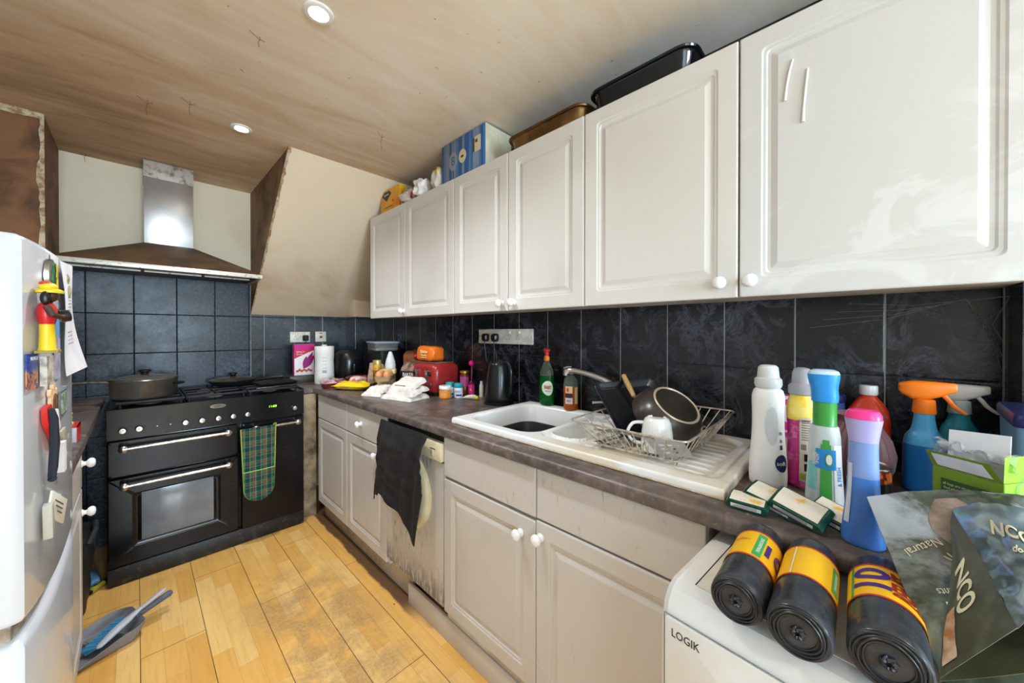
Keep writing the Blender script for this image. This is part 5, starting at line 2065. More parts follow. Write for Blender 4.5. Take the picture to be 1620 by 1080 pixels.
VW = 222   # direction that faces the camera from the toaster end, in degrees
jar('jar', 'squat orange spread jar with a white lid in front of the toaster', 'jar', (1.268, 1.760, WT),
    [(0, .032, .032), (.003, .035, .035), (.05, .035, .035), (.055, .032, .032)], 36, mat('orange_contents', (216, 120, 34), .2, c2=(236, 156, 60), ns=40, coat=.5),
    [(.0555, .0355, .0355), (.057, .0365, .0365), (.073, .0365, .0365), (.076, .034, .034)], M_porcelain, (150, 290, .010, .044, mat('orange_label', (240, 150, 50), .4)),
    [('glow', .013, 220, .030, .030)], 'jars by the toaster', tc=M_white_ink)
M_teal = mat('teal_lid', (36, 160, 168), .35)
M_tub = mat('white_pill_tub', (238, 240, 244), .3)
M_blab = mat('blue_white_label', (220, 226, 238), .4)
for i, (xy, lab) in enumerate((((1.340, 1.725), 'front one of two white tubs with teal lids beside the orange jar'), ((1.330, 1.797), 'rear one of two white tubs with teal lids, hidden partly by the other'))):
    jar('pill_tub', lab, 'tub', (*xy, WT), [(0, .024, .024), (.002, .026, .026), (.056, .026, .026), (.060, .023, .023)], 32, M_tub,
        [(.0605, .0250, .0250), (.062, .0262, .0262), (.083, .0262, .0262), (.086, .024, .024)], M_teal, [(140, 300, .010, .052, M_blab), (200, 280, .012, .022, mat('deep_blue_print', (50, 70, 160), .4))],
        [('SENNA', .012, 222, .038, .030)], 'teal-lidded tubs', tc=mat('navy_print', (40, 50, 110), .4))
M_honey = mat('amber_glass', (110, 54, 20), .12, tr=.2, coat=.5)
jar('jar', 'amber jar with a shiny gold lid and pink label behind the teal tubs', 'jar', (1.428, 1.775, WT),
    [(0, .029, .029), (.003, .032, .032), (.12, .032, .032), (.132, .026, .026), (.136, .026, .026)], 36, M_honey,
    [(.1365, .030, .030), (.138, .0315, .0315), (.150, .0315, .0315), (.152, .029, .029)], mat('gold_lid', (226, 176, 80), .2, .9), (170, 275, .055, .115, mat('pink_label', (176, 70, 130), .4)), None, 'jars by the toaster')
r = jar('nail_polish_bottle', 'slim dark pink bottle with a thin neck and magenta ball stopper', 'bottle', (1.412, 1.690, WT),
        [(0, .018, .018), (.003, .020, .020), (.080, .020, .020), (.09, .010, .010), (.10, .004, .004), (.19, .0035, .0035)], 28, mat('dark_pink_bottle', (96, 20, 50), .2, coat=.5),
        None, None, (160, 290, .018, .075, mat('hot_pink_label', (214, 40, 120), .4)), [('L', .02, 222, .046, .01)], None, tc=M_white_ink)
B().ball((0, 0, .203), .0175, seg=20).build('stopper', mat('magenta_plastic', (216, 24, 130), .3), r)
jar('bottle', 'small cream-labelled bottle between the pink bottle and the kettle', 'bottle', (1.448, 1.640, WT),
    [(0, .013, .013), (.07, .013, .013), (.08, .008, .008), (.095, .008, .008)], 20, mat('cream_label', (216, 210, 190), .5), None, None)
r = thing('ointment_tube', 'squeezed cream tube with a yellow cap lying by the kettle', 'tube', (1.352, 1.628, WT), R(-78))
b = B().rings([[Vector((x, w * math.cos(a), h + h * math.sin(a))) for a in [2 * PI * k / 20 for k in range(20)]] for x, w, h in ((-.060, .020, .002), (-.056, .020, .003), (-.02, .019, .012), (.015, .016, .015), (.035, .014, .014), (.040, .008, .013))])
b.build('tube', mat('cream_tube', (222, 214, 204), .4, c2=(190, 170, 160), ns=30), r)
B().cyl((.0402, 0, .013), (.058, 0, .013), .011, .009, 18).build('cap', mat('yellow_cap', (236, 190, 30), .4), r)

# ================================================================ TEA TOWELS, SNACKS, EGGS
M_tea = mat('white_cotton', (230, 222, 214), .9, c2=(216, 204, 196), ns=16, bump=.4, bs=90)


def pile(lab, loc, rz, w, d, h, layers, seed, tilt_):
    """a cloth folded into a flat packet: soft slabs lying on one another, back edge raised."""
    r_ = thing('tea_towel', lab, 'tea towel', loc, rz, 'folded white tea towels')
    b = B()
    lh = h / layers
    for k in range(layers):
        kk = 1 - .10 * k
        def top(u, v, k=k, kk=kk):
            x, y = (u - .5) * w * kk + .010 * k, (v - .5) * d * kk + .008 * math.sin(seed + k * 2)
            x += .008 * fnoise((v, k, 0), 4, seed)
            y += .008 * fnoise((u, k, 0), 4, seed)
            ed = min(1, 9 * min(u, 1 - u, v, 1 - v)) ** .5
            z_ = lh * k + lh * .95 * ed + tilt_ * k * (u - .2) + .005 * fnoise((u * 2, v * 2, k), 2.6, seed) + .006 * math.exp(-((u + v * .6 - .8) / .07) ** 2) * ed
            return (x, y, max(.0008, z_))
        def bot(u, v, k=k, kk=kk):
            p_ = top(u, v)
            ed = min(1, 9 * min(u, 1 - u, v, 1 - v)) ** .5
            return (p_[0], p_[1], max(.0004, p_[2] - lh * .95 * ed - .001))
        b.grid(top, 26, 26)
        b.grid(bot, 26, 26)
    bd_ = b.build('cloth', M_tea, r_, ang=80)
    return r_, bd_


h1_, bd_ = pile('larger folded white tea towel with grey print, in front of the toaster', (1.108, 1.935, WT), R(14), .170, .240, .082, 3, 3, .028)
bb_ = B().text('MADE OF COTTON', .011, (-.070, -.030, .085), (0, -1, 0), (1, 0, .45), 0, .0012, fit=.085)
bb_.build('print', mat('grey_print', (130, 122, 108), .6), bd_)
pile('smaller folded white tea towel nearest the yellow crisp packet', (1.045, 2.150, WT), R(24), .125, .150, .046, 2, 14, .02)
t = NT('yellow_foil_print')
f = t.step(t.noise(22, 3, .6, .5), .56, .62)
x, y, z = t.sep()
mid_ = t.math('MULTIPLY', t.step(y, -.10, -.02), t.step(y, .11, .04))
M_crisp = t.out(t.mix(t.math('MULTIPLY', f, mid_), (244, 206, 20), (206, 160, 90)), .22)
r = thing('crisp_packet', 'shiny yellow snack packet lying at the front of the worktop', 'snack packet', (1.030, 2.485, WT), R(-146))
flatp = B()
flatpack(flatp, .135, .255, .055, 3)
flatp.build('packet', M_crisp, r)
b = B()
sack(b, (-.01, .145, .001), .07, .04, .046, 8, .09, .7)
b.build('open_end', M_black, r)
# tray of red meat
M_film = mat('pink_film', (196, 168, 172), .12, c2=(150, 60, 60), ns=16, nr=(.46, .56))
r = thing('meat_tray', 'film-wrapped tray of dark red meat beside the kitchen roll', 'food tray', (.985, 2.720, WT), R(-14))
b = B().rings([[Vector((px, py, z_)) for px, py in rrect(w, h, .02, 4)] for w, h, z_ in ((.15, .20, 0), (.165, .215, .034), (.170, .22, .036))])
b.build('tray', mat('dark_red_tray', (112, 40, 34), .3, c2=(70, 26, 22), ns=20), r)
b = B().grid(lambda u, v: ((u - .5) * .168, (v - .5) * .218, .037 + .016 * (1 - (2 * u - 1) ** 4) * (1 - (2 * v - 1) ** 4) * (1 + fnoise((u, v, 0), 6, 2))), 26, 26, 0, .0015)
b.build('film', M_film, r)
r = thing('meat_tray', 'second dark red wrapped tray behind, in front of the air fryer', 'food tray', (1.180, 2.770, WT), R(15))
b = B()
sack(b, (0, 0, 0), .13, .17, .062, 5, .05, .5)
b.build('packet', mat('dark_red_film', (104, 30, 34), .15, c2=(170, 130, 130), ns=22, nr=(.52, .66)), r)
r = thing('snack_pack', 'small pink and white wrapped snack behind the yellow packet', 'snack packet', (1.120, 2.625, WT), R(-60))
b = B()
sack(b, (0, 0, 0), .085, .13, .070, 17, .05, .6)
b.build('wrapper', mat('pink_white_wrapper', (232, 206, 204), .25, c2=(212, 110, 90), ns=14, nr=(.48, .58)), r)
r = thing('sandwich_box', 'triangular beige sandwich box leaning behind the mustard jar', 'sandwich box', (1.245, 2.570, WT), R(18))
b = B().prism([(-.09, 0), (.08, 0), (.045, .165), (-.02, .150)], -.035, .035, 0, Matrix(((0, 0, 1, 0), (1, 0, 0, 0), (0, 1, 0, 0), (0, 0, 0, 1))))
b.build('card', mat('speckled_beige_card', (222, 202, 170), .6, c2=(190, 150, 120), ns=30), r)
B().box(-.036, -.08, .012, -.0352, .05, .045).build('window', mat('grey_window', (150, 140, 150), .3), r)
jar('jar', 'tall mustard-yellow jar with a pale gold lid behind the eggs', 'jar', (1.195, 2.480, WT),
    [(0, .025, .025), (.003, .028, .028), (.150, .028, .028), (.160, .024, .024), (.164, .024, .024)], 32, mat('mustard_contents', (196, 140, 26), .2, c2=(226, 180, 70), ns=30, coat=.4),
    [(.1645, .0275, .0275), (.166, .029, .029), (.190, .029, .029), (.192, .027, .027)], mat('pale_gold_lid', (216, 196, 130), .3, .6), (150, 290, .04, .12, mat('brown_label', (150, 96, 30), .5)), [('Eat', .02, 215, .08, .025)])
r = thing('squeeze_bottle', 'translucent white squeeze bottle with a pointed nozzle behind the eggs', 'bottle', (1.255, 2.400, WT))
b = B().lathe([(.032, 0), (.036, .004), (.037, .12), (.036, .165), (.032, .175)], seg=32)
b.build('bottle', mat('milky_plastic', (214, 218, 222), .35, sss=.2), r)
B().lathe([(.0325, .1755), (.033, .182), (.026, .205), (.016, .238), (.009, .252), (0, .256)], seg=28).build('nozzle', mat('pale_nozzle', (226, 228, 230), .3), r)
r = thing('food_box', 'small beige food box standing under the egg carton', 'box', (1.160, 2.275, WT), R(-40))
B().box(-.05, -.035, 0, .05, .035, .078, 0, .002).build('box', mat('beige_food_box', (214, 190, 146), .6, c2=(150, 140, 70), ns=26, nr=(.55, .6)), r)
M_carton = mat('grey_brown_pulp', (176, 146, 108), .8, bump=.2)
eg = thing('egg_carton', 'open egg carton holding brown eggs, on top of the beige food box', 'egg carton', (1.150, 2.262, WT + .0785), R(-38))
b = B().rings([[Vector((px, py, z_)) for px, py in rrect(w, h, .012, 4)] for w, h, z_ in ((.085, .235, 0), (.100, .250, .030), (.102, .252, .031), (.096, .246, .031), (.082, .232, .010))])
b.build('tray', M_carton, eg)
b = B().box(-.049, .060, .030, .049, .124, .058, 0, .003)
b.build('paper_label', mat('cream_yellow_label', (230, 214, 160), .6, c2=(210, 180, 60), ns=40, nr=(.56, .6)), eg)
for i in range(4):
    for j in range(2):
        yy, xx = -.095 + .048 * i, -.024 + .048 * j
        c_, s_ = math.cos(R(-38)), math.sin(R(-38))
        lab = 'brown egg in the egg carton'
        p0 = Vector((1.150 + xx * c_ - yy * s_, 2.262 + xx * s_ + yy * c_, WT + .0785 + .0105))
        if i < 3:
            e_ = B().lathe([(0, 0), (.008, .001), (.016, .007), (.0215, .018), (.0222, .026), (.0195, .038), (.013, .049), (.006, .0545), (0, .056)], seg=24).build('egg', mat('brown_egg', (214, 150, 98), .45), loc=p0)
            tag(e_, ('brown egg at the far end of the %s row in the carton', 'brown egg in the middle of the %s row in the carton', 'brown egg next to the paper label in the %s row')[i] % ('front', 'back')[j], 'egg', 'brown eggs in the carton')

# ================================================================ FAR CORNER
r = thing('kitchen_roll', 'large white roll of kitchen paper standing in the far corner', 'kitchen roll', (1.000, 2.950, WT))
b = B()
rs = []
for z_, q in ((0, .064), (.003, .067), (.05, .0675), (.12, .0670), (.17, .0655), (.23, .0675), (.280, .0670), (.284, .064)):
    rs.append([Vector((q * math.cos(2 * PI * k / 44) * (1 + .012 * math.sin(2 * k * PI / 22 + z_ * 30)), q * math.sin(2 * PI * k / 44), z_)) for k in range(44)])
b.rings(rs)
bd = b.build('roll', mat('kitchen_paper', (232, 230, 226), .7, c2=(220, 218, 214), ns=9), r)
kl = Loft([(0, .0675, .0675), (.3, .0675, .0675)])
b = B()
for k in range(4):
    kl.text(b, ('strong', 'thick', '2 rolls', 'quilt')[k], .016, R(252), .200 - .026 * k, 0, .0014, fit=.030)
kl.patch(b, R(240), R(265), .085, .105, 0, .0012)
b.build('print', mat('pale_grey_print', (168, 168, 164), .6), bd)
B().lathe([(.018, .2842), (.018, .294), (.012, .296), (0, .296)], seg=18).build('core_end', M_tea, r)
M_mag = mat('magenta_print', (206, 30, 130), .4)
r = thing('cereal_box', 'magenta and white food box with a leaf picture, on the corner ledge', 'box', (.915, 3.135, .9685), R(0))
b = B().box(-.070, 0, 0, .070, .045, .240, 0, .001)
bx = b.build('box', mat('white_card', (236, 232, 230), .5), r)
b = B().box(-.0712, .0005, .0005, -.0702, .0445, .2395)
b.box(-.0705, -.0012, .195, .0705, -.0003, .2405)
b.build('magenta_side', M_mag, bx)
b = B().add([(-.070, -.0014, .195), (.070, -.0014, .195), (-.070, -.0014, .130)], [[0, 1, 2]])
b.text('SPICY', .018, (-.028, -.0022, .180), (1, 0, 0), (0, 0, 1), 1, fit=.060)
b.text('VEG MIX', .014, (-.035, -.0022, .162), (1, 0, 0), (0, 0, 1), 1, fit=.045)
b.build('red_corner', [mat('crimson_print', (206, 40, 80), .4), M_white_ink], bx)
b = B()
for k, (an, ln) in enumerate(((-.9, .075), (-.55, .11), (-.2, .125), (.15, .10))):
    d_ = Vector((math.sin(-an + .35), 0, math.cos(an * .6 + .2)))
    pts = [Vector((-.005, -.0018 - .0002 * k, .052)) + d_ * ln * q_ for q_ in (0, .25, .5, .75, 1)]
    sd = Vector((d_.z, 0, -d_.x)).normalized()
    ws = (.004, .013, .017, .012, .001)
    A_ = [p_ + sd * w for p_, w in zip(pts, ws)]
    C_ = [p_ - sd * w for p_, w in zip(pts, ws)]
    b.add(A_ + C_, [[i, i + 1, 5 + i + 1, 5 + i] for i in range(4)])
b.build('leaf_picture', mat('plum_leaf_print', (150, 26, 110), .4), bx)
b = B()
for k in range(7):
    b.obox((-.050 + .016 * k, -.0020, .032 + .008 * (k % 2)), (.018, .0006, .016), (0, k * 1.1, 0), 0)
b.build('dish_picture', mat('burnt_orange_print', (196, 70, 50), .4), bx)
r = thing('air_fryer', 'black rounded air fryer in the far corner beside the kitchen roll', 'air fryer', (1.205, 3.000, WT), R(15))
af = Loft(smooth_secs([(0, .098, .098, 0), (.01, .103, .103, 0), (.10, .108, .108, 0), (.18, .104, .104, 0), (.225, .088, .088, 0), (.25, .060, .060, 0)], 3), e=2.5, seg=44)
b = B()
af.body(b)
bd = b.build('body', mat('air_fryer_black', (24, 25, 27), .3), r)
b = B()
af.patch(b, R(215), R(290), .03, .17, 0, .004, 16, 8)
b.build('basket_front', M_kettle, bd)
B().tube([af.pt(R(252), .13, .004), af.pt(R(252), .135, .040), af.pt(R(252), .085, .045), af.pt(R(252), .07, .030)], [.010, .011, .010, .009], 12).build('handle', M_kettle, bd)
r = thing('bread_bin', 'plain black bin carrying the clear food tub, against the right wall', 'bread bin', (1.385, 2.745, WT))
b = B().rings([[Vector((px, py, z_)) for px, py in rrect(w, h, .03, 5)] for w, h, z_ in ((.19, .25, 0), (.196, .256, .004), (.196, .256, .235), (.188, .248, .245))])
b.build('bin', mat('bin_black', (20, 21, 22), .4), r)
M_clear = mat('clear_plastic_tub', (225, 230, 236), .15, tr=.85, ior=1.15)
r = thing('food_tub', 'clear plastic tub of oats with a blue-grey lid on the black bin', 'food tub', (1.365, 2.735, WT + .2455), R(-10))
b = B()
secs_ = [(.17, .235, 0, .03), (.175, .24, .004, .032), (.192, .262, .060, .036), (.188, .258, .060, .036), (.170, .236, .006, .032)]
b.rings([[Vector((px, py, z_)) for px, py in rrect(w, h, rad, 5)] for w, h, z_, rad in secs_])
b.build('tub', M_clear, r)
b = B().rings([[Vector((px, py, z_)) for px, py in rrect(w, h, rad, 5)] for w, h, z_, rad in ((.20, .27, .0605, .04), (.204, .274, .063, .042), (.204, .274, .069, .042), (.198, .268, .072, .04))])
b.build('lid', mat('frosted_lid', (190, 202, 216), .3, tr=.3), r)
b = B().grid(lambda u, v: ((u - .5) * .165, (v - .5) * .225, .022 + .014 * math.exp(-((u - .5) ** 2 + (v - .5) ** 2) * 6) + .002 * fnoise((u, v, 0), 25)), 30, 30, 0, .015)
o_ = b.build('oats', mat('oat_flakes', (216, 190, 146), .8, c2=(190, 160, 116), ns=120, bump=.6, bs=200), r)

# ================================================================ SINK BOTTLES
M_greenliq = mat('green_washing_liquid', (18, 120, 44), .08, tr=.55, ior=1.33)
r = thing('washing_up_liquid', 'green bottle of washing-up liquid with a red cap behind the sink', 'bottle', (1.436, 1.130, .9375), R(0))
fa = Loft(smooth_secs([(0, .020, .034, 0), (.006, .024, .040, 0), (.07, .025, .041, 0), (.13, .025, .040, 0), (.175, .022, .034, 0), (.21, .014, .018, 0), (.222, .011, .012, 0)], 4), e=2.3, seg=40)
b = B()
fa.body(b, z1=.150)
bd = b.build('liquid', M_greenliq, r)
b = B()
fa.body(b, z0=.1505)
b.build('shoulder', mat('clear_shoulder', (190, 205, 190), .08, tr=.85, ior=1.2), r)
b = B()
fa.patch(b, R(168), R(262), .052, .125, 0, .0010, shape='oval')
fa.text(b, 'FAIRY', .024, R(215), .092, 1, .0024, fit=.036, bold=.03)
fa.text(b, 'ORIGINAL', .008, R(215), .074, 2, .0020, fit=.028)
b.build('label', [mat('white_green_label', (226, 238, 222), .4), mat('fairy_red', (196, 40, 40), .4), mat('fairy_green', (20, 110, 50), .4)], bd)
B().lathe([(.013, .2225), (.0145, .226), (.0145, .238), (.011, .246), (.008, .250)], seg=22).build('collar', mat('orange_collar', (240, 130, 40), .4), r)
B().lathe([(.009, .2505), (.012, .253), (.0125, .266), (.017, .270), (.018, .278), (.013, .284), (0, .286)], seg=22).build('cap', M_red, r)
r = thing('hand_soap', 'clear pump bottle of orange hand soap beside the green bottle', 'bottle', (1.436, .985, .9375))
so = Loft([(0, .030, .030), (.004, .034, .034), (.12, .034, .034), (.145, .028, .028), (.160, .014, .014), (.168, .012, .012)], seg=36)
b = B()
so.body(b, z1=.105)
bd = b.build('soap', mat('orange_soap', (222, 112, 26), .08, tr=.5, ior=1.33), r)
b = B()
so.body(b, z0=.1055)
b.build('shoulder', mat('clear_shoulder', (190, 205, 190), .08, tr=.85, ior=1.2), r)
b = B()
so.patch(b, R(170), R(228), .030, .058, 0, .001)
so.patch(b, R(170), R(228), .060, .078, 1, .001)
so.patch(b, R(170), R(228), .080, .112, 2, .001)
so.patch(b, R(182), R(200), .086, .106, 3, .0016, shape='oval')
so.patch(b, R(246), R(280), .030, .108, 2, .001)
so.text(b, 'HAND', .016, R(199), .044, 4, .0016, fit=.020)
b.build('label', [M_paper, mat('charcoal_band', (50, 44, 52), .4), mat('peach_label', (236, 196, 150), .4), mat('orange_red_spot', (220, 80, 40), .4), M_black], bd)
b = B().lathe([(.013, .1685), (.013, .178), (.005, .180), (.005, .198)], seg=18)
b.tube([(.002, 0, .1985), (-.012, .010, .2000), (-.030, .018, .196)], [.006, .005, .004], 10)
b.build('pump', mat('grey_pump', (176, 176, 176), .3), r)
# ================================================================ CLEANING PRODUCTS AT THE RIGHT END
RF = 270       # angle of the side that faces the room


def bottle(name, lab, xy, secs, mbody, cat='bottle', seg=40, e=2.3, rz=FACE_R, grp='cleaning bottles', z=WT, split=None):
    """split: list of (z0, z1, part name, material); without it one body."""
    r_ = thing(name, lab, cat, (xy[0], xy[1], z), rz, grp)
    L_ = Loft(secs, e, seg)
    first = None
    for z0, z1, nm, mt in (split or [(None, None, 'body', mbody)]):
        b = B()
        L_.body(b, 0, True, True, z0, z1)
        o_ = b.build(nm, mt, r_)
        first = first or o_
    return r_, L_, first


M_milk = mat('milky_white_plastic', (236, 234, 230), .35, sss=.15)
M_cleargrey = mat('clear_grey_cap', (206, 206, 208), .12, tr=.55, ior=1.2)
# 1 white bottle with a hollow handle
r, L_, bd = bottle('detergent_bottle', 'tall plain white bottle with a moulded handle, right beside the sink', (1.128, .166),
                   smooth_secs([(0, .034, .030, 0), (.006, .040, .034, 0), (.05, .040, .034, 0), (.13, .035, .032, 0), (.18, .034, .031, 0), (.225, .035, .031, 0), (.243, .031, .027, 0), (.250, .024, .022, 0)], 4), M_milk)
b = B()
L_.patch(b, R(268), R(312), .110, .205, 0, .0012, shape='oval')
b.build('handle_recess_shade', mat('recess_shade_grey', (206, 208, 210), .4), bd)  # shade of the handle hollow, painted as a darker oval
b = B()
L_.patch(b, R(296), R(348), .045, .088, 0, .0012, shape='oval')
L_.text(b, 'soft', .014, R(318), .066, 1, .0020, fit=.022)
for k, s_ in enumerate(('l', 'a', 'n')):
    L_.text(b, s_, .016, R(322), .105 + .018 * k, 0, .0016, fit=.006)
b.build('label', [mat('dark_navy_print', (40, 44, 90), .4), M_white_ink], bd)
b = B()
rs = []
for z_, q in ((.2505, .027), (.258, .0295), (.272, .0285), (.276, .024), (.290, .0225), (.302, .021), (.307, .016), (.308, .006)):
    rs.append([Vector((q * math.cos(2 * PI * k / 48) * (1 + (.02 if k % 2 else 0)), q * math.sin(2 * PI * k / 48) * (1 + (.02 if k % 2 else 0)), z_)) for k in range(48)])
b.rings(rs)
b.build('cap', mat('frosted_cap', (232, 232, 230), .3, tr=.25), r)
# 2 magenta carton behind
r = thing('detergent_box', 'magenta and white carton seen between the white and the pink bottles', 'box', (1.315, .150, WT), FACE_R)
B().box(-.055, -.002, 0, .055, .045, .085, 0, .001).build('lower_card', mat('beige_card', (176, 160, 130), .6), r)
B().box(-.055, -.002, .0855, .055, .045, .205, 0, .001).build('box', mat('magenta_card', (214, 50, 150), .45), r)
b = B().rings([[Vector((.010 + px, y_, .155 + pz)) for px, pz in ell(.022, .028, 24)] for y_ in (-.0035, -.0024)])
b.box(-.055, -.0032, .196, .055, -.0021, .206).box(-.055, -.0032, .100, .055, -.0021, .106)
b.build('print', mat('pale_pink_print', (240, 214, 232), .4), r)
# 3 pink and yellow bottle
M_mag2 = mat('magenta_liquid_bottle', (190, 40, 120), .2, c2=(226, 110, 170), ns=26, nr=(.50, .60), coat=.3)
sec = smooth_secs([(0, .026, .022, 0), (.006, .031, .026, 0), (.03, .032, .027, 0), (.09, .029, .025, 0), (.15, .029, .025, 0), (.195, .031, .026, 0), (.215, .029, .025, 0), (.232, .024, .023, 0)], 4)
r, L_, bd = bottle('fabric_softener', 'pink and yellow bottle with a clear cap and a cream label of small print', (1.178, .103), sec, None,
                   split=[(None, .1700, 'body', M_mag2), (.1703, None, 'yellow_band', mat('sunny_yellow_film', (246, 204, 30), .3, c2=(250, 226, 130), ns=18))])
b = B()
L_.patch(b, R(268), R(338), .020, .178, 0, .0012)
b.build('label', mat('cream_label_back', (206, 190, 170), .5), bd)
b = B()
for k in range(8):
    L_.patch(b, R(273), R(310 + (k * 7) % 14), .164 - .006 * k, .1665 - .006 * k, 0, .0018, nu=4, nv=1)
for k, (a0, a1) in enumerate(((272, 290), (300, 320))):
    L_.patch(b, R(a0), R(a1), .098, .112, 0, .0018, nu=4, nv=2)
L_.patch(b, R(282), R(306), .070, .088, 1, .0018, nu=4, nv=2)
L_.patch(b, R(282), R(306), .046, .064, 1, .0018, nu=4, nv=2)
L_.patch(b, R(270), R(334), .024, .040, 2, .0018, nu=8, nv=2)
L_.text(b, 'COMFORT', .008, R(285), .170, 1, .0022, fit=.020)
b.build('small_print', [mat('grey_small_print', (120, 112, 106), .5), M_black, mat('olive_block', (150, 160, 60), .5)], bd)
B().lathe([(.025, .2325), (.028, .236), (.028, .255), (.021, .262), (.020, .285), (.016, .299), (.008, .302), (0, .302)], seg=36).build('cap', M_cleargrey, r)
# 4 green, white and blue spray bottle
sec = [(0, .030, .022, 0), (.004, .033, .025, 0), (.03, .033, .025, 0), (.10, .029, .023, 0), (.165, .027, .022, 0), (.185, .024, .021, 0), (.190, .0205, .0205, 0), (.238, .0205, .0205, 0), (.240, .021, .021, 0)]
r, L_, bd = bottle('surface_spray', 'white bottle with green collar and bright blue spray head, behind the tea packets', (1.048, .052), sec, None,
                   split=[(None, .1880, 'body', mat('milky_film', (226, 236, 238), .25, tr=.25)), (.1885, None, 'green_collar', mat('leaf_green_plastic', (70, 160, 70), .3))])
b = B()
L_.patch(b, R(262), R(292), .010, .150, 0, .0010)
L_.patch(b, R(268), R(286), .150, .160, 0, .0010)
L_.patch(b, R(300), R(345), .012, .150, 2, .0010)
L_.patch(b, R(212), R(250), .050, .110, 3, .0010)
L_.patch(b, R(246), R(308), .098, .140, 1, .0016)
L_.patch(b, R(272), R(296), .104, .134, 0, .0022, shape='oval')
L_.patch(b, R(275), R(293), .108, .130, 2, .0027, shape='oval')
L_.text(b, 'POWER', .010, R(246), .118, 2, .0026, fit=.026, up=True)
L_.text(b, 'fresh', .008, R(253), .118, 2, .0026, fit=.020, up=True)
L_.patch(b, R(270), R(285), .018, .034, 2, .0020, shape='oval')
L_.text(b, '& FRESH', .012, R(322), .085, 1, .0020, fit=.040, up=True)
b.build('label', [mat('label_green', (70, 160, 70), .4), mat('label_blue', (36, 140, 216), .4), M_white_ink, mat('label_aqua', (130, 200, 196), .4)], bd)
b = B()
hd_ = Loft(smooth_secs([(.2405, .023, .022, 0), (.252, .0235, .022, 0), (.27, .0235, .023, -.001), (.290, .027, .024, -.002), (.300, .0275, .024, -.002)], 4), e=2.6)
hd_.body(b)
b.build('spray_head', mat('bright_blue_plastic', (40, 144, 220), .3), r)
b = B()
Loft([(.3003, .0272, .0238, -.002), (.306, .025, .022, -.002), (.3095, .018, .016, -.002)], e=2.6).body(b)
b.build('button', mat('pale_blue_button', (190, 222, 240), .3), r)
# 5 translucent blue freshener with a pink top
sec = smooth_secs([(0, .026, .021, 0), (.004, .030, .024, 0), (.03, .029, .023, 0), (.09, .0235, .020, 0), (.15, .021, .018, 0), (.19, .0205, .018, 0), (.215, .0235, .019, 0), (.232, .026, .020, 0)], 4)
M_bl1 = mat('blue_liquid', (70, 126, 214), .3, tr=.12, c2=(84, 140, 222), ns=5)
M_bl2 = mat('pale_blue_plastic', (140, 168, 226), .3, tr=.2)
r, L_, bd = bottle('air_freshener', 'translucent blue flared bottle with a pink top at the front of the worktop', (.932, -.008), sec, None,
                   split=[(None, .125, 'body', M_bl1), (.1253, .190, 'upper_body', M_bl2), (.1903, None, 'neck', mat('lilac_plastic', (186, 180, 232), .3, tr=.15))])
b = B()
Loft([(.2323, .0255, .0195), (.240, .025, .019), (.247, .021, .016), (.2495, .012, .010)], e=2.3).body(b)
b.build('pink_top', mat('pink_top_plastic', (240, 60, 140), .25), r)
b = B()
L_.patch(b, R(208), R(232), .040, .150, 0, .0010)
b.build('label', mat('pale_film_label', (206, 216, 232), .3), bd)
# 6 red bottle
r, L_, bd = bottle('bleach_bottle', 'orange-red bottle with a white screw cap standing behind the glass vase', (1.428, -.022),
                   smooth_secs([(0, .040, .026, 0), (.006, .044, .030, 0), (.14, .044, .030, 0), (.175, .040, .027, 0), (.200, .026, .020, 0), (.212, .017, .016, 0), (.216, .016, .016, 0)], 4),
                   mat('orange_red_plastic', (224, 66, 30), .3))
B().lathe([(.018, .2163), (.0195, .219), (.0195, .240), (.018, .243), (0, .2435)], seg=36).build('cap', M_porcelain, r)
# 7 tub with navy lid behind
r = thing('wipes_tub', 'round tub with a navy lid behind the green and blue spray bottle', 'tub', (1.425, .062, WT), 0)
B().lathe([(.034, 0), (.036, .004), (.036, .185), (.034, .188)], seg=36).build('tub', mat('mid_blue_tub', (60, 84, 150), .4), r)
B().lathe([(.0365, .1885), (.0385, .190), (.0385, .208), (.036, .212), (0, .2125)], seg=36).build('lid', mat('navy_lid', (26, 32, 84), .35), r)
# 8 ribbed glass vase
b = B()
rs = []
prof = [(0, .035), (.004, .044), (.02, .052), (.05, .064), (.085, .0675), (.12, .060), (.145, .046), (.160, .040), (.172, .046), (.178, .052), (.180, .0535), (.178, .050), (.165, .038), (.150, .040), (.12, .055), (.085, .0625), (.05, .059), (.02, .046), (.008, .034)]
for z_, q in prof:
    am = .035 if .01 < z_ < .15 else .0
    rs.append([Vector((q * (1 + am * math.cos(22 * a)) * math.cos(a), q * (1 + am * math.cos(22 * a)) * math.sin(a), z_)) for a in [2 * PI * k / 132 for k in range(132)]])
b.rings(rs)
M_vase = mat('smoky_pink_glass', (176, 140, 146), .08, tr=.5, ior=1.3)
r = thing('glass_vase', 'round ribbed smoky glass vase behind the blue freshener', 'vase', (1.298, -.002, WT))
b.build('vase', M_vase, r)
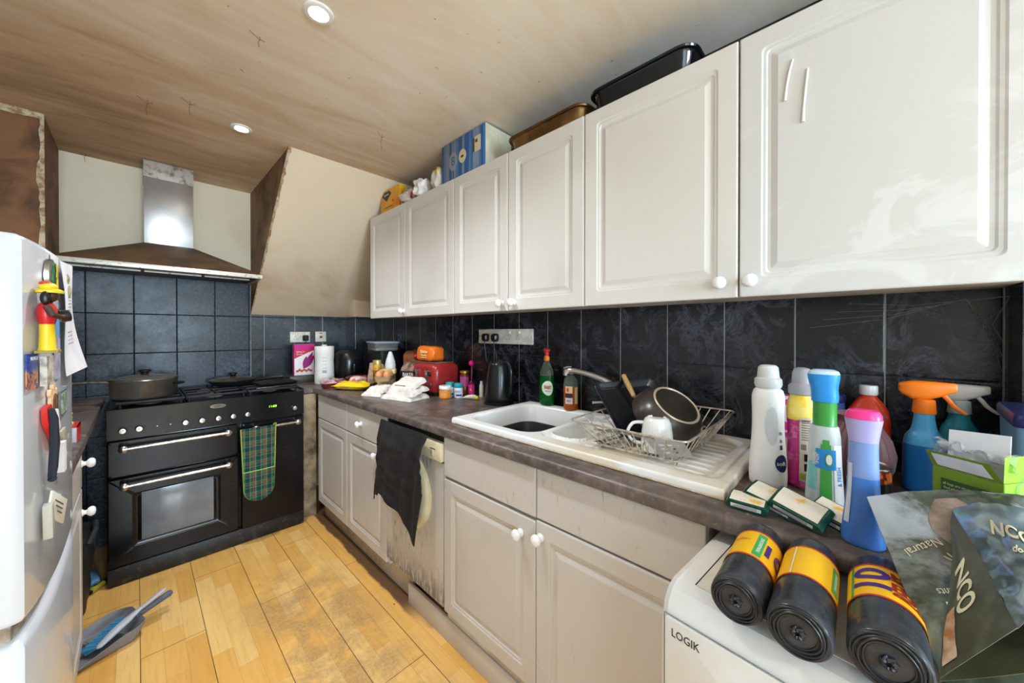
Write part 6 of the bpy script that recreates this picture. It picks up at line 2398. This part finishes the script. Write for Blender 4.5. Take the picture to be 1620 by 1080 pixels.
# 9 tin of beans
r = thing('food_can', 'tall black tin printed with orange beans, in front of the glass vase', 'can', (1.120, -.018, WT), FACE_R)
B().lathe([(.033, 0), (.034, .002), (.0355, .004), (.0355, .098), (.034, .100), (.0345, .1025), (.033, .103), (.031, .100), (0, .100)], seg=44).build('tin', M_steel, r)
cl_ = Loft([(0, .0357, .0357), (.1, .0357, .0357)])
b = B()
cl_.patch(b, R(60), R(420), .006, .097, 0, .0003, 60, 2)
cl_.patch(b, R(255), R(345), .070, .096, 1, .0008)
for k in range(16):
    a_ = R(262 + (k * 37) % 78)
    z_ = .074 + (k * 13 % 20) * .001
    cl_.patch(b, a_ - .10, a_ + .10, z_ - .005, z_ + .004, 2, .0012 + .0001 * k, shape='oval')
cl_.patch(b, R(200), R(222), .074, .096, 3, .0008)
cl_.patch(b, R(318), R(322), .008, .020, 3, .0009)
cl_.text(b, 'BEANS', .016, R(208), .045, 4, .0012, fit=.05, up=True)
b.build('label', [M_black, mat('dark_red_beans', (150, 50, 20), .4), mat('orange_beans', (232, 120, 50), .35), mat('yellow_print', (226, 190, 60), .4), M_white_ink], r)


def trigger_head(r_, z0, mt, mtrig, neck_r=.019, s=1.0, mcol=None):
    """spray trigger head pointing along local +x."""
    B().lathe([(neck_r, z0), (neck_r + .001, z0 + .002), (neck_r * .95, z0 + .030 * s), (neck_r * .8, z0 + .032 * s)], seg=28).build('collar', mcol or mt, r_)
    b = B()
    z1 = z0 + .032 * s
    secs = [(-.030, .030, .030), (-.040, .040, .046), (-.022, .046, .052), (0, .040, .056), (.03, .044, .054), (.046, .046, .053)]
    rs = []
    for x, w, h, zc_ in ((-.040, .012, .016, .026), (-.036, .022, .026, .023), (-.018, .028, .044, .0195), (.004, .028, .042, .0200), (.022, .024, .034, .0235), (.034, .020, .026, .027), (.044, .018, .021, .029), (.047, .014, .017, .029)):
        rs.append([Vector((x * s, py * s, z1 + zc_ * s + pz * s)) for py, pz in rrect(w, h, min(w, h) * .35, 4)])
    b.rings(rs)
    b.build('spray_head', mt, r_)
    b = B()
    rs = []
    for x, z_, w, t_ in ((.026, .014, .012, .006), (.034, .004, .014, .006), (.042, -.010, .014, .006), (.052, -.020, .013, .005), (.060, -.026, .011, .004)):
        rs.append([Vector((x * s + px * s, py * s, z1 + z_ * s + px * s)) for px, py in rrect(t_, w, .002, 3)])
    b.rings(rs)
    b.build('trigger', mtrig, r_)
    return z1


# 10 blue bottle with orange trigger
sec = smooth_secs([(0, .034, .024, 0), (.005, .037, .027, 0), (.05, .037, .027, 0), (.11, .036, .027, 0), (.135, .032, .024, 0), (.150, .023, .019, 0), (.175, .0185, .018, 0), (.192, .0175, .0175, 0)], 4)
M_or = mat('bright_orange_plastic', (250, 126, 24), .35)
r, L_, bd = bottle('trigger_spray', 'sky blue spray bottle with a bright orange trigger head', (1.345, -.118), sec, None, grp='trigger spray bottles',
                   split=[(None, .115, 'lower_body', mat('deeper_blue_liquid', (30, 106, 176), .3, tr=.1)), (.1153, None, 'upper_body', mat('sky_blue_plastic', (84, 172, 222), .3, tr=.15))])
trigger_head(r, .1925, M_or, M_or, .0195, 1.08)
# 11 teal bottle with white trigger
r, L_, bd = bottle('trigger_spray', 'teal spray bottle with a white trigger head, by the end wall', (1.435, -.184),
                   smooth_secs([(0, .032, .022, 0), (.005, .035, .025, 0), (.12, .035, .025, 0), (.150, .030, .022, 0), (.172, .020, .018, 0), (.188, .0175, .0175, 0)], 4),
                   mat('teal_plastic', (40, 140, 160), .3), grp='trigger spray bottles')
M_wtr = mat('milky_trigger', (226, 214, 204), .3, tr=.15)
trigger_head(r, .1885, M_wtr, M_wtr, .0195, 1.0, mat('milky_teal_collar', (190, 206, 204), .3))
# 12 blue tub with navy lid
r = thing('storage_tub', 'translucent blue storage tub with a navy lid at the right edge', 'tub', (1.145, -.212, WT), R(-94))
b = B().rings([[Vector((px + .075, py + .105, z_)) for px, py in rrect(w, h, .012, 3)] for w, h, z_ in ((.13, .19, 0), (.136, .196, .004), (.144, .204, .212))])
b.build('tub', mat('frosty_blue_plastic', (120, 160, 190), .35, tr=.15), r)
b = B().rings([[Vector((px + .075, py + .105, z_)) for px, py in rrect(w, h, .014, 3)] for w, h, z_ in ((.150, .210, .2125), (.152, .212, .216), (.152, .212, .230), (.146, .206, .236))])
b.build('lid', mat('speckled_navy_lid', (34, 38, 92), .35, c2=(80, 84, 130), ns=70, nr=(.58, .66)), r)
# 13 green carton with bags
A0, A1 = Vector((1.034, -.102, 0)), Vector((.981, -.172, 0))
dirx = (A1 - A0).normalized()
rz_ = math.atan2(dirx.y, dirx.x)
M_gr1 = mat('olive_green_card', (118, 146, 34), .45)
M_gr2 = mat('lime_green_card', (140, 202, 40), .45)
M_gr3 = mat('dark_green_panel', (58, 84, 40), .45)
r = thing('bag_carton', 'open green carton with clear bags spilling out, behind the pet food pouches', 'carton', (A0.x, A0.y, WT), rz_)
GW, GD, GH = .088, .070, .147
b = B()
th = .0015
b.box(0, 0, 0, GW, th, GH - .004).box(0, GD - th, 0, GW, GD, GH - .004).box(0, th, 0, th, GD - th, GH - .004).box(0, th, 0, GW, GD - th, th)
bx = b.build('carton', M_gr1, r)
B().box(GW - th, th, .0, GW + .0004, GD - th, GH - .004).build('side_panel', M_gr2, bx)
b = B().box(.012, -.0012, .030, GW - .012, -.0002, GH - .022)
b.build('text_panel', M_gr3, bx)
b = B()
for k in range(9):
    b.text(('all bags are strong clear and', 'food safe keep them away from', 'babies and small children and')[k % 3], .0060, (GW / 2, -.0016, GH - .030 - .0075 * k), (1, 0, 0), (0, 0, 1), 0, .0002, fit=.058 - .003 * (k % 2))
b.build('small_print', mat('pale_green_print', (200, 210, 150), .5), bx)
b = B()
b.add([(0, 0, GH - .003), (GW, 0, GH - .003), (GW - .010, -.012, GH + .026), (-.004, -.012, GH + .026)], [[0, 1, 2, 3]], 0)
b.add([(.008, -.0022, GH), (GW - .010, -.0022, GH), (GW - .018, -.0120, GH + .022), (.004, -.0120, GH + .022)], [[0, 1, 2, 3]], 1)
b.build('front_flap', [M_gr1, M_paper], bx)
b = B()
pts = []
for k in range(13):
    pts.append((GW + .001 + .002 * (k % 2), GD * k / 12, GH + .040 + .0018 * (k % 2)))
b.add([(GW, GD * k / 12, GH - .003) for k in range(13)] + pts, [[k, k + 1, 14 + k, 13 + k] for k in range(12)])
b.build('side_flap', M_gr2, bx)
b = B()
b.text('DOG BAGS', .022, (GW + .0024, GD * .48, GH - .045), (0, 1, 0), (0, 0, 1), 0, .0003, fit=.05)
b.text('zip bags', .012, (GW + .0024, GD * .48, GH - .066), (0, 1, 0), (0, 0, 1), 0, .0003, fit=.04)
b.build('lettering', M_white_ink, bx)
b = B().obox((.036, .040, GH + .022), (.078, .0015, .085), (R(-14), R(-6), 0), 0)
b.build('white_card', mat('plain_white_card', (240, 240, 244), .6), r)
M_poly = mat('clear_polythene', (236, 238, 242), .12, tr=.8, ior=1.12)


def crinkle(w, h, c_, seed, tilt_, tw=0):
    Mt = Matrix.Translation(c_) @ Matrix.Rotation(tw, 4, 'Z') @ Matrix.Rotation(tilt_, 4, 'X')

    def fn(u, v):
        x, z_ = (u - .5) * w, v * h
        y = .016 * fnoise((u * 2, v * 2, 0), 2.6, seed) + .006 * abs(fnoise((u, v, 0), 11, seed)) + .010 * math.sin(v * 9 + u * 4)
        return Mt @ Vector((x, y, z_))
    return fn


b = B().grid(crinkle(.075, .075, Vector((.055, .028, GH - .030)), 3, R(14), R(8)), 30, 30, 0, .0008)
b.grid(crinkle(.040, .060, Vector((.000, .036, GH - .018)), 8, R(6), R(-20)), 18, 18, 0, .0008)
b.build('clear_bag', M_poly, r)

# ---- tea packets
M_dgreen = mat('dark_green_foil', (20, 66, 48), .25, c2=(38, 92, 72), ns=40)
M_face = mat('cream_packet_face', (230, 222, 206), .35, c2=(232, 180, 60), ns=12, nr=(.60, .66))


def tea(lab, pa, pb, za, zb, depth, lift):
    a, c_ = at(*pa, Z=za), at(*pb, Z=zb)
    ex_ = (c_ - a)
    w = ex_.length
    ex_.normalize()
    back = Vector((-ex_.y, ex_.x, 0)).normalized()
    if back.x < 0:
        back = -back
    back = (back + Vector((0, 0, lift))).normalized()
    up = ex_.cross(back).normalized()
    if up.z < 0:
        up = -up
    r_ = thing('tea_packet', lab, 'packet', tuple(a), 0, 'dark green foil packets')

    def q(u, v, t_):
        return ex_ * (u * w) + back * (v * depth) + up * t_
    b = B()
    T = .016
    prof = [(-.03, .004), (0, .0), (0, T), (-.03, T - .003)]
    rs = []
    for u, k in ((-.04, .25), (0, .8), (.04, 1), (.96, 1), (1, .8), (1.05, .25)):
        mid = T / 2
        rs.append([q(u, v, mid + (t_ - mid) * k) for v, t_ in ((0, 0), (0, T), (.5, T + .003), (1, T), (1, 0), (.5, -.0))])
    b.rings(rs)
    body = b.build('packet', M_dgreen, r_)
    b = B().grid(lambda u, v: q(.06 + .88 * u, .10 + .84 * v, T + .0012 + .003 * (1 - abs(2 * (.10 + .84 * v) - 1))), 6, 6, 0, .0004)
    b.build('front_print', M_face, body)
    b = B().add([q(.10, -.008, T * .28), q(.88, -.008, T * .28), q(.88, -.008, T * .78), q(.10, -.008, T * .78)], [[0, 1, 2, 3]], 0)
    for k in range(3):
        b.add([q(.14 + .06 * k, -.012, T * (.36 + .14 * k)), q(.78, -.012, T * (.36 + .14 * k)), q(.78, -.012, T * (.42 + .14 * k)), q(.14 + .06 * k, -.012, T * (.42 + .14 * k))], [[0, 1, 2, 3]], 1)
    b.build('white_strip', [M_white_ink, mat('brown_tiny_print', (110, 60, 60), .5)], body)
    return r_


tea('leftmost dark green foil packet, flat beside the sink end', (1150, 800), (1212, 818), WT + .002, WT + .002, .050, .16)
tea('second dark green packet from the left, propped on the first, by the white bottle', (1176, 786), (1258, 828), WT + .014, WT + .003, .055, .36)
tea('third dark green foil packet, longest, tilted over the second', (1216, 800), (1296, 845), WT + .020, WT + .003, .058, .40)
tea('rightmost dark green foil packet, its end beside the blue freshener bottle', (1276, 812), (1336, 846), WT + .016, WT + .003, .055, .30)

# ---- pet food pouches on the near washing machine
t = NT('pouch_print_with_sheen')
x, y, z = t.sep()
f = t.noise(10, 5, .6, .5)
col = t.ramp(f, [(.40, (44, 50, 42)), (.54, (64, 72, 58)), (.66, (120, 134, 126))])
hi_ = t.math('MULTIPLY', t.step(z, .06, .16), t.step(t.noise(7, 6, .65, 1.2), .42, .60))  # pale foil reflections painted into the upper part of the pouch
col = t.mix(t.math('MULTIPLY', hi_, .8), col, (176, 186, 196))
M_pouch = t.out(col, .22)
t.b.inputs['Coat Weight'].default_value = .4
M_pouch2 = mat('olive_gusset', (62, 64, 46), .35, c2=(84, 86, 66), ns=6, coat=.2)
M_pouch3 = mat('silver_blue_foil', (150, 170, 176), .16, .45, c2=(70, 86, 88), ns=5, nd=6, nr=(.40, .62), bump=.5, bs=14)
M_cream_ink = mat('cream_print', (214, 206, 176), .5)
r = thing('pet_food_pouch', 'olive green pet food pouch leaning back beside the third bin bag roll', 'pouch', (.72, -.15, .852), 0, 'pet food pouches')
L0 = Vector(r.location)
PTL, PTR, PBL, PBR = Vector((.868, -.012, 1.022)), Vector((.960, -.200, 1.050)), Vector((.700, -.082, .8535)), Vector((.730, -.30, .8535))
nP = (PTR - PTL).cross(PBL - PTL).normalized()
if nP.x > 0:
    nP = -nP


def pA(u, v, off=0.0, s_=1):
    p_ = PTL.lerp(PTR, u).lerp(PBL.lerp(PBR, u), v)
    p_ = p_ + Vector((0, 0, .012 * math.sin(PI * u) * (1 - v)))
    belly = .020 * math.sin(PI * min(1, max(0, u))) ** .6 * math.sin(PI * v) ** .7
    cr = .006 * fnoise((u * 2, v * 2, 0), 3, 6) * min(1, 6 * u, 6 * (1 - u))
    if s_ < 0:
        p_ = p_ + Vector((0, 0, 0))
        q_ = p_ - nP * (belly * .6 + .001)
    else:
        q_ = p_ + nP * (belly + cr + off)
    q_.z = max(q_.z, .8525)
    return q_ - L0


b = B().grid(lambda u, v: pA(u, v), 36, 40).grid(lambda u, v: pA(u, v, 0, -1), 20, 20)
bd = b.build('pouch', M_pouch, r)
b = B()


def on_pouch(s, size, uc, vc, ang, fit, m=0):
    ca, sa = math.cos(ang), math.sin(ang)
    W_, H_ = (PTR - PTL).length, (PBL - PTL).length

    def fn(x, y_, z_):
        xx, yy = x * ca - y_ * sa, x * sa + y_ * ca
        return pA(uc + xx / W_, vc - yy / H_, .0012 + z_)
    b.text(s, size, (0, 0, 0), (1, 0, 0), (0, 1, 0), m, .0001, fit, fn)


on_pouch('Natural', .015, .17, .33, R(200), .042)
on_pouch('Hand', .012, .26, .66, R(190), .026)
on_pouch('selected', .012, .24, .60, R(190), .038)
on_pouch('ingredients', .012, .24, .54, R(190), .046)
on_pouch('>', .014, .28, .40, R(-50), .018)
on_pouch('>', .014, .36, .50, R(60), .018)
b.build('lettering', M_cream_ink, bd)
b = B().grid(lambda u, v: pA(.44 + .26 * (u - .5) * (.45 + .9 * math.sin(PI * min(v * 1.1, 1))), .06 + .36 * v, .0008), 10, 14)
b.build('picture', mat('brown_animal_picture', (96, 72, 58), .25, c2=(150, 134, 124), ns=18, coat=.4), bd)

r = thing('pet_food_pouch', 'silver green pet food pouch with an olive gusset, lying at the right edge', 'pouch', (.68, -.17, .852), 0, 'pet food pouches')
L0 = Vector(r.location)
G = [at(1508, 868, X=.800), at(1500, 950, X=.715), at(1490, 1010, X=.665), at(1487, 1072, X=.618)]
Rg = [at(1506, 806, X=.865), at(1552, 880, X=.770), at(1582, 940, X=.705), at(1610, 992, X=.655)]
Sf = [at(1690, 842, X=.900), at(1740, 900, X=.830), at(1770, 960, X=.760), at(1790, 1030, X=.690)]


def lerpl(P_, t_):
    k = min(len(P_) - 1.0001, max(0, t_ * (len(P_) - 1)))
    i = int(k)
    return P_[i].lerp(P_[i + 1], k - i)


def gus(u, v, off=0.0):
    a, c_ = lerpl(G, v), lerpl(Rg, v)
    p_ = a.lerp(c_, u)
    n_ = Vector((-.8, .35, .1)).normalized()
    return p_ + n_ * (.006 * math.sin(PI * u) + .003 * fnoise((u, v * 2, 0), 4, 2) + off) - L0


def foil(u, v, off=0.0):
    a, c_ = lerpl(Rg, v), lerpl(Sf, v)
    p_ = a.lerp(c_, u)
    n_ = Vector((-.45, .1, .88)).normalized()
    return p_ + n_ * (.030 * math.sin(PI * u) ** .8 + .008 * fnoise((u * 2, v * 2, 0), 3.4, 5) + .003 * abs(fnoise((u, v, 0), 12, 5)) + off) - L0


b = B().grid(gus, 16, 36, 0, -.0006).grid(lambda u, v: foil(u, v), 30, 36, 1, .0006)


def back(u, v):
    a, c_ = lerpl(G, v), lerpl(Sf, v)
    p_ = a.lerp(c_, u)
    p_.z = max(.8530, p_.z - .004 - .004 * math.sin(PI * u))
    return p_ - L0


b.grid(back, 10, 20, 0, .0006)
bot = [gus(k / 8, 1) for k in range(9)]
bd = b.build('pouch', [M_pouch2, M_pouch3], r)
b = B()


def g_text(s, size, uc, vc, fit, m):
    def fn(x, y_, z_):
        return gus(uc + y_ / .075, vc + x / .27, -.0030 - z_)
    b.text(s, size, (0, 0, 0), (1, 0, 0), (0, 1, 0), m, .0001, fit, fn, bold=.03)


def g_text2(s, size, uc, vc, fit, m):
    def fn(x, y_, z_):
        return gus(uc + y_ / .075, vc + x / .27, .0016 + z_)
    b.text(s, size, (0, 0, 0), (1, 0, 0), (0, 1, 0), m, .0001, fit, fn, bold=.03)


g_text2('NCO', .036, .48, .42, .095, 0)
b.build('lettering', M_cream_ink, bd)
b = B()


def f_text(s, size, uc, vc, fit, m, ang):
    ca, sa = math.cos(ang), math.sin(ang)

    def fn(x, y_, z_):
        xx, yy = x * ca - y_ * sa, x * sa + y_ * ca
        return foil(uc + xx / .24, vc - yy / .26, .0022 + z_)
    b.text(s, size, (0, 0, 0), (1, 0, 0), (0, 1, 0), m, .0001, fit, fn, bold=.03)


f_text('NCO', .034, .34, .26, .070, 0, R(-30))
f_text('dog food', .018, .40, .42, .070, 0, R(-25))
b.build('lettering', M_cream_ink, bd)
b = B().grid(lambda u, v: gus(.04 + .22 * u, .48 + .44 * v, .0014), 4, 14)
b.build('meal_picture', mat('orange_brown_picture', (176, 116, 74), .3, c2=(214, 190, 160), ns=26), bd)
r = thing('small_carton', 'corner of a small white carton with an orange top at the bottom right', 'box', (.585, -.118, .8525), R(-20))
B().box(0, -.06, 0, .05, 0, .040, 0, .001).build('carton', M_paper, r)
B().box(-.0004, -.0604, .031, .0504, .0004, .0408).build('orange_band', mat('terracotta_print', (206, 120, 80), .5), r)

# ================================================================ ON TOP OF THE WALL CUPBOARDS
CT = 2.1170
r = thing('snack_box', 'flat yellow and orange box with a black diamond, leftmost on the wall cupboards', 'box', (1.200, 2.425, CT), FACE_R)
M_yb = mat('yellow_orange_card', (240, 178, 40), .5, c2=(226, 130, 34), ns=5)
bx = B().box(0, 0, 0, .255, .050, .165, 0, .001).build('box', M_yb, r)
b = B().add([(.020, -.001, .130), (.050, -.001, .152), (.120, -.001, .152), (.150, -.001, .130), (.085, -.001, .085)], [[0, 1, 2, 3, 4]], 0)
b.text('Jacobs', .020, (.085, -.0018, .132), (1, 0, 0), (0, 0, 1), 1, fit=.06)
b.text('8', .024, (.17, -.0018, .075), (1, 0, 0), (0, 0, 1), 0)
b.text('crisp bakes', .016, (.11, -.0018, .045), (1, 0, 0), (0, 0, 1), 2, fit=.12)
b.build('print', [M_black, M_white_ink, mat('brown_card_print', (120, 60, 24), .5)], bx)
for i, (yy, xx, w, d, h, c1, c2, lab, rz0) in enumerate((
        (2.062, 1.240, .17, .12, .095, (236, 228, 222), (160, 50, 50), 'crinkled red and white food bag next to the yellow box on the cupboards', .3),
        (1.910, 1.235, .15, .10, .110, (238, 232, 226), (206, 196, 186), 'crumpled white plastic bag in the middle of the cupboard-top clutter', 1.2),
        (1.850, 1.360, .19, .10, .175, (176, 44, 46), (90, 56, 40), 'dark red crumpled bag behind the white one on the cupboards', .7),
        (1.760, 1.240, .10, .10, .140, (226, 218, 206), (240, 210, 40), 'small white and yellow crumpled bag beside the blue striped box', 2.2))):
    r = thing('crumpled_bag', lab, 'bag', (xx, yy, CT), 0, 'crumpled bags on the wall cupboards')
    b = B()
    sack(b, (0, 0, 0), w if i % 2 else d * 1.1, d if i % 2 else w, h, 50 + i * 7, .16, .8, fr=4.5)
    b.build('bag', mat('crumple_%s' % ('red_white', 'white', 'dark_red', 'yellow_white')[i], c1, .4, c2=c2, ns=14, nr=(.5, .58), bump=.4, bs=60), r, ang=60)
t = NT('blue_striped_card')
x, y, z = t.sep()
s1 = t.step(t.noise(30, 2, .5, 0, t.mapping((1, 1, .02))), .47, .53)
col = t.mix(s1, (44, 92, 150), (132, 146, 168))
s2 = t.line(x, .03, .11, .022)
col = t.mix(t.math('MULTIPLY', s2, .6), col, (70, 130, 196))
M_bstripe = t.out(col, .45)
r = thing('striped_box', 'blue and grey striped cardboard box with cream end, on the wall cupboards', 'box', (1.200, 1.695, CT), FACE_R)
bx = B().box(0, 0, 0, .365, .185, .226, 0, .002).build('box', M_bstripe, r)
B().box(.3648, .0015, .0015, .3662, .1835, .2245).build('cream_end', mat('cream_card_end', (226, 220, 192), .6, c2=(206, 198, 168), ns=9), bx)
b = B().rings([[Vector((.185 + px, y_, .120 + pz)) for px, pz in ell(.030, .036, 24)] for y_ in (-.0015, .0002)], 0)
b.box(.175, -.0022, .112, .195, -.0014, .124, 1)
b.box(.285, -.0015, .105, .330, .0002, .182, 0).box(.290, -.0022, .150, .308, -.0014, .166, 1).box(.272, -.0012, .110, .2845, .0002, .178, 1)
b.build('sticker', [mat('cream_sticker', (222, 208, 172), .5), mat('brown_sticker_print', (96, 70, 48), .5)], bx)
b = B().rings([[Vector((.105 + px, y_, .115 + pz)) for px, pz in ell(.036, .050, 28)] for y_ in (-.0010, .0002)], 0)
b.text('8', .07, (.105, -.0016, .115), (1, 0, 0), (0, 0, 1), 1, fit=.030)
b.build('faded_print', [mat('grey_blue_print', (140, 150, 166), .5), mat('slate_print', (90, 104, 124), .5)], bx)


def roasting_tin(name, lab, y0, y1, x0, x1, h, m, m2):
    r_ = thing(name, lab, 'roasting tin', (x0, y0, CT), FACE_R, 'roasting tins on the wall cupboards')
    W_, D_ = y0 - y1, x1 - x0
    b = B()
    rs = []
    for ins, z_, rad in ((.034, 0, .03), (.030, .003, .034), (.014, h - .010, .045), (.010, h - .004, .048), (.0, h - .004, .052), (-.002, h, .054), (.004, h + .0015, .05), (.012, h - .002, .046), (.016, h - .010, .044), (.033, .006, .03)):
        rs.append([Vector((px + W_ / 2, py + D_ / 2, z_)) for px, py in rrect(W_ - 2 * ins, D_ - 2 * ins, rad, 6)])
    b.rings(rs)
    b.build('tin', m, r_)
    b = B()
    b.tube([(px + W_ / 2, py + D_ / 2, h + .001) for px, py in rrect(W_ - .002, D_ - .002, .052, 6)], .0038, 8, loop=True)
    b.build('rolled_rim', m2, r_)


roasting_tin('roasting_tin', 'brown metal roasting tin between the striped box and the black tin', 1.190, .762, 1.195, 1.465, .078, mat('golden_brown_metal', (156, 122, 70), .3, .7, c2=(110, 74, 40), ns=6), mat('brown_rim', (84, 56, 36), .35, .4))
roasting_tin('roasting_tin', 'glossy black roasting tin on top of the nearest wall cupboards', .752, .366, 1.195, 1.465, .092, mat('gloss_black_metal', (16, 19, 24), .12, .1, coat=.5), mat('gloss_black_metal', (16, 19, 24), .12))

# ================================================================ DUSTPAN AND BRUSH
M_gp = mat('grey_plastic', (128, 128, 134), .45)
dp_rz = R(16)
r = thing('dustpan', 'grey plastic dustpan on the floor in front of the cooker', 'dustpan', (-.105, 2.262, 0), dp_rz)


def pan_pt(u, v, off=0):
    # u across the width, v from the mouth (0) to the handle end (1)
    x = -.115 + .225 * v
    w = .118 * (1 - .10 * v) if v < .75 else .118 * (.925 - .30 * ((v - .75) / .25) ** 2)
    y = (2 * u - 1) * w
    side = max(0, abs(2 * u - 1) - .80) / .20
    wall = .055 * side ** 1.4 * min(1, .25 + v * 1.1)
    backw = .055 * max(0, (v - .80) / .20) ** 1.3
    return Vector((x, y, .0025 + max(wall, backw) + .004 * v + off))


b = B().grid(pan_pt, 40, 30, 0, -.0022)
b.build('pan', M_gp, r)
b = B().tube([(.102, 0, .050), (.135, 0, .058), (.175, 0, .070), (.215, 0, .080), (.225, 0, .082)], [.012, .011, .013, .014, .008], 12)
b.build('handle', mat('slate_plastic', (86, 90, 108), .45), r)
b = B()
for k in range(60):
    a = k * 2.4
    q = .05 * math.sqrt(k / 60)
    b.tube([(-.075 + q * math.cos(a), .02 + q * math.sin(a) * .9, .007), (-.072 + q * math.cos(a + .5), .024 + q * math.sin(a + .8), .011)], .0016, 4)
o = b.build('dust', mat('grey_brown_dust', (110, 96, 84), .9))
o.location = r.location
o.rotation_euler = r.rotation_euler
tag(o, 'small heap of grey-brown sweepings lying in the dustpan', 'dust', kind='stuff')
r = thing('hand_brush', 'hand brush with light blue bristles and grey handle lying in the dustpan', 'brush', (-.078, 2.205, .012), 0)
L0 = Vector(r.location)
P0, P1, P2, P3 = Vector((-.115, 2.165, .050)), Vector((-.070, 2.205, .068)), Vector((-.005, 2.262, .086)), Vector((.088, 2.288, .128))
b = B()
rs = []
path = [P0, P0.lerp(P1, .12), P1, P1.lerp(P2, .5), P2, P2.lerp(P3, .25), P2.lerp(P3, .6), P3 - Vector((.01, .002, .005)), P3]
wid = [.004, .013, .019, .019, .012, .009, .011, .012, .005]
for p_, w_ in zip(path, wid):
    t_ = (P2 - P0).normalized() if p_.x < -.004 else (P3 - P2).normalized()
    sd = Vector((-t_.y, t_.x, 0)).normalized()
    up = t_.cross(sd)
    if up.z < 0:
        up = -up
    rs.append([p_ - L0 + sd * (px * w_) + up * (pz * w_ * .55) for px, pz in [(math.cos(a), math.sin(a)) for a in [2 * PI * k / 16 for k in range(16)]]])
b.rings(rs)
b.build('handle', mat('pale_grey_plastic', (176, 178, 188), .4), r)
ax1 = (P2 - P0).normalized()
sd = Vector((-ax1.y, ax1.x, 0)).normalized()
b = B()
for i in range(13):
    for j in range(5):
        s_ = P0.lerp(P2, .06 + .80 * i / 12) + sd * (.003 * (j - 2) + .013) - Vector((0, 0, .006))
        d_ = (sd * (1.0 + .06 * (j - 2)) + Vector((0, 0, -.40 - .05 * (2 - j))) + ax1 * (.05 * ((i * 7 + j) % 3 - 1))).normalized()
        L_ = min(.056, (s_.z - .012) / max(.2, -d_.z))
        e_ = s_ + d_ * L_
        b.tube([s_ - L0, (s_ + d_ * L_ * .6) - L0, e_ - L0], [.0028, .0040, .0046], 6)
b.build('bristles', mat('light_blue_bristles', (70, 160, 206), .7), r)['kind'] = 'stuff'

# ================================================================ COBWEBS
M_web = mat('sooty_thread', (84, 66, 54), .8)
for i, (px, py, dz, lab) in enumerate(((232, 158, .07, 'sooty cobweb thread hanging from the ceiling left of the far spotlight'),
                                       (300, 160, .06, 'short dark cobweb thread hanging from the ceiling above the hood'),
                                       (604, 212, .08, 'long thin cobweb thread hanging from the ceiling near the wall cupboards'),
                                       (410, 58, .035, 'dark cobweb wisp on the ceiling between the two spotlights'),
                                       (134, 242, .05, 'thin cobweb thread hanging from the ceiling at the left of the hood'))):
    p_ = at(px, py, Z=ZC)
    b = B().tube([(0, 0, -.0005), (.004, .003, -.15 * dz), (-.002, .006, -.5 * dz), (.001, .004, -dz)], .0009, 5)
    b.tube([(-.03, -.01, -.0008), (-.012, 0, -.10 * dz), (0, .003, -.22 * dz), (.02, .012, -.0008)], .0008, 5)
    tag(b.build('cobweb', M_web, loc=p_), lab, 'cobweb', 'cobwebs hanging from the ceiling')
b = B()
c0 = Vector((XW - .012, -.225, 1.385))
for k in range(7):
    e_ = [Vector((XW - .0095, .02 + .015 * k, 1.390 - .012 * k)), Vector((XW - .0095, -.258, 1.30 - .02 * k))][k % 2]
    b.tube([Vector((XW - .05, -.2605, 1.39)) if k < 3 else Vector((XW - .0095, -.2, 1.39)), c0.lerp(e_, .5) + Vector((0, 0, -.01)), e_], .0005, 4)
tag(b.build('cobweb', mat('pale_web', (130, 126, 122), .8)), 'dusty cobweb in the corner under the nearest wall cupboard', 'cobweb')
